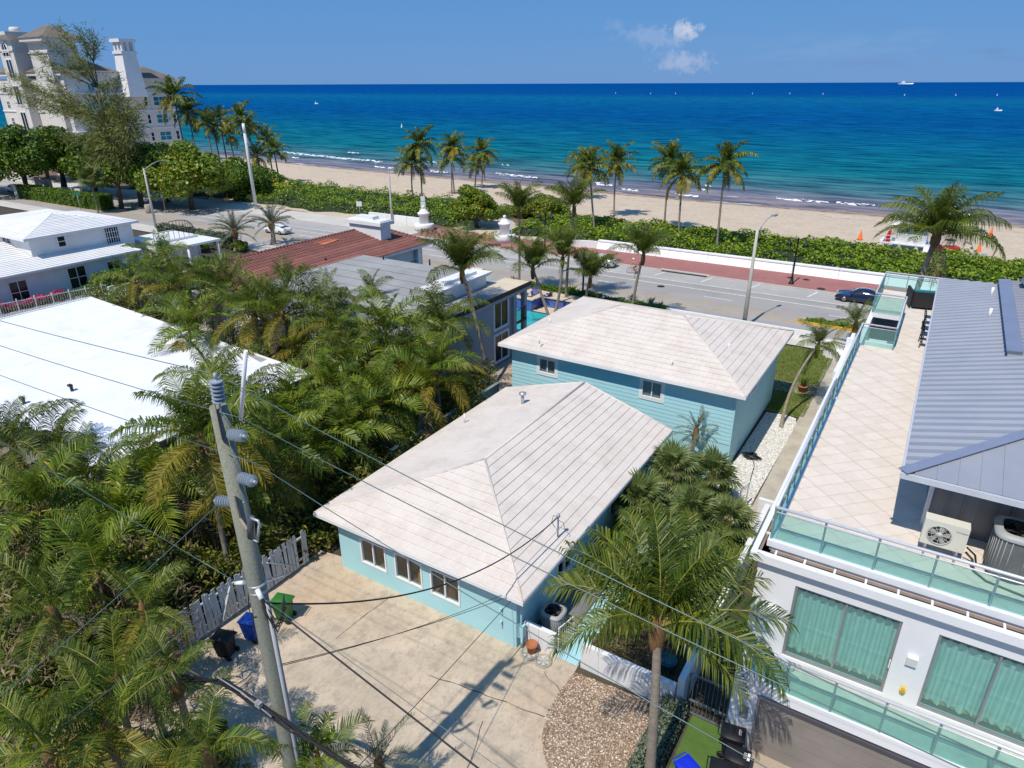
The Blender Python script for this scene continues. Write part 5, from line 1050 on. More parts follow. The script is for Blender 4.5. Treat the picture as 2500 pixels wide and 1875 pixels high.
# rubbish bins
def bin_(name, label, x, y, rz, col, num=None, z=.02, h=1.02, lidopen=False):
    T_ = thing(name, label, 'bin', (x,y,z), rz); b = MB()
    b.hexa([(-.22,-.26,.06),(.22,-.26,.06),(.22,.24,.06),(-.22,.24,.06),(-.29,-.37,h-.08),(.29,-.37,h-.08),(.29,.3,h-.08),(-.29,.3,h-.08)]); b.build('tub', col, T_)
    b = MB(); V_ = []; nx, ny = 6, 7
    for i in range(nx+1):
        for j in range(ny+1): u, v = i/nx*2-1, j/ny*2-1; V_.append((u*.315*(1-.04*v*v), -.02+v*.39*(1-.05*u*u), h-.05+.07*(1-u*u*u*u)*(1-v*v*v*v)))
    b.mesh(V_, [(i*(ny+1)+j,(i+1)*(ny+1)+j,(i+1)*(ny+1)+j+1,i*(ny+1)+j+1) for i in range(nx) for j in range(ny)], True); b.box(-.31,.31,-.41,.36,h-.1,h-.045); b.build('lid', col, T_)
    b = MB(); b.tube([(-.25,.36,h-.06),(-.25,.44,h-.03),(.25,.44,h-.03),(.25,.36,h-.06)], .02, 6); b.build('handle', col, T_)
    for s in (-1,1): b = MB(); b.lathe([(.04,-.03),(.12,-.03),(.12,.03),(.04,.03)], (s*.27,.27,.12), 14, axis='X'); b.build('wheel', M_black, T_)
    if num: lettering(num, .12, M_wtrim, T_, (0,-.24,h+.035), (0,0,0), ext=.003)
    return T_
M_bblk = mat('bin_black', (.012,.012,.014), .45, .2, 3); M_bblue = mat('bin_blue', (.01,.06,.36), .4, .2, 3); M_bgrn = mat('bin_green', (.035,.17,.03), .45, .2, 3); M_bblue2 = mat('bin_bright_blue', (.01,.03,.6), .4, .1)
bin_('black_bin', 'black wheeled bin in shade beside the picket fence', -20.15, 11.05, rad(-70), M_bblk)
bin_('blue_bin', 'blue wheeled bin behind the utility pole', -20.0, 12.2, rad(-75), M_bblue)
bin_('green_bin', 'green wheeled bin at the end of the picket fence', -19.75, 13.6, rad(-72), M_bgrn, h=1.1)
for px_, py_, nm, lb, c, num, rz in ((1789,1787,'black_bin','black wheeled bin numbered 1723 closest to the garage wall',M_bblk,'1723',rad(100)),(1800,1842,'black_bin','black wheeled bin numbered 1723 with a white sticker on its lid',M_bblk,'1723',rad(95)),(1762,1874,'black_bin','black wheeled bin cut off by the bottom edge next to the turf',M_bblk,None,rad(100)),(1682,1872,'blue_bin','bright blue bin at the bottom edge on the turf strip',M_bblue2,None,rad(60))):
    q = at(px_, py_, 1.0); o = bin_(nm, lb, q.x, q.y, rz, c, num)
    if 'sticker' in lb: w = MB(); w.box(-.14,.14,-.38,-.3,1.045,1.05); w.build('sticker', M_wtrim, o)
# ================================================================== UTILITY POLE AND LINES
M_pole = mat('weathered_pole_wood', (.25,.255,.20), .9, .3, 1.2, .4, 18, .5, 22, stretch=(3,3,.2))
PX, PY = -11.42, 7.3
UP = thing('utility_pole', 'tall weathered wooden utility pole with insulators in the foreground', 'utility pole', (PX,PY,0))
w = MB(); w.tube([(0,0,0),(0,0,5),(-.02,0,10),(-.14,0,14.55)], [.24,.225,.205,.175], 18); w.build('pole', M_pole, UP)
w = MB(); w.tube([(.3,-.02,0),(.29,-.02,5),(.27,-.02,9.75)], .045, 8); w.build('conduit', mat('pvc_grey', (.36,.37,.39), .5, .1, 2), UP)
M_porc = mat('grey_porcelain', (.26,.31,.36), .3, .1, 4)
def insulator(a, d, name='insulator', L_=.48, r=.125, n=6):
    a, d = Vector(a), Vector(d).normalized(); w = MB(); prof = [(.05,0)]
    for k in range(n): z = L_*(k+.2)/n; prof += [(r*.38,z),(r*.45,z+.12*L_/n),(r,z+.3*L_/n),(r,z+.55*L_/n),(r*.45,z+.75*L_/n),(r*.38,z+.85*L_/n)]
    prof.append((.045,L_+.03)); b = MB(); b.lathe(prof, n=14, smooth=False); M3 = d.to_track_quat('Z','Y').to_matrix(); b.v = [tuple(a+M3@Vector(v)) for v in b.v]; b.build(name, M_porc, UP)
    b = MB(); b.tube([a+d*(L_+.02), a+d*(L_+.14)], .035, 8); b.tube([a-d*.35, a+d*.02], .022, 6); b.build('clamp', M_lampgrey, UP)
insulator((.02,-.06,14.68), (.05,0,1), L_=.52, r=.13); insulator((.12,0,13.98), (1,-.15,.28)); insulator((.18,0,12.98), (1,-.15,.22)); insulator((-.2,-.05,12.28), (-1,-.1,-.25), n=6)
w = MB(); w.bar((.02,-.17,13.9),(-.02,-.15,14.7),.05,.02); w.build('ridge_pin_bracket', mat('rusty_steel', (.33,.27,.2), .7, .3, 5), UP)
w = MB(); w.bar((.1,-.17,12.0),(.07,-.17,12.6),.05,.03); w.bar((.1,-.17,12.02),(.42,-.25,11.9),.05,.05); w.build('cutout_bracket', MATS['rusty_steel'], UP)
b = MB(); b.tube([(.5,-.25,11.75),(.62,-.25,12.3)], .075, 10); b.build('cutout_fuse', mat('dark_porcelain', (.07,.075,.085), .4, .2, 3), UP)
b = MB(); b.tube([(.62,-.25,12.28),(.85,-.25,12.3),(.9,-.25,12.15)], .03, 6); b.tube([(.86,-.25,12.2),(.7,-.25,11.75)], .025, 8); b.tube([(.5,-.25,11.7),(.72,-.25,11.72)], .02, 6); b.build('fuse_arm', M_lampgrey, UP)
b = MB(); b.tube([(.3,.15,14.3),(.85,.15,15.9)], .04, 8); b.build('ground_spar', M_wtrim, UP)
for z in (10.1,9.9): b = MB(); b.lathe([(.19,0),(.21,.02),(.21,.06),(.19,.08)], (0,0,z), 16); b.build('band', M_lampgrey, UP)
b = MB(); b.tube([(-.25,-.15,10.15),(-.5,-.2,10.05)], .05, 8); b.tube([(.2,-.15,10.15),(.38,-.2,10.0)], .06, 8); b.build('dead_end_clamp', M_wtrim, UP)
R_ = random.Random(4); b = MB()
for k in range(7):
    z0 = 9.9-.06*k; pts = [Vector((.2,-.1,z0))+Vector((.45*s+R_.uniform(-.06,.06), .25*s, -.9*math.sin(math.pi*s)*R_.uniform(.5,1.2)+.1*s)) for s in (0,.25,.5,.75,1)]; b.tube(pts, .016, 5)
b.tube([(-.2,-.1,10.0),(-.28,-.15,9.4),(-.15,-.2,9.2),(.05,-.22,9.35)], .013, 5); b.tube([(-.05,-.2,9.5),(-.2,-.18,8.7)], .013, 5); b.build('splice_loops', M_black, UP)
def wire(a, b_, sag, r, m, name, label, cat='wire', n=26, group=None):
    a, b_ = Vector(a), Vector(b_); w = MB(); w.tube([a.lerp(b_, k/n)-Vector((0,0,4*sag*(k/n)*(1-k/n))) for k in range(n+1)], r, 5, True); return tag(w.build(name, m), label, cat, group)
M_wire = mat('aluminium_wire', (.11,.16,.16), .4, .1, 3, metal=.4); M_cable = mat('black_cable', (.012,.012,.013), .6, .2, 3)
T1, T2, T3 = Vector((PX+.03,7.3,15.28)), Vector((PX+.75,7.2,14.15+.07)), Vector((PX+.78,7.2,13.2))
T2 = Vector((PX+.72,7.2,14.55)); T3 = Vector((PX+.9,7.2,13.6))
wire(T1, (-58,7.3,15.2), .75, .009, M_wire, 'power_line', 'topmost power line crossing over the white flat roof'); wire(T1, (35,7.3,15.0), 2.05, .009, M_wire, 'power_line', 'topmost power line running right from the utility pole')
wire(T2, (-58,7.3,14.6), .75, .009, M_wire, 'power_line', 'middle power line crossing over the white flat roof'); wire(T2, (35,7.3,14.5), 1.6, .009, M_wire, 'power_line', 'middle power line running right from the utility pole')
wire(T3, (-58,7.3,13.5), .75, .009, M_wire, 'power_line', 'lowest power line over the white flat roof'); wire(T3, (35,7.3,13.4), 2.4, .009, M_wire, 'power_line', 'lowest of the three power lines running right from the pole')
wire((PX-.5,7.1,10.1), (-58,7.3,12.9), .25, .010, M_wire, 'neutral_line', 'pale neutral line over the palms at the left'); wire((PX+.36,7.1,10.0), (6,7.3,6.0), .15, .02, M_cable, 'service_cable', 'thick black cable falling right from the pole over the driveway')
wire((PX+.36,7.12,10.03), (8,7.3,6.7), .1, .008, M_wire, 'messenger_wire', 'thin pale wire beside the thick black cable')
b = MB()
for k in range(5):
    pts = []
    for i in range(41):
        s = i/40; x = -18.5+s*52; dl = max(0, -13.2-x); pts.append((x, 7.0+.12*dl+.05*math.cos(i*1.7+k*1.3), 6.25-.008*(x+14)-.62*dl+.06*math.sin(i*1.9+k*1.26)+.035*k))
    b.tube(pts, .022 if k < 4 else .03, 5)
tag(b.build('cable_bundle', M_cable), 'bundle of thick black telephone cables low on the utility pole', 'cable')
M_sgn0 = mat('grey_sleeve', (.30,.30,.30), .6, .2, 5)
b = MB(); b.tube([(-13.4,6.95,6.45),(-12.4,6.95,6.48),(-11.3,6.92,6.35)], .018, 6); b.cbox((-11.75,6.93,6.5),(.18,.12,.14)); tag(b.build('splice_case', M_sgn0), 'pale splice sleeve strung along the black cable bundle', 'cable sleeve')
# service mast and drop on the bungalow roof
q = at(1362, 1292, 3.75); MX, MY = q.x, q.y
T_ = thing('service_mast', 'slim electrical service mast on the right slope of the bungalow roof', 'mast', (MX,MY,3.4)); w = MB(); w.tube([(0,0,0),(0,0,.95)], .035, 8); w.lathe([(.05,.92),(.09,1.0),(.06,1.1),(.01,1.12)], n=10); w.build('mast_pipe', M_lampgrey, T_); w = MB(); w.tube([(.02,0,.95),(-.25,.05,.9),(-.3,0,.6),(-.1,-.05,.4)], .012, 5); w.tube([(0,0,.8),(.25,0,.75),(.3,0,.5)], .012, 5); w.build('drip_loop', M_cable, T_)
wire((PX+.3,7.3,9.7), (MX,MY,4.35), 1.3, .024, M_cable, 'service_drop', 'black service drop sagging from the pole to the bungalow roof')
wire((PX-.1,7.2,7.6), (-10.7,17.3,2.75), .2, .010, M_cable, 'telephone_drop', 'thin telephone wire from the pole to the bungalow corner'); wire((PX+.1,7.2,7.7), (-10.9,17.3,2.8), .25, .010, M_cable, 'telephone_drop', 'second thin telephone wire just above the first')
wire((-10.6,17.3,2.85), (-9.0,4.5,5.8), .1, .012, M_cable, 'drop_wire', 'thin black wire from the bungalow corner towards the bottom of the picture')
e = atY(-80, 1765, 2.0); wire((PX-.62,7.2,12.15), e, .1, .010, M_wire, 'span_wire', 'pale span wire running down left from the lowest insulator')
e = atY(-20, 1900, 3.0); wire((PX-.45,7.1,10.0), e, .1, .010, M_wire, 'span_wire', 'pale span wire running to the bottom left corner')
# ================================================================== CONDO, far left
HC = thing('condo_block', 'tall white condominium with towers and brown hipped roofs far left by the beach', 'building')
M_cw = mat('condo_cream', (.62,.595,.55), .8, .08, .1); M_broof = mat('brown_shingle', (.19,.155,.125), .9, .3, .35, .3, 3); G_cy = mat('cyan_pane', (.02,.20,.25), .15, .4, .2, 0)
cX, y0_, y1_ = -194.7, 99.5, 128.4
w = MB(); w.box(-232,cX-4.5,y0_,y1_,0,22.0); w.box(cX-4.5,cX,112,118.5,0,18); w.box(cX-4.5,cX,118.5,y1_,0,21.6); w.box(cX-4.5,cX-1.2,y0_,112,0,22.8); w.build('wall', M_cw, HC)
def broof(x0,x1,y0,y1,z,zr,nm='roof'):
    dx, dy = x1-x0, y1-y0; i = min(dx,dy)/2*.96; b = MB()
    A,B,C,D = (x0,y0,z),(x1,y0,z),(x1,y1,z),(x0,y1,z)
    E_,F_ = ((x0+i,(y0+y1)/2,zr),(x1-i,(y0+y1)/2,zr)) if dx > dy else (((x0+x1)/2,y0+i,zr),((x0+x1)/2,y1-i,zr))
    if dx > dy: 
        for f in ((A,B,F_,E_),(B,C,F_),(C,D,E_,F_),(D,A,E_)): b.poly(f)
    else:
        for f in ((A,B,E_),(B,C,F_,E_),(C,D,F_),(D,A,E_,F_)): b.poly(f)
    b.poly([D,C,B,A]); r = b.build(nm, M_broof, HC); w = MB(); w.box(x0+.3,x1-.3,y0+.3,y1-.3,z-.9,z-.02); w.build('cornice', M_cw, r); return r
broof(-233,cX-.5,y0_-1,114.5,23.6,27.4); broof(cX-12,cX+1,117.5,y1_+1,22.2,25.2)
def ctower(x0,x1,y0,y1,z,zr,nm):
    w = MB(); w.box(x0,x1,y0,y1,0,z-1.2); w.box(x0-.25,x1+.25,y0-.25,y1+.25,z-3.6,z-3.2)
    w.hexa([(x0,y0,z-1.2),(x1,y0,z-1.2),(x1,y1,z-1.2),(x0,y1,z-1.2),(x0-1.3,y0-1.3,z),(x1+1.3,y0-1.3,z),(x1+1.3,y1+1.3,z),(x0-1.3,y1+1.3,z)])
    if zr is None: w.box(x0-1.5,x1+1.5,y0-1.5,y1+1.5,z,z+.8); w.lathe([(.9,z+.8),(1.3,z+1.1),(1.3,z+1.9),(.9,z+2.2)], ((x0+x1)/2,(y0+y1)/2,0), 14)
    w.build(nm, M_cw, HC)
    if zr: broof(x0-1.5,x1+1.5,y0-1.5,y1+1.5,z,zr)
ctower(-206.5,cX-3,98.2,105.5,31.4,34.4,'corner_tower'); ctower(-219.8,-212.6,97.2,104,32.2,None,'arched_tower')
w = MB(); w.hexa([(cX-2.3,113.6,17.5),(cX+2.8,113.6,17.5),(cX+2.8,118.8,17.5),(cX-2.3,118.8,17.5),(cX-1.6,114.3,28),(cX+2.1,114.3,28),(cX+2.1,118.1,28),(cX-1.6,118.1,28)]); w.box(cX-1.9,cX+2.4,114,118.4,28,28.7)
for i in range(3):
    for j in range(3): w.box(cX-1.5+i*1.6,cX-.9+i*1.6,114.4+j*1.5,115.0+j*1.5,28.7,30.8)
w.box(cX-2,cX+2.5,113.9,118.5,30.8,31.6); w.build('chimney_tower', M_wtrim, HC)
for z in (4.6,9.2,13.8,18.4):
    w = MB(); w.box(cX-1.2,cX+.6,104,112.6,z-.35,z); sb = w.build('balcony_slab', M_wtrim, HC)
    w = MB(); w.box(cX+.5,cX+.58,104,112.6,z,z+1.05); w.build('balcony_rail', glassmat('pale_glass', (.75,.8,.85), .2, .2, (.6,.62,.65)), sb)
    for (a, b_) in ((105,106.8),(108,109.8)): window(HC, 'y', cX-1.2, 1, a, b_, z+.1 if z < 17 else z+.4, z+2.6, 2, 1, .12, gm=G_cy, depth=.05)
    for (a, b_) in ((118.9,120),(121.6,125.2),(126.6,127.8)): window(HC, 'y', cX, 1, a, b_, z-3.4, z-.9, 2 if b_-a > 2 else 1, 2, .14, gm=G_cy if b_-a > 2 else G_dark, depth=.05)
    w = MB(); w.box(-232,cX+.25,y0_-.25,y1_+.25,z-.05,z+.22); w.build('string_course', M_wtrim, HC)
for x in (-228,-208.5):
    for z in (2,6,10.2,14.5,18): window(HC, 'x', y0_, -1, x-.8, x+.8, z, z+2, 2, 2, .14, gm=G_dark, depth=.05)
for z, h in ((3,4),(9,5),(15.5,5),(22,4.8),): window(HC, 'x', 97.2, -1, -217.8, -214.6, z, z+h, 2, 1, .25, gm=G_dark, depth=.05)
b = MB(); pts = [(-217.8,97.1,27.6)]+[(-216.2+1.6*math.cos(a),97.1,28.4+2.6*math.sin(a)) for a in [math.pi-k*math.pi/10 for k in range(11)]]+[(-214.6,97.1,27.6)]; b.poly(pts[::-1]); b.poly(pts); b.build('arched_window', G_dark, HC)
b = MB(); b.tube([(p[0],97.05,p[2]) for p in pts], .25, 5); b.bar((-216.2,97.0,27.6),(-216.2,97.0,30.9),.2); b.bar((-217.8,97.0,28.4),(-214.6,97.0,28.4),.2); b.build('arch_frame', M_wtrim, HC)
# ================================================================== BEACH THINGS
LG = thing('lifeguard_tower', 'white lifeguard hut on stilts on the beach behind the leaning palm', 'lifeguard tower', (-3.2,104,.0), rad(-4))
w = MB(); w.box(-3.2,3.4,-1.8,1.8,.95,1.1); w.build('deck', M_wtrim, LG)
for x in (-2.8,-.8,1.2,3.0): w = MB(); w.bar((x-.35,-1.7,0),(x+.2,-1.7,.95),.14); w.bar((x+.6,-1.7,0),(x+.1,-1.7,.95),.14); w.bar((x,1.6,0),(x,1.6,.95),.14); w.build('stilt', M_wtrim, LG)
w = MB(); w.box(-1.3,2.2,-1.2,1.3,1.1,3.4); hut = w.build('hut_wall', M_wtrim, LG)
for k in range(7): w = MB(); w.box(-1.33,2.23,-1.24,-1.2,1.15+k*.2,1.3+k*.2); w.build('clapboard', M_wtrim, hut)
for x in (-.9,.6): w = MB(); w.box(x,x+1.0,-1.26,-1.21,2.6,3.2); w.build('window', G_dark, LG)
w = MB(); w.hexa([(-2.1,-1.9,3.4),(3.0,-1.9,3.4),(3.0,2.0,3.4),(-2.1,2.0,3.4),(-.6,-.3,4.3),(1.5,-.3,4.3),(1.5,.4,4.3),(-.6,.4,4.3)]); w.hexa([(-1.1,-.5,3.8),(-.3,-.5,3.8),(-.3,.3,3.8),(-1.1,.3,3.8),(-.75,-.15,4.8),(-.65,-.15,4.8),(-.65,-.05,4.8),(-.75,-.05,4.8)]); w.build('roof', M_wtrim, LG)
for x in (-3.1,-2.4,-1.7,2.6,3.3): w = MB(); w.bar((x,-1.75,1.1),(x,-1.75,2.0),.06); w.build('rail_post', M_wtrim, LG)
w = MB(); w.bar((-3.1,-1.75,2.0),(-1.4,-1.75,2.0),.06); w.bar((2.5,-1.75,2.0),(3.35,-1.75,2.0),.06); w.bar((-3.1,-1.75,1.55),(-1.4,-1.75,1.55),.04); w.build('hand_rail', M_wtrim, LG)
w = MB(); w.hexa([(2.2,-1.7,1.1),(3.3,-1.7,1.1),(3.3,-2.9,.05),(2.2,-2.9,.05),(2.2,-1.7,1.0),(3.3,-1.7,1.0),(3.3,-2.9,0),(2.2,-2.9,0)][4:]+[(2.2,-1.7,1.1),(3.3,-1.7,1.1),(3.3,-2.9,.1),(2.2,-2.9,.1)]); w.build('ramp', M_wtrim, LG)
M_redpl = mat('red_plastic', (.5,.02,.03), .45, .15, 3)
w = MB(); w.hexa([(-6.0,102.6,1.12),(-5.2,102.6,1.12),(-5.2,102.9,1.12),(-6.0,102.9,1.12),(-5.5,102.7,2.6),(-5.2,102.7,2.6),(-5.2,102.9,2.6),(-5.5,102.9,2.6)]); tag(w.build('rescue_board', M_redpl), 'red rescue board leaning at the left end of the lifeguard deck', 'rescue board')
T_ = thing('red_utility_vehicle', 'red beach utility vehicle parked beside the lifeguard hut', 'vehicle', (1.4,104.2,.0), rad(200))
b = MB(); b.hexa([(-1.4,-.7,.45),(1.4,-.7,.45),(1.4,.7,.45),(-1.4,.7,.45),(-1.35,-.68,1.0),(1.1,-.62,.95),(1.1,.62,.95),(-1.35,.68,1.0)]); b.build('body', M_redpl, T_)
b = MB()
for a, c in (((.6,-.6,.95),(.2,-.55,1.75)),((.6,.6,.95),(.2,.55,1.75)),((-.5,-.6,1),(-.5,-.55,1.75)),((-.5,.6,1),(-.5,.55,1.75))): b.bar(a, c, .06)
b.box(-.6,.3,-.6,.6,1.75,1.82); b.build('roll_cage', M_iron, T_)
for sx in (-.9,.9):
    for sy in (-.7,.7): b = MB(); b.lathe([(.15,-.12),(.32,-.12),(.34,0),(.32,.12),(.15,.12)], (sx,sy,.34), 14, axis='Y'); b.build('wheel', M_black, T_)
M_org = mat('orange_cone', (.75,.13,.02), .6, .1)
for px_, py_, lb in ((2099,585,'orange beach cone left of the lifeguard hut'),(2388,616,'orange beach cone right of the lifeguard hut near the post'),(2417,578,'pale orange beach cone farthest out towards the water')):
    q = at(px_, py_, -.1); T_ = thing('beach_cone', lb, 'cone', (q.x,q.y,-.06), 0, 'orange cones on the beach'); b = MB(); b.lathe([(.42,0),(.4,.06),(.3,.1),(.05,1.3),(.01,1.3)], n=12); b.build('cone_body', M_org, T_)
for px_, py_, lb in ((2308,632,'leaning wooden post on the sand near the palm'),(2418,634,'wooden post on the sand at the far right')):
    q = at(px_, py_, 0); w = MB(); w.bar((q.x,q.y,-.1),(q.x+.35,q.y,1.5),.13); tag(w.build('wooden_post', mat('brown_post', (.12,.08,.05), .9, .3, 3)), lb, 'post')
q = at(2392, 632, 0); T_ = thing('slatted_crate', 'small pale slatted crate on the sand between two posts', 'crate', (q.x,q.y,0)); 
for k in range(8): w = MB(); w.box(-.75+k*.19,-.64+k*.19,-.3,.3,.03,.75); w.build('slat', mat('pale_slat', (.45,.48,.52), .7), T_)
# boats, buoys
def boat(px_, py_, D, label, s=1.0, ship=False):
    d = ray(px_, py_); d2 = Vector((d.x,d.y,0)).normalized()*D; T_ = thing('cargo_ship' if ship else 'boat', label, 'ship' if ship else 'boat', (d2.x,d2.y,-.9), rad(10))
    L_, W2, H_ = ((150,12,10) if ship else (9*s,1.5*s,1.4*s)); b = MB(); b.hexa([(-L_/2,-W2*.8,0),(L_/2*.85,-W2*.5,0),(L_/2*.85,W2*.5,0),(-L_/2,W2*.8,0),(-L_/2,-W2,H_),(L_/2,-.1,H_*1.15),(L_/2,.1,H_*1.15),(-L_/2,W2,H_)]); b.build('hull', M_wtrim, T_)
    b = MB(); b.box(-L_*.3,-L_*.05,-W2*.6,W2*.6,H_,H_*2.4); b.box(-L_*.2,-L_*.15,-W2*.1,W2*.1,H_*2.4,H_*3.4); b.build('cabin', M_wtrim, T_)
boat(768, 211, 900, 'white motor boat near the horizon at the left', .55); boat(2213, 199, 9000, 'distant white ship on the horizon at the right', 1, True)
boat(2448, 229, 700, 'low pale boat at the far right of the sea', .6)
for i, (px_, py_, D) in enumerate(((981,312,330),(1503,229,720),(1588,230,715),(1649,230,715),(1837,230,715),(1928,230,715),(2009,231,710),(2208,234,690),(2333,234,690),(2434,234,690))):
    q = at(px_, py_, -.9); T_ = thing('buoy', 'white buoy floating alone left of the beach palms' if i == 0 else '%s small white marker buoy from the left in the far row' % ('', 'first', 'second', 'third', 'fourth', 'fifth', 'sixth', 'seventh', 'eighth', 'ninth')[i], 'buoy', q, 0, 'marker buoys on the sea'); s = 1.0 if i == 0 else 1.5; b = MB(); b.lathe([(.1,-.3),(.5*s,0),(.5*s,.5*s),(.2*s,1.2*s),(.12*s,2.0*s),(.01,2.1*s)], n=10); b.build('float', M_wtrim, T_)
# ================================================================== VEGETATION
LM_coco = leafmat('coconut_leaf', [(.018,.040,.006),(.052,.090,.010),(.115,.150,.015),(.24,.235,.03)], .24, .42, .6, .3)
LM_yel = leafmat('yellowing_frond', [(.10,.11,.012),(.24,.20,.02),(.38,.28,.035)], .25, .5, .5)
LM_dead = leafmat('dry_frond', [(.13,.085,.05),(.24,.17,.11),(.34,.27,.20)], .1, .8, .5)
LM_areca = leafmat('areca_leaf', [(.03,.06,.007),(.085,.145,.011),(.165,.225,.016),(.30,.31,.03)], .26, .42, .5, .3)
LM_date = leafmat('silver_palm_leaf', [(.06,.085,.055),(.12,.155,.10),(.20,.23,.16)], .15, .6, .5)
LM_fan = leafmat('fan_palm_leaf', [(.04,.07,.016),(.10,.14,.035),(.20,.22,.08)], .2, .5, .5)
LM_grape = leafmat('sea_grape_leaf', [(.03,.075,.006),(.095,.19,.011),(.20,.295,.016),(.33,.38,.025),(.42,.30,.05)], .22, .4, .6)
LM_mid = leafmat('mid_tree_leaf', [(.022,.055,.006),(.06,.125,.010),(.12,.20,.014),(.21,.27,.02),(.28,.24,.03)], .2, .4, .35)
LM_tree = leafmat('dark_tree_leaf', [(.02,.05,.006),(.05,.11,.01),(.11,.18,.015),(.19,.24,.02)], .2, .42, .3)
LM_bush = leafmat('undergrowth_leaf', [(.022,.042,.008),(.065,.10,.012),(.135,.165,.018),(.23,.225,.03),(.26,.17,.09)], .2, .5, .6)
LM_dry = leafmat('dry_undergrowth_leaf', [(.06,.045,.025),(.11,.10,.03),(.20,.15,.08)], .1, .7, .8)
LM_pine = leafmat('casuarina_needle', [(.06,.08,.03),(.12,.14,.04),(.19,.20,.05),(.28,.25,.07)], .15, .7, .25)
LM_silver = leafmat('silver_hedge_leaf', [(.05,.07,.04),(.12,.15,.10),(.22,.25,.18)], .1, .6, .8)
LM_hedge = leafmat('clipped_hedge_leaf', [(.03,.075,.006),(.09,.18,.01),(.19,.29,.015)], .2, .45, .8)
LM_pink = leafmat('bougainvillea', [(.35,.01,.08),(.55,.02,.15),(.6,.06,.2)], .2, .6, 1)
LM_grass = leafmat('dune_grass', [(.09,.095,.025),(.17,.165,.05),(.26,.23,.09)], .15, .7, .5)
M_rach = mat('frond_rib', (.27,.25,.05), .5, .3, 3); M_rachd = mat('dry_rib', (.24,.17,.09), .8, .3, 3)
M_trunk = mat('palm_trunk', (.27,.23,.185), .9, .3, 1.5, .35, 14, .5, 20, stretch=(1,1,4))
M_fibre = mat('palm_fibre', (.21,.115,.045), .9, .5, 5, .4, 25, .6, 30)
M_bark = mat('bark', (.13,.105,.08), .9, .35, 1.5, .4, 12, .5, 15)
def frond_mesh(name, Ln, a0, a1, n, leaf, wd_, hang, seed, mats, fwd=(.35,.9), vs=.25, start=.14, stiff=1.3):
    R = random.Random(seed); b = MB(); N_ = 14; pts = []; p = Vector((0,0,0)); tg = []
    tw = R.uniform(-.25,.25)
    for k in range(N_+1):
        s = k/N_; a = rad(a0+(a1-a0)*s**stiff); t = Vector((math.cos(a)*math.cos(tw*s), math.cos(a)*math.sin(tw*s), math.sin(a))); pts.append(p.copy()); tg.append(t); p = p+t*(Ln/N_)
    b.m = 1; b.tube(pts[::2]+([pts[-1]] if N_ % 2 else []), [(.035*(1-.85*k/7)+.004)*Ln/3.6 for k in range(len(pts[::2]))], 4, False); b.m = 0
    for k in range(n):
        s = start+(1-start)*(k+.5)/n; f = s*N_; i = min(N_-1, int(f)); P = pts[i].lerp(pts[i+1], f-i); T = tg[i].lerp(tg[i+1], f-i).normalized()
        side = T.cross(Vector((0,0,1))); side = side.normalized() if side.length > .05 else Vector((0,1,0)); upv = side.cross(T).normalized()
        l = leaf*(.35+.75*math.sin(math.pi*min(1, (s-start)/(1-start)*.82+.12)))
        for sg in (1,-1):
            if R.random() < .09: continue
            fa = fwd[0]+(fwd[1]-fwd[0])*s+R.uniform(-.12,.12); d = (side*sg*math.cos(fa)+T*math.sin(fa)+upv*(vs+R.uniform(-.12,.12))).normalized()
            ll = l*R.uniform(.85,1.1); m_ = P+d*ll*.5; d2 = (d+Vector((0,0,-1))*hang*R.uniform(.7,1.3)).normalized(); tip = m_+d2*ll*.5; w = T*(wd_*.5*(1-.35*s)); w = (w+upv*R.uniform(-.4,.4)*wd_*.5)
            b.mesh([P-w*.6,P+w*.6,m_+w,m_-w,tip], [(0,1,2,3),(3,2,4)])
    return b.data(name, mats)
VAR = [(82,48),(66,5),(46,-28),(24,-55),(0,-72),(-28,-86)]
FR = {}
def fronds(kind):
    if kind in FR: return FR[kind]
    o = []
    for v, (a0, a1) in enumerate(VAR):
        for q in range(2):
            sd = v*10+q
            if kind == 'coco': o.append(frond_mesh('coconut_frond', 3.6, a0, a1, 60, 1.05, .064, (.8+.12*v)*(1+.9*q), sd, [LM_coco if v < 4 else (LM_coco if q == 0 else LM_yel), M_rach]))
            if kind == 'ycoco': o.append(frond_mesh('golden_coconut_frond', 3.4, a0, a1, 60, 1.05, .064, (.8+.12*v)*(1+.9*q), sd, [(LM_coco, LM_areca, LM_areca, LM_yel, LM_yel, LM_yel)[v], M_rach]))
            if kind == 'far': o.append(frond_mesh('beach_palm_frond', 3.2, a0, a1, 28, .95, .17, (.8+.12*v)*(1+.9*q), sd, [LM_coco if v < 4 or q == 0 else LM_yel, M_rach]))
            if kind == 'areca': o.append(frond_mesh('areca_frond', 2.1, a0, a1, 36, .62, .06, .35+.5*q, sd, [LM_areca if v < 5 else LM_yel, M_rach], vs=.5))
            if kind == 'date': o.append(frond_mesh('silver_date_frond', 3.0, a0, a1+20, 30, .45, .07, .05, sd, [LM_date, M_rachd], vs=.45, fwd=(.6,1.0)))
            if kind == 'dead': o.append(frond_mesh('dry_frond', 2.6, -40-5*v, -88, 26, .6, .06, .9, sd, [LM_dead, M_rachd]))
    FR[kind] = o; return o
def trunk_mesh(b, pts, r0, r1, rings=True, n=10):
    pts = [Vector(p) for p in pts]; out = []; m = max(6, int(sum((a-c).length for a, c in zip(pts, pts[1:]))/.22))
    def bez(s):
        q = list(pts)
        while len(q) > 1: q = [q[i].lerp(q[i+1], s) for i in range(len(q)-1)]
        return q[0]
    rr = []
    for k in range(m+1):
        s = k/m; out.append(bez(s)); r = r0*(1+.5*math.exp(-s*14))*(1-s)+r1*s; rr.append(r*(1+(.06 if rings and k % 2 else 0)))
    b.tube(out, rr, n); return b
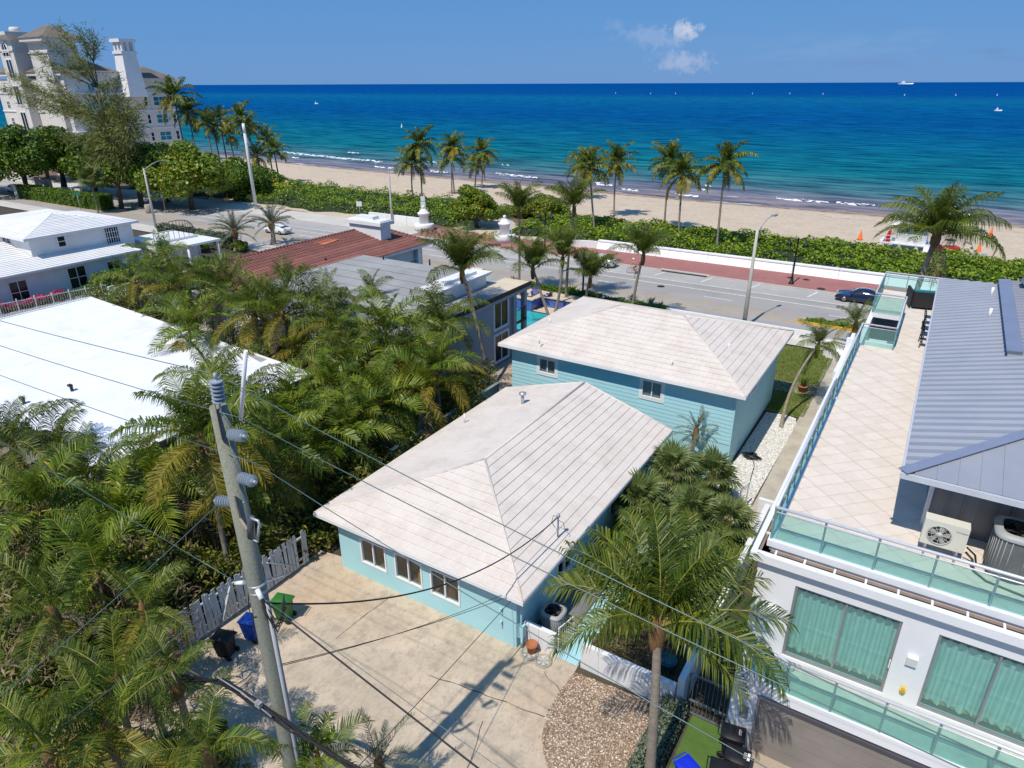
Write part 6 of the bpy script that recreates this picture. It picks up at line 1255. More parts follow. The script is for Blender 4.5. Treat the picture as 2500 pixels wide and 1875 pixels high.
def palm(kind, base, top, nf, s, label, group=None, seed=0, name='coconut_palm', bend=None, tr=.15, dead=0, cat='palm tree', droop=1.0, fk=None, az=None):
    base, top = Vector(base), Vector(top); R = random.Random(seed*7+3); T_ = thing(name, label, cat, base, 0, group); h = top-base
    mid = h*.5+Vector(bend or (R.uniform(-.3,.3), R.uniform(-.3,.3), 0)); b = MB(); trunk_mesh(b, [(0,0,-.05), mid, h], tr, tr*.7); b.build('trunk', M_trunk, T_)
    b = MB(); b.lathe([(tr*.8,-.95),(tr*1.35,-.65),(tr*1.45,-.3),(tr*1.2,0),(tr*.7,.25),(.02,.45)], h, 9); b.build('crown_fibre', M_fibre, T_)
    ms = fronds(fk or kind); k0 = R.uniform(0,6.28)
    for (a_, v, sc_) in (az or ()): link('frond', ms[v*2+R.randint(0,1)], T_, h+Vector((0,0,.05-.03*v)), (R.uniform(-.1,.1), R.uniform(-.1,.1), rad(a_)), s*sc_*R.uniform(.93,1.07))
    for i in range(0 if az else nf):
        t_ = (i+.5)/nf; v = min(5, int((t_**.85)*5.6*droop)); me = ms[v*2+R.randint(0,1)]
        if kind == 'coco' and v > 1 and R.random() < .16: me = fronds('ycoco')[v*2+R.randint(0,1)]
        if kind in ('coco','areca','ycoco') and v > 2 and R.random() < .14: me = fronds('dead')[R.randint(0,11)]
        link('frond', me, T_, h+Vector((0,0,.05-.25*t_)), (R.uniform(-.24,.24), R.uniform(-.24,.24), k0+i*2.39996+R.uniform(-.2,.2)), s*R.uniform(.85,1.12)*(.8 if v == 0 else 1))
    for i in range(dead): link('dry_frond', fronds('dead')[R.randint(0,11)], T_, h+Vector((0,0,-.3)), (0,0,R.uniform(0,6.28)), s*R.uniform(.7,1))
    return T_
def palm_px(kind, bx, by, cx, cy, nf, s, label, **k):
    """base pixel on the ground, crown pixel above it"""
    b_ = at(bx, by, 0); t_ = atY(cx, cy, b_.y); return palm(kind, b_, t_, nf, s, label, **k)
# ---- leaf masses
def leaves(V, F, pts, nrm, size, asp, rng):
    n = len(pts); pts = np.asarray(pts); nrm = np.asarray(nrm); nrm = nrm+rng.normal(0,.55,(n,3)); nrm /= np.linalg.norm(nrm,axis=1)[:,None]+1e-9
    a = rng.normal(0,1,(n,3)); u = np.cross(nrm,a); u /= np.linalg.norm(u,axis=1)[:,None]+1e-9; v = np.cross(nrm,u); sz = (size*rng.uniform(.6,1.3,n))[:,None]
    fold = nrm*sz*.12; b0 = sum(len(q) for q in V); V.append(np.stack([pts-u*sz*.5, pts+v*sz*asp*.5+fold, pts+u*sz*.5, pts-v*sz*asp*.5+fold],1).reshape(-1,3)); F.append(np.arange(4*n).reshape(n,4)+b0)
def blob_pts(blobs, n, rng, up=.25, inner=.6):
    w = np.array([b[3]*b[4]+b[3]*b[5]+b[4]*b[5] for b in blobs]); w = w/w.sum(); P = []; Q = []
    for b_, k in zip(blobs, rng.multinomial(n, w)):
        d = rng.normal(0,1,(k,3)); d[:,2] += up; d /= np.linalg.norm(d,axis=1)[:,None]; r = rng.uniform(inner,1.04,k)[:,None]**.6
        P.append(np.array(b_[:3])+d*r*np.array(b_[3:6])); Q.append(d/np.array(b_[3:6]))
    P = np.concatenate(P); Q = np.concatenate(Q); Q /= np.linalg.norm(Q,axis=1)[:,None]; return P, Q
def crown_mesh(name, blobs, n, size, asp, m, seed, up=.25, inner=.6):
    rng = np.random.default_rng(seed); P, Q = blob_pts(blobs, n, rng, up, inner); keep = P[:,2] > .05; V, F = [], []; leaves(V, F, P[keep], Q[keep], size, asp, rng); return npmesh(name, np.concatenate(V), np.concatenate(F), m)
def broad_tree(name, label, base, h, rx, ry, n, size, m, seed, group=None, nb=14, asp=.8, trunks=3, low=.25):
    R = random.Random(seed); T_ = thing(name, label, 'tree', base, 0, group); blobs = []
    for k in range(nb):
        a = k*2.4+R.uniform(-.3,.3); q = math.sqrt((k+.5)/nb); z = h*(low+(1-low)*(1-.55*q*q)*R.uniform(.62,.93)); r = R.uniform(.26,.4)*rx; blobs.append((q*rx*.75*math.cos(a), q*ry*.75*math.sin(a), z-r*.45, r, r*ry/rx, r*R.uniform(.6,.85)))
    b = MB()
    for k in range(trunks):
        q = blobs[(k*3) % nb]; x, y = R.uniform(-.4,.4)*trunks*.4, R.uniform(-.3,.3); b.tube([(x,y,0),(x*.8+q[0]*.2,y+q[1]*.2,h*.3),(q[0]*.8,q[1]*.8,q[2])], [.16+h*.012,.12+h*.006,.04], 7)
    for q in blobs: b.tube([(0,0,h*.28),(q[0]*.5,q[1]*.5,h*.28+(q[2]-h*.28)*.6),(q[0],q[1],q[2])], [.11,.07,.02], 5)
    b.build('trunk', M_bark, T_); me = crown_mesh('crown', blobs, n, size, asp, m, seed); link('crown', me, T_); return T_
def mass(name, label, xy, size, asp, m, seed, per=1, kind='stuff', up=1.0):
    """leaf cover over points (x,y,z) scattered by a height rule"""
    rng = np.random.default_rng(seed); P = np.asarray(xy); Q = np.zeros_like(P); Q[:,2] = up; V, F = [], []; leaves(V, F, P, Q, size, asp, rng); return tag(link(name, npmesh(name, np.concatenate(V), np.concatenate(F), m)), label, None, None, kind)
def fbm(x, y, s=1.0): return (math.sin(x*.9*s+1.3*math.sin(y*.7*s))+math.sin(y*1.1*s+1.7*math.sin(x*.53*s)+2)+.6*math.sin(x*2.3*s+y*1.9*s)+.5*math.sin(x*3.7*s-y*2.9*s+1))/3.1
# ---- dune thicket of sea grape
rng = np.random.default_rng(8); P = []
def back(x): return 101 + max(0, -(x+60))*.075
def front(x): return 85.0+.7*math.sin(x*.35)+.5*math.sin(x*.9+1)
while len(P) < 88000:
    x = rng.uniform(-150, 42) if rng.random() < .72 else rng.uniform(-70, 20); f, b_ = front(x), back(x); y = rng.uniform(f, b_)
    if -64 < x < -54 and y < 97: continue
    e = min(1, (y-f)/1.3, (b_-y)/1.6); h = (1.2+.75*fbm(x,y,.9)+.4*fbm(x,y,2.6))*max(.12, e)**.6*(1.25 if x < -70 else 1)
    if fbm(x*.5+7,y*.6,.8) < -.62 or (y-f < 2.5 and fbm(x*1.3,y,1.3) < -.35): continue
    P.append((x, y, max(.06, h*(1-.55*rng.random()**3))))
mass('sea_grape_thicket', 'bright green sea grape thicket covering the dune between sea wall and sand', P, .30, .9, LM_grape, 9)
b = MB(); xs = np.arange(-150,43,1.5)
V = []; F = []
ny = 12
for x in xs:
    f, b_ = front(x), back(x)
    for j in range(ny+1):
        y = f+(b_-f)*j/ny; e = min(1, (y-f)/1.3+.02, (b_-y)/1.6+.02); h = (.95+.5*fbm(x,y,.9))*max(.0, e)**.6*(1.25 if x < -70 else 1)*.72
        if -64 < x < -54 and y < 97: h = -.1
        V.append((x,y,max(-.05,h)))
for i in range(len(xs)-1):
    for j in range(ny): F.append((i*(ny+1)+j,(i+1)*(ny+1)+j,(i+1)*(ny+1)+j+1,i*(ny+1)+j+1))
tag(link('thicket_filler', npmesh('thicket_filler', V, F, mat('leaf_shade_fill', (.02,.035,.01), .9, .4, 2), smooth=True)), 'dark filler sheet painted as the shade inside the sea grape thicket', None, None, 'stuff')  # added sheet below the leaves; its dark colour stands for deep foliage shade
P = []
while len(P) < 16000:
    x = rng.uniform(-150,42); y = back(x)-1.5+abs(rng.normal(0,1.6)); P.append((x,y,.15+.35*rng.random()))
mass('dune_grass', 'yellowish dune grass fringing the thicket along the sand', P, .55, .12, LM_grass, 10, up=.05)
# ---- trees at the left
broad_tree('sea_grape_tree', 'broad sea grape tree with a domed crown beside the left street lamp', at(468,512), 12.2, 9.5, 7.5, 15000, .5, LM_mid, 21, None, 20)
broad_tree('sea_grape_tree', 'sea grape tree left of the domed one, in front of the condominium', at(345,505), 12.0, 8.0, 6.5, 11000, .5, LM_mid, 22, None, 15)
broad_tree('sea_grape_tree', 'sea grape tree behind the date palms and the pale monopole', at(575,485), 8.0, 7.5, 6, 7500, .45, LM_tree, 23, None, 12)
broad_tree('dark_tree', 'large dark leafy tree at the left edge over the hedge', at(70,478), 14.0, 10.0, 8, 12000, .55, LM_tree, 24, None, 16, trunks=4)
broad_tree('dark_tree', 'dark leafy tree between the left edge tree and the tall casuarina', at(160,470), 13.5, 9.0, 8, 10000, .55, LM_tree, 25, None, 14, trunks=4)
broad_tree('dark_tree', 'dark leafy tree directly behind the small fan palm', at(235,468), 12.5, 8.5, 7, 9000, .55, LM_tree, 26, None, 12)
broad_tree('dark_tree', 'pale-leaved tree low at the foot of the condominium', at(-30,470), 13.0, 9.0, 7, 9000, .55, LM_mid, 27, None, 14)
broad_tree('dark_tree', 'dark leafy tree behind the casuarina trunk', at(290,480), 11.5, 8.5, 7, 9000, .55, LM_tree, 31, None, 14)
broad_tree('sea_grape_tree', 'sea grape tree right of the domed one behind the lamp arm', at(415,495), 12.0, 8.0, 7, 9000, .5, LM_tree, 32, None, 14)
broad_tree('sea_grape_tree', 'low sea grape tree behind the palms right of the monopole', at(630,470), 6.0, 7.0, 5, 6000, .45, LM_mid, 33, None, 12, low=.1)
broad_tree('dark_tree', 'dark tree crown behind the left edge trees', at(120,440), 12.5, 11.0, 8, 9000, .6, LM_tree, 34, None, 14)
broad_tree('round_sea_grape', 'dense round sea grape bush standing alone at the beach entrance', at(1162,556), 7.4, 4.4, 4.2, 11000, .32, LM_mid, 28, None, 18, low=.02)
broad_tree('beach_bush', 'green bush behind the beach entrance pillar', at(1325,535), 5.0, 5.0, 4, 7000, .32, LM_mid, 29, None, 13, low=.02)
broad_tree('broad_bush', 'low broad bush behind the monopole toward the beach', at(665,470), 4.0, 5.5, 4, 4000, .42, LM_grape, 30, None, 11, low=.05)
# casuarina
cb = at(298, 510); CT = thing('casuarina_tree', 'tall wispy casuarina tree leaning in front of the condominium', 'tree', cb)
R = random.Random(2); YB = cb.y
def cpx(x, y, dy=0): q = atY(x, y, YB+dy); return q-cb
b = MB(); main = [Vector((0,0,0)), cpx(285,440), cpx(272,372), cpx(258,300), cpx(240,215,1), cpx(228,150,1), cpx(236,118,1)]
b.tube(main, [.42,.36,.32,.26,.18,.1,.04], 8)
limbs_ = []
for (i, tx, ty) in ((3,30,180),(3,60,250),(3,8,215),(4,85,130),(4,150,85),(4,145,62),(4,205,95),(5,190,68),(5,222,70),(5,240,95),(4,270,200),(3,300,235),(3,330,285),(3,290,190),(2,210,300),(2,180,320),(2,330,330),(2,300,330),(2,240,350),(3,120,210),(3,100,175),(4,175,140),(2,260,390),(2,225,380),(3,350,250),(3,160,260),(3,55,205),(4,115,100),(2,310,370),(2,150,330)):
    a = main[i]; e = cpx(tx, ty, R.uniform(-3.5,3.5)); m_ = a.lerp(e, .5)+Vector((R.uniform(-.4,.4),R.uniform(-.4,.4),-.5)); b.tube([a,m_,e], [.13,.07,.015], 5); limbs_.append((a,m_,e))
b.build('trunk', M_bark, CT)
V = []; F = []
for a, m_, e in limbs_:
    ln = (e-a).length; n = int(ln*26)
    for k in range(n):
        s = .22+.78*R.random()**.8; p = (a*(1-s)+m_*s)*(1-s)+(m_*(1-s)+e*s)*s; p = p+Vector((R.gauss(0,.45),R.gauss(0,.6),R.gauss(0,.4)))*(.4+s*.8)
        d = ((e-m_).normalized()*R.uniform(.2,1)+Vector((R.gauss(0,.5),R.gauss(0,.5),R.uniform(-.7,.5)))).normalized(); l = R.uniform(.5,1.25); w = d.cross(Vector((R.gauss(0,1),R.gauss(0,1),R.gauss(0,1)))).normalized()*.05; b0 = len(V); V += [p-w,p+w,p+d*l+w*.3,p+d*l-w*.3]; F.append((b0,b0+1,b0+2,b0+3))
for (tx, ty, rr, n) in ((262,300,2.4,800),(285,340,2.6,1100),(255,360,2.2,800),(240,265,2.0,450),(315,310,2.0,700),(290,265,1.6,350),(240,400,1.5,500),(300,385,1.8,600)):
    c = cpx(tx, ty)
    for k in range(n):
        d0 = Vector((R.gauss(0,1),R.gauss(0,1),R.gauss(0,1.3))); p = c+d0*rr*.55; d = (d0.normalized()+Vector((0,0,R.uniform(-.8,.6)))).normalized(); l = R.uniform(.5,1.1); w = d.cross(Vector((R.gauss(0,1),R.gauss(0,1),1))).normalized()*.08; b0 = len(V); V += [p-w,p+w,p+d*l+w*.3,p+d*l-w*.3]; F.append((b0,b0+1,b0+2,b0+3))
link('crown', npmesh('crown', [tuple(v) for v in V], F, LM_pine), CT)
# ---- palms: beach row
BP = [(1010,499,1005,398,'far',15,'leftmost beach palm of the front pair, behind the red roof'),(1031,501,1026,352,'far',17,'tallest beach palm of the left pair'),(1103,472,1106,358,'far',17,'beach palm second group, with full crown over the surf'),(1109,470,1100,385,'far',10,'beach palm leaning beside the full-crowned one, lower crown'),(1176,455,1178,372,'far',16,'beach palm behind the round sea grape bush'),(1160,452,1163,400,'far',9,'smaller beach palm just left of the one behind the round bush'),
    (1452,569,1440,408,'far',17,'beach palm with lower drooping fronds, fourth group'),(1416,480,1420,398,'far',13,'beach palm standing behind the drooping one of the fourth group'),(1499,526,1506,396,'far',17,'straight beach palm in front of open sand'),
    (1621,564,1634,396,'far',15,'rear palm of the pair right of the open sand'),(1656,585,1668,422,'far',17,'front palm of the pair right of the open sand'),(1749,616,1771,404,'far',18,'rightmost palm of the beach row, slightly leaning')]
for i, (bx,by,cx,cy,kd,nf,lb) in enumerate(BP): palm_px(kd, bx, by, cx, cy, nf+7, 1.18, lb, group='coconut palms along the beach', seed=100+i, tr=.15, dead=2)
# leaning palm by the lifeguard hut
palm('coco', (-1.1,57,0), (-.04,57,10.6), 30, 1.25, 'large coconut palm leaning in front of the lifeguard hut', seed=131, tr=.24, dead=1, droop=.72)
# palms near the condominium
for i, (bx,by,cx,cy,nf,s,lb) in enumerate(((436,372,424,236,16,1.5,'tall palm in front of the right corner of the condominium'),(466,372,460,275,13,1.2,'slim palm right of the tall condominium palm'),(507,395,503,298,15,1.1,'first palm of the clump right of the condominium'),(522,400,520,310,11,1.0,'short palm inside the clump right of the condominium'),(541,405,537,290,15,1.1,'palm with upright crown in the clump right of the condominium'),(562,410,560,330,12,1.0,'low palm in the clump, left of the monopole'),(590,415,587,288,15,1.1,'tallest palm just behind the monopole top'),(602,430,606,310,13,1.0,'palm immediately right of the monopole top'),(640,440,652,338,16,1.0,'palm at the right end of the left clump'),(672,445,668,365,13,.95,'lower palm at the right end of the left clump'),(625,450,628,380,12,1.0,'low palm beneath the monopole'))):
    Yb = 92+1.2*i if i < 2 else 96+(i*37 % 11); t_ = atY(cx, cy, Yb); palm('far', (t_.x+.4,Yb,0), t_, nf+4, s*1.12, lb, group='palms beside the condominium', seed=140+i, tr=.17, dead=2)
# silvery date palms
for i, (bx,by,cx,cy,lb) in enumerate(((578,612,572,565,'silvery date palm left of the pair beside the street'),(668,596,662,545,'silvery date palm right of the pair beside the street'))):
    palm_px('date', bx, by, cx, cy, 34, 1.15, lb, group='silvery date palms', seed=160+i, name='date_palm', tr=.33, droop=.8)
# street palms
def street(x, y, cx, cy, nf, lb, sd, s=1.0, dead=1): b_ = Vector((x,y,0)); palm('coco', b_, atY(cx, cy, y), nf, s, lb, group='coconut palms between the houses and the street', seed=sd, tr=.14, dead=dead, droop=.42)
street(-25.4, 37.6, 1128, 660, 22, 'coconut palm leaning against the grey house wall', 171, 1.05); street(-26.0, 49.0, 1301, 655, 20, 'coconut palm at the pool corner behind the white roof edge', 172, .95)
street(atY(1372,640,56.0).x-.6, 56.0, 1374, 628, 20, 'coconut palm between the pool terrace and the spiky bed', 173, .95); street(atY(1436,690,57.5).x-.2, 57.5, 1441, 680, 20, 'short bushy palm in front of the silver car', 174, .95); street(atY(1565,640,57.0).x-.6, 57.0, 1571, 622, 18, 'young palm with an upright spear behind the white hipped roof', 175, .95)
street(atY(1268,600,59.0).x-.1, 59.0, 1266, 512, 20, 'tall straight palm nearest the gate pillar', 176, .95); street(atY(1397,600,59.5).x-.5, 59.5, 1402, 505, 20, 'tall straight palm in the middle of the street row', 177, .95)
# curved palm on the lawn
b_ = Vector((-5.95,42.4,0)); t_ = Vector((-5.9,46.0,5.0)); q = atY(1998, 842, 46.5); palm('coco', b_, q, 16, .62, 'small palm with a long curved trunk on the pebble strip', seed=180, bend=(-.75,-.6,.2), tr=.1, name='curved_palm')
q = at(2090, 790, 2.2); palm('coco', (q.x,q.y,0), q, 16, .7, 'low bushy palm beside the white steps near the street', seed=181, tr=.16, name='bushy_palm')
# foreground palm
palm('coco', (-4.05,14.5,0), atY(1606, 1530, 14.9), 23, .98, 'large foreground coconut palm standing in the pebble bed', seed=191, tr=.165, bend=(.15,-.2,0), dead=0, az=[(20,0,.9),(110,0,1),(200,0,.9),(300,0,.75),(150,0,.95),(60,1,1),(95,1,1.05),(130,1,1.05),(165,1,1),(190,1,1),(35,1,1),(10,2,1),(40,2,1),(75,2,1),(120,2,1.05),(150,2,1),(180,2,.9),(205,2,.95),(232,2,.8),(350,2,1.0),(218,3,.95),(12,3,1.1),(345,3,.85),(100,3,1),(160,3,1)])
# ---- palms of the thicket between the houses
JP = [(620,762,5.6,'coco',18,1,'coconut palm behind the white flat roof, left of the thicket'),(769,750,6.2,'coco',17,1,'coconut palm rising in front of the grey roof with upright fronds'),(908,716,6.0,'coco',12,.6,'ragged palm beside the parapet of the grey house'),(942,815,6.0,'areca',16,1.7,'bright green palm with long upright fronds in front of the grey house'),(1072,795,5.6,'coco',20,1,'dark palm against the grey house wall'),(1062,905,4.6,'ycoco',18,.95,'palm with yellow tipped fronds beside the grey board fence'),
    (810,945,3.8,'areca',18,1.3,'light green palm at the white roof corner'),(924,985,4.0,'areca',20,1.5,'yellow green areca palm in the middle of the thicket'),(1035,955,3.8,'areca',18,1.5,'areca palm close to the bungalow roof'),(640,1010,3.4,'coco',14,.6,'palm at the near right corner of the white roof'),
    (396,640,4.6,'areca',18,1.7,'palm with pale trunk beside the white house hedge'),(425,770,3.2,'date',24,.75,'bushy blue green palm by the access lane'),(500,700,5.0,'areca',18,1.6,'bright small palm in front of the red tiled roof'),(700,700,4.8,'coco',15,.85,'palm overlapping the red tiled roof'),(850,880,4.6,'coco',17,.9,'drooping palm in the dark gap of the thicket'),
    (494,1072,7.2,'ycoco',24,1.0,'golden coconut palm directly behind the utility pole'),(520,930,7.2,'coco',12,.8,'palm whose crown spreads behind the pole top'),(585,975,5.2,'coco',16,.85,'palm just right of the pole top'),(672,1105,4.4,'ycoco',17,.95,'golden palm right of the utility pole'),(760,1080,3.6,'areca',18,1.5,'areca palm beside the bungalow roof edge'),(840,1060,3.4,'areca',16,1.4,'areca palm touching the left eave of the bungalow'),(590,1205,3.4,'ycoco',14,.8,'golden drooping palm above the picket fence'),
    (142,1105,3.6,'coco',18,.85,'palm at the near edge of the white roof, far left'),(30,1085,4.2,'coco',16,.9,'palm at the left edge below the white roof'),(95,1240,4.2,'areca',16,1.5,'dark areca palm at the left edge'),(220,1185,3.6,'coco',18,.9,'palm with a pale dish beside it below the roof corner'),(380,1180,4.0,'areca',20,1.5,'areca palm left of the golden coconut palm'),(300,1260,3.4,'areca',17,1.4,'areca palm deep in the left thicket'),
    (127,1490,4.6,'coco',18,.75,'palm with pale folded fronds at the lower left'),(350,1490,4.2,'coco',15,.6,'wind-bent palm left of the picket fence'),(290,1670,4.6,'coco',16,.65,'bright green palm in the lower left thicket'),(262,1780,4.6,'coco',16,.65,'palm above the bottom edge, left of centre thicket'),(370,1680,3.6,'coco',13,.5,'ragged palm left of the black bin'),(425,1650,5.0,'coco',14,.48,'small windswept palm above the near end of the picket fence'),(120,1835,5.2,'ycoco',18,.75,'palm with yellow ribs in the bottom left corner'),(505,1835,4.6,'coco',15,.6,'palm with broad fronds at the bottom, left of the pole'),(240,1400,3.6,'areca',18,1.4,'light green areca palm in the left undergrowth'),
    (775,1845,4.2,'areca',16,.7,'bright green young palm right of the pole foot'),(330,690,5.0,'coco',16,.9,'palm left of the red roof end, over the breeze-block wall'),(555,715,6.0,'coco',19,1.05,'palm in front of the near end of the red roof'),(440,700,5.6,'coco',17,1.0,'palm between the access lane and the red roof'),(830,800,5.8,'coco',18,1.0,'palm in front of the near edge of the grey roof'),(690,765,6.0,'coco',18,1.0,'palm at the corner where the red and grey roofs meet'),(985,870,5.0,'coco',17,.9,'dark drooping palm left of the grey house wall'),(735,850,3.6,'ycoco',14,.85,'golden palm behind the right end of the white roof'),(880,1010,3.8,'coco',16,.8,'palm low in the thicket behind the bungalow'),(720,1020,4.2,'areca',18,1.6,'areca palm right of the pole, over the dark gap'),(460,800,4.6,'areca',18,1.6,'areca palm behind the far edge of the white roof'),(925,1862,2.6,'date',18,.5,'small dark spiky palm at the bottom edge'),(1700,1052,2.6,'date',20,.5,'small feathery palm against the turquoise clapboard wall')]
for i, (cx,cy,z,kd,nf,s,lb) in enumerate(JP):
    low_ = cx < 620 and cy > 1330
    if low_: nf = int(nf*.68)
    t_ = at(cx, cy, z); nm = {'coco':'coconut_palm','ycoco':'golden_coconut_palm','areca':'areca_palm','date':'feather_palm'}[kd]
    palm(kd, (t_.x,t_.y,0), t_, nf, s, lb, group='palms crowded between the houses', seed=200+i, tr=.13 if kd != 'areca' else .06, name=nm, dead=(4 if low_ else 2 if kd in ('coco','ycoco') else 1), droop=.95)
    if kd == 'areca':
        T_ = bpy.data.objects[-1] if False else None
# fan palms in the front garden
def fan_mesh(name, seed, m):
    R = random.Random(seed); b = MB(); b.m = 1; pl = .75; b.tube([(0,0,0),(pl*.6,0,.12),(pl,0,.1)], .014, 4, False); b.m = 0; n = 26; c = Vector((pl,0,.1))
    for k in range(n):
        a = rad(-150+300*(k+.5)/n); l = .72*(1-.25*abs(a)/2.6)*R.uniform(.9,1.08); d = Vector((math.cos(a),math.sin(a),.12-.1*abs(math.sin(a)))); s = Vector((-math.sin(a),math.cos(a),0))*.045; z = Vector((0,0,.035 if k % 2 else 0)); m_ = c+d*l*.6+z; tip = c+d*l+Vector((0,0,-.16*l-R.uniform(0,.12)))
        b.mesh([c, m_-s, tip, m_+s], [(0,1,2,3)])
    return b.data(name, m)
FANS = [fan_mesh('fan_leaf', k, [LM_fan, M_rach]) for k in range(4)]
def fan_palm(base, top, nf, s, label, seed, group=None, dry=0):
    base, top = Vector(base), Vector(top); R = random.Random(seed); T_ = thing('fan_palm', label, 'palm tree', base, 0, group); h = top-base; b = MB(); trunk_mesh(b, [(0,0,-.05), h*.5, h], .13, .11); b.build('trunk', M_trunk, T_)
    for i in range(nf): t_ = (i+.5)/nf; e = 1.25-2.1*t_; link('fan_frond', FANS[R.randint(0,3)], T_, h, (R.uniform(-.3,.3), -e, i*2.39996), s*R.uniform(.85,1.15))
    return T_
for i, (cx,cy,z,nf,s,lb) in enumerate(((1640,1150,2.2,24,1.15,'fan palm nearest the bungalow eave in the front garden'),(1740,1170,2.0,24,1.15,'fan palm beside the turquoise house corner'),(1775,1280,1.6,22,1.1,'fan palm beside the boundary wall'),(1690,1270,1.9,24,1.15,'fan palm behind the foreground palm crown'),(1720,1400,1.4,26,1.2,'low fan palm under the foreground palm'),(1560,1230,1.8,24,1.2,'fan palm along the bungalow side yard'))):
    t_ = at(cx, cy, z); fan_palm((t_.x,t_.y,0), t_, nf, s, lb, 300+i, 'fan palms in the front garden')
t_ = at(232, 450, 5.2); b_ = at(240, 520); fan_palm(b_, atY(222, 438, b_.y), 30, 1.9, 'small fan palm on the pavement before the hedge far left', 320)
# ---- undergrowth
def under(name, label, poly, n, size, asp, m, seed, hmax=2.6, hmin=.3):
    R = random.Random(seed); xs_ = [q[0] for q in poly]; ys_ = [q[1] for q in poly]; P = []
    while len(P) < n:
        x, y = R.uniform(min(xs_),max(xs_)), R.uniform(min(ys_),max(ys_))
        if not inside(poly, x, y): continue
        h = max(hmin, hmax*(.55+.5*fbm(x,y,1.1)+.18*fbm(x,y,3))); P.append((x,y,h*(1-R.random()**2*.75)))
    return mass(name, label, P, size, asp, m, seed, up=.7)
under('undergrowth', 'dense mixed undergrowth between the white flat roof and the bungalow', [(-31.6,13),(-22.2,12),(-21.3,18),(-21.3,32.5),(-23.6,33),(-23.6,36),(-27.2,38),(-27.4,34.5),(-31.8,34.5)], 30000, .32, .3, LM_bush, 41, 3.2)
under('undergrowth', 'dense undergrowth in the lower left below the white flat roof', [(-48,-2),(-22.3,-2),(-22.2,12),(-31.6,13.2),(-33,13),(-60,12)], 40000, .3, .34, LM_bush, 42, 3.6)
under('undergrowth', 'green undergrowth behind the white flat roof before the red roof', [(-65,29.5),(-32,27.8),(-28,30),(-28,34.4),(-44,34.4),(-44,30),(-57,30),(-58,38),(-66,40)], 26000, .34, .32, LM_bush, 43, 5.2)
under('golden_shrub_leaves', 'yellow green leafy shrubs in the left thicket', [(-31,5),(-22.6,5),(-22.6,11.5),(-30,12.5)], 9000, .26, .35, LM_areca, 44, 3.3, .8)
under('dry_undergrowth', 'dry brown litter and dead leaves under the garden palms', [(-8.2,18.2),(-4.5,18.2),(-4.5,30),(-8.2,30)], 6500, .3, .18, LM_dry, 45, .55, .05)
under('dry_litter', 'dry fallen fronds beneath the lower left palms', [(-34,-1),(-16.5,2),(-17.5,8),(-22,11.5),(-34,11)], 9000, .55, .1, LM_dead, 46, 4.0, .3)
under('foot_shrubs', 'leafy growth around the foot of the utility pole', [(-16.5,3.5),(-11.8,3.5),(-12.3,7.5),(-15.5,8.4),(-18,7.6)], 4500, .26, .25, LM_bush, 47, 1.8, .1)
under('side_yard_shrubs', 'green shrubs along the bungalow side yard', [(-10.4,22),(-9.4,22),(-9.3,31),(-10.4,31)], 2600, .25, .4, LM_hedge, 48, 1.5, .2)
def hedge(name, label, x0, x1, y0, y1, h, n, size, m, seed, asp=.6, kindcat='hedge'):
    rng = np.random.default_rng(seed); T_ = thing(name, label, kindcat, ((x0+x1)/2,(y0+y1)/2,0)); sx, sy = (x1-x0)/2, (y1-y0)/2; P = []; Q = []
    A = [sx*2*sy*2, 2*sx*h, 2*sx*h, 2*sy*h, 2*sy*h]; pr = np.array(A)/sum(A)
    for f in rng.choice(5, n, p=pr):
        u, v = rng.uniform(-1,1), rng.uniform(-1,1); bmp = .1*math.sin(u*sx*3)+.07*math.sin(v*7)
        if f == 0: P.append((u*sx,v*sy,h+bmp)); Q.append((0,0,1))
        elif f < 3: s_ = 1 if f == 1 else -1; P.append((u*sx,s_*(sy+bmp*.5),(v+1)/2*h)); Q.append((0,s_,.3))
        else: s_ = 1 if f == 3 else -1; P.append((s_*(sx+bmp*.5),u*sy,(v+1)/2*h)); Q.append((s_,0,.3))
    V, F = [], []; leaves(V, F, np.array(P), np.array(Q), size, asp, rng); link('foliage', npmesh('foliage', np.concatenate(V), np.concatenate(F), m), T_)
    b = MB(); b.box(-sx+.12,sx-.12,-sy+.12,sy-.12,0,h-.12); b.build('shade_core', mat('leaf_shade_fill', (.02,.035,.01)), T_); return T_  # solid dark box fills the hedge, coloured like the shade behind the leaves
hedge('street_hedge', 'bright green hedge along the pool terrace and street', -36, -27.5, 60.2, 61.2, 1.0, 3800, .2, LM_hedge, 51); hedge('street_hedge', 'bright green low hedge in front of the short street palm', -27.0, -20.5, 60.2, 61.2, .8, 3000, .2, LM_hedge, 52)
hedge('clipped_hedge', 'long clipped hedge in shade under the far left trees', -156, -131, 65.2, 67.6, 2.4, 7000, .3, LM_hedge, 53); hedge('hedge_block', 'sunlit end block of the far left hedge', -130.8, -126.8, 65.4, 67.8, 2.6, 2500, .28, LM_hedge, 54)
hedge('silver_hedge', 'grey green silver buttonwood hedge beside the white house driveway', -97, -80.5, 57.2, 58.6, 1.8, 6000, .26, LM_silver, 55)
hedge('house_hedge', 'green hedge below the windows of the white house', -77.4, -74.6, 37.0, 45.5, 1.6, 4500, .24, LM_hedge, 56)
hedge('low_silver_hedge', 'low grey green ground hedge at the edge of the pebble bed', -4.75, -3.95, 10.5, 17.7, .75, 7000, .09, LM_silver, 57, .7); hedge('median_planting', 'low green planting in the yellow-kerbed median', -8.7, -3.2, 65.4, 66.3, .3, 1400, .18, LM_hedge, 58)
q = at(484, 615); broad_tree('round_shrub', 'round clipped green shrub beside the silver hedge', q, 2.8, 2.0, 2.0, 3500, .22, LM_hedge, 59, None, 9, low=.1, trunks=2)
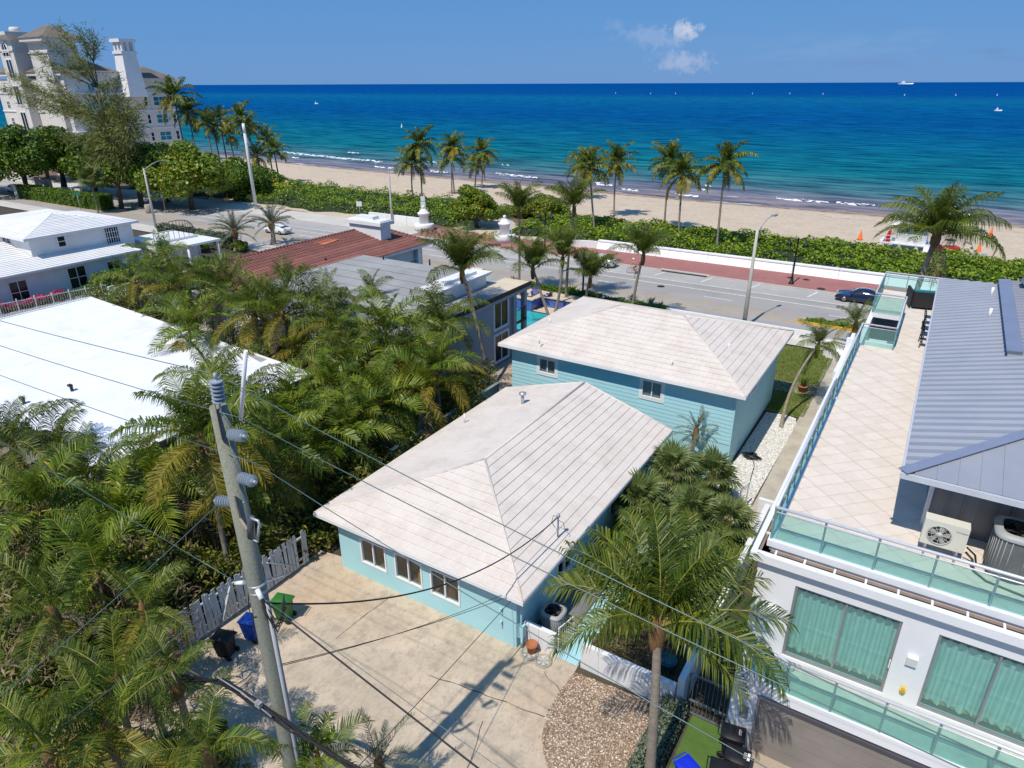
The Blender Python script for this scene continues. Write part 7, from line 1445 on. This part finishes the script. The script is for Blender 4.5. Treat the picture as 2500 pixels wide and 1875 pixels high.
q = at(585, 612); broad_tree('small_shrub', 'small green shrub at the foot of the left date palm', q, 1.6, 1.8, 1.4, 1800, .22, LM_areca, 60, None, 7, low=.1, trunks=2)
under('bougainvillea_blossom', 'magenta bougainvillea blossoms behind the white metal fence', [(-77.6,27.5),(-76.0,27.5),(-75.6,33),(-77.2,34)], 1500, .22, .7, LM_pink, 61, 1.3, .4); under('fence_greenery', 'green plants behind the white metal fence', [(-77.8,24),(-76,24),(-75,37),(-77.5,37)], 2200, .26, .5, LM_hedge, 62, 1.0, .2)
# spiky bed between terrace and street
def agave(x, y, z, s, label, m, seed, group='spiky plants along the street'):
    R = random.Random(seed); T_ = thing('spiky_plant', label, 'plant', (x,y,z), 0, group)
    for k in range(26):
        a = k*2.4; e = R.uniform(.35,1.3); l = s*R.uniform(.7,1.1); d = Vector((math.cos(a)*math.cos(e),math.sin(a)*math.cos(e),math.sin(e))); sd = Vector((-math.sin(a),math.cos(a),0))*s*.06; b = MB(); b.mesh([sd*-.6, sd*.6, d*l*.5+sd, d*l*.5-sd, d*l+Vector((0,0,-.18*l))], [(0,1,2,3),(3,2,4)]); b.build('blade', m, T_)
AG = [((1395,718),1.6,'spiky yellow green clump between two palm trunks',LM_areca),((1545,732),1.1,'grey green spiky plant left of the young palm',LM_silver),((1590,742),1.1,'spiky plant right of the young palm',LM_fan),((1255,690),1.3,'dark agave at the foot of the tall straight palm',LM_dead),((1612,752),1.0,'last spiky plant before the white street wall',LM_silver)]
for i, ((px_,py_),s,lb,m_) in enumerate(AG): q = at(px_, py_, .1); agave(q.x, q.y, .1, s, lb, m_, 70+i)
T_ = thing('potted_plant', 'yellow green plant in a terracotta pot on the lawn path', 'plant', (-5.9,48.9,.03)); w = MB(); w.lathe([(.22,0),(.3,.4),(.34,.42),(.34,.48),(.28,.48),(.02,.4)], n=16); w.build('pot', M_terra, T_)
R = random.Random(3); b = MB()
for k in range(40): a = k*2.4; e = R.uniform(.6,1.4); l = R.uniform(.6,1.1); d = Vector((math.cos(a)*math.cos(e),math.sin(a)*math.cos(e),math.sin(e))); s = Vector((-math.sin(a),math.cos(a),0))*.03; o = Vector((0,0,.45)); b.mesh([o-s,o+s,o+d*l*.6+s,o+d*l*.6-s,o+d*l+Vector((0,0,-.15))], [(0,1,2,3),(3,2,4)])
b.build('leaves', LM_areca, T_)

# grass blades on the lawn, brown and pale shrubs in the lower left
def tuft(name, label, x0, x1, y0, y1, n, m, seed, skip=None):
    R = random.Random(seed); P = [(R.uniform(x0,x1), R.uniform(y0,y1), R.uniform(.03,.08)) for _ in range(n)]; return mass(name, label, P, .13, .22, m, seed, up=.25)
tuft('lawn_grass', 'patchy green grass of the lawn behind the two-storey house', -9.5, -5.0, 44.6, 58.2, 16000, LM_hedge, 81); tuft('dry_lawn_grass', 'yellowed grass blades mixed into the lawn', -9.5, -5.0, 44.6, 58.2, 9000, LM_grass, 82)
def shrub(x, y, h, r, n, size, asp, m, seed, label): return broad_tree('leafy_shrub', label, (x,y,0), h, r, r, n, size, m, seed, 'shrubs in the lower left thicket', 9, asp, 3, .1)
for i, (cx, cy, z, r, m_, lb) in enumerate(((300,1340,3.0,1.9,LM_areca,'light green leafy shrub in the middle of the left thicket'),(400,1340,2.6,1.6,LM_dry,'brownish shrub between the light green shrub and the pole'),(190,1400,2.8,1.6,LM_areca,'light green shrub left of the folded-frond palm'),(330,1560,2.6,1.5,LM_bush,'dark green shrub below the wind-bent palm'),(60,1560,2.6,1.6,LM_bush,'dark shrub at the left edge'),(210,1620,2.4,1.3,LM_dry,'dry brown shrub in the lower left'),(450,1760,2.4,1.2,LM_bush,'small leafy shrub above the bottom edge'),(60,1690,2.4,1.4,LM_areca,'yellow green shrub in the lower left corner'),(400,1830,2.2,1.1,LM_dry,'dry shrub at the bottom edge'),(170,1760,2.6,1.3,LM_bush,'leafy shrub between two bottom palms'))):
    q = at(cx, cy, z); shrub(q.x, q.y, z+.3, r, 1700, .24, .32, m_, 400+i, lb)
# ================================================================== SMALL STREET THINGS
# yellow kerbed median nose
T_ = thing('median_kerb', 'yellow painted kerb round the nose of the planted median', 'kerb'); w = MB(); w.box(-9.2,-3.0,65.15,65.35,0,.16); w.box(-9.4,-9.2,65.25,66.35,0,.16); w.build('kerb_near', mat('yellow_kerb', (.60,.36,.05), .7, .25, 2), T_); w = MB(); w.box(-9.2,-3.0,66.35,66.5,0,.16); w.build('kerb_far', M_kerb, T_)
# street wall in front of the two-storey house
T_ = thing('street_wall', 'low white wall between the lawn and the street behind the white roof', 'wall')
for k in range(5): w = MB(); w.box(-20.4+k*2.6,-17.82+k*2.6,60.3,60.55,0,.85); w.build('wall_panel', M_white, T_)
T_ = thing('white_steps', 'white gate posts and steps at the end of the side path', 'steps', (-4.0,57.5,0)); w = MB(); w.box(-1.6,.9,-.6,.2,0,.5); w.build('step', M_white, T_); w = MB(); w.box(-1.6,.9,.2,.8,0,.9); w.build('step', M_white, T_)
for x in (-1.7,.9): w = MB(); w.box(x-.2,x+.2,-.2,.3,0,1.3); w.build('post', M_white, T_)
# storm drain in the far kerb
T_ = thing('storm_drain', 'long dark storm drain opening in the far kerb', 'drain', (-24.2,76.6,0)); w = MB(); w.box(-2.7,2.7,-.12,.14,.0,.1); w.build('opening', M_dark, T_); w = MB(); w.box(-2.9,2.9,.14,.6,.0,.19); w.build('lintel', M_kerb, T_)
for i, (x, y, r) in enumerate(((-24.6,70.2,.42),(-9.4,77.9,.45))): T_ = thing('manhole_cover', ('dark manhole cover in the traffic lane', 'dark round cover on the brick pavement beside the black lamp')[i], 'manhole cover', (x,y,.012 if i == 0 else .115)); w = MB(); w.lathe([(r,0),(r,.008),(r*.85,.012),(.02,.012)], n=20); w.build('cover', M_iron, T_)
# sign posts
def sign(x, y, h, label, panels, rz=0):
    T_ = thing('street_sign', label, 'sign', (x,y,0), rz); w = MB(); w.tube([(0,0,0),(0,0,h)], .05, 8); w.build('post', M_lampgrey, T_)
    for (z, ww, hh, m) in panels: w = MB(); w.box(-ww/2,ww/2,-.07,-.05,z-hh/2,z+hh/2); w.build('sign_panel', m, T_)
M_sgn = mat('sign_white', (.62,.64,.66), .5, .1, 3)
sign(-68.8, 84.0, 4.4, 'two grey sign panels on a post behind the palm crown', [(4.2,.65,.75,M_sgn),(3.2,.75,1.1,M_sgn)], rad(30)); sign(-82, 83.6, 2.6, 'small white sign beside the chimney of the red-tiled house', [(2.4,.9,.8,M_sgn)], rad(30))
sign(-115.0, 70.0, 4.4, 'yellow bus stop post with a white panel far left', [(3.1,.5,.9,M_sgn)], rad(30)); bpy.data.objects[[o.name for o in bpy.data.objects if o.get('label','').startswith('yellow bus stop')][0]].children[0].data.materials[0] = M_yel
sign(-48.6, 77.6, 3.4, 'slim sign post beside the gate pillar on the brick pavement', [(3.1,.35,.5,M_sgn)], rad(30)); sign(-131.5, 64.2, 3.0, 'small green street sign before the far left hedge', [(2.8,1.5,.5,mat('sign_green', (.02,.16,.09), .5))], rad(20))
T_ = thing('litter_bin', 'round concrete litter bin on the far left pavement', 'bin', (-117.5,68.6,.1)); w = MB(); w.lathe([(.6,0),(.65,.1),(.65,1.25),(.55,1.35),(.3,1.4)], n=16); w.build('drum', mat('aggregate_concrete', (.36,.32,.27), .95, .3, 8), T_)
T_ = thing('fire_hydrant', 'green fire hydrant on the far left pavement', 'hydrant', (-123.3,69.0,.1)); w = MB(); w.lathe([(.28,0),(.28,.1),(.2,.15),(.2,.85),(.26,.9),(.24,1.0),(.12,1.15),(.02,1.2)], n=14); w.lathe([(.1,-.3),(.1,.3)], (0,0,.65), 10, axis='X'); w.build('body', mat('hydrant_green', (.01,.2,.08), .5), T_)
T_ = thing('blue_post', 'slim blue post under the far left trees', 'post', (-121,71.5,0), 0); w = MB(); w.tube([(0,0,0),(-.2,0,2.9)], .17, 8); w.build('post', mat('blue_paint', (.02,.13,.4), .5), T_)
w = MB(); w.box(-160,-154,70.5,71,0,3.2); w.box(-153,-146,72,72.4,0,1.6); T_ = thing('cream_wall', 'cream garden wall glimpsed under the far left trees', 'wall'); w.build('wall_panel', M_cw, T_)
T_ = thing('cream_pillar', 'cream gate pillar at the end of the far left hedge', 'pillar', (-157.3,66.0,0)); w = MB(); w.box(-.6,.6,-.6,.6,0,2.2); w.box(-.75,.75,-.75,.75,2.2,2.45); w.build('pillar_body', M_cw, T_)
# white house garden: metal fence, breeze-block wall, portico, table
T_ = thing('metal_picket_fence', 'white metal picket fence before the pink blossoms', 'fence'); a, b_ = Vector((-75.6,24.0,0)), Vector((-73.0,36.2,0)); n = 58
for k in range(n+1): p = a.lerp(b_, k/n); big = k % 7 == 0; w = MB(); w.bar(p, p+Vector((0,0,1.5 if big else 1.35)), .09 if big else .045); w.build('post' if big else 'picket', M_lampgrey if not big else M_wtrim, T_)
for z in (.15,1.25): w = MB(); w.bar(a+Vector((0,0,z)), b_+Vector((0,0,z)), .05); w.build('fence_rail', M_wtrim, T_)
T_ = thing('breeze_block_wall', 'low white breeze-block wall by the access lane', 'wall')
for k in range(14):
    for j in range(2):
        y = 36.4+k*.62; z = .02+j*.5; w = MB()
        for (u0,u1,v0,v1) in ((0,.6,0,.08),(0,.6,.4,.48),(0,.08,.08,.4),(.52,.6,.08,.4),(.26,.34,.08,.25) if (k+j)%2 else (.26,.34,.22,.4)): w.box(-73.2+k*.12,-73.0+k*.12,y+u0,y+u1,z+v0,z+v1)
        w.build('block', M_wtrim, T_)
T_ = thing('portico', 'white flat portico roof on slim columns beside the white house', 'portico', (-76.8,49.5,0)); w = MB(); w.box(-2.6,2.0,-2.2,2.4,2.9,3.15); w.build('slab', M_wtrim, T_)
for x, y in ((1.7,-1.9),(1.7,2.1),(-2.3,2.1)): w = MB(); w.tube([(x,y,0),(x,y,2.9)], .14, 10); w.build('column', M_wtrim, T_)
T_ = thing('roof_balcony', 'white roof terrace with curved black iron railing beside the white house', 'balcony', (-81,48.2,0)); w = MB(); w.box(-2.5,2.6,-2.6,2.8,0,3.2); w.build('base_wall', M_white, T_); w = MB(); w.box(-2.7,2.8,-2.8,3.0,3.2,3.4); w.build('deck', M_wtrim, T_)
w = MB(); pts = [(-2.4+k*.5,2.7+.6*math.sin(k/10*math.pi),4.5+.35*math.sin(k/10*math.pi)) for k in range(11)]; w.tube(pts, .05, 6)
for p in pts: w.bar((p[0],p[1],3.4), p, .04)
for k in range(9): w.bar((2.6,-2.6+k*.65,3.4),(2.6,-2.6+k*.65,4.4),.04)
w.bar((2.6,-2.6,4.4),(2.6,2.7,4.4),.06); w.build('iron_railing', M_iron, T_)
T_ = thing('garden_table', 'white garden table beside the access lane', 'table', (-67.5,36.2,0)); w = MB(); w.box(-.9,.9,-.5,.5,.95,1.03); w.build('table_top', M_wtrim, T_)
for x in (-.8,.8):
    for y in (-.4,.4): w = MB(); w.box(x-.04,x+.04,y-.04,y+.04,0,.95); w.build('leg', M_wtrim, T_)
# satellite dish below the white roof corner
q = at(690*.31646, 900+800*.31646, 3.0); T_ = thing('satellite_dish', 'pale satellite dish at the near corner of the white flat roof', 'dish', (q.x,q.y,0)); w = MB(); w.tube([(0,0,0),(0,0,2.7)], .04, 8); w.build('mast', M_lampgrey, T_)
b = MB(); b.lathe([(.05,0),(.25,.03),(.42,.1),(.45,.12)], n=18); M3 = Vector((.5,-.5,.7)).normalized().to_track_quat('Z','Y').to_matrix(); b.v = [tuple(M3@Vector(v)+Vector((0,0,2.8))) for v in b.v]; b.build('reflector', M_sgn, T_)
# patio clutter between the houses
for i, (px_, py_, c, nm, lb) in enumerate(((1178,950,'yel','paddle_float','yellow float lying on the patio by the grey fence'),(1196,940,'turq','pool_float','turquoise float beside the yellow one on the patio'))):
    q = at(px_, py_, .2); w = MB(); w.tube([(q.x+.4*math.cos(a),q.y+.4*math.sin(a),.22) for a in [k*math.pi/8 for k in range(17)]], .13, 8, False); tag(w.build(nm, M_yel if c == 'yel' else M_turq), lb, 'float')
q = at(1150, 960, .5); T_ = thing('covered_grill', 'black covered grill on the patio below the palm', 'grill', (q.x,q.y,0)); w = MB(); w.hexa([(-.6,-.35,0),(.6,-.35,0),(.6,.35,0),(-.6,.35,0),(-.7,-.3,1.0),(.7,-.3,1.0),(.6,.3,1.15),(-.6,.3,1.15)]); w.build('cover', M_black, T_)
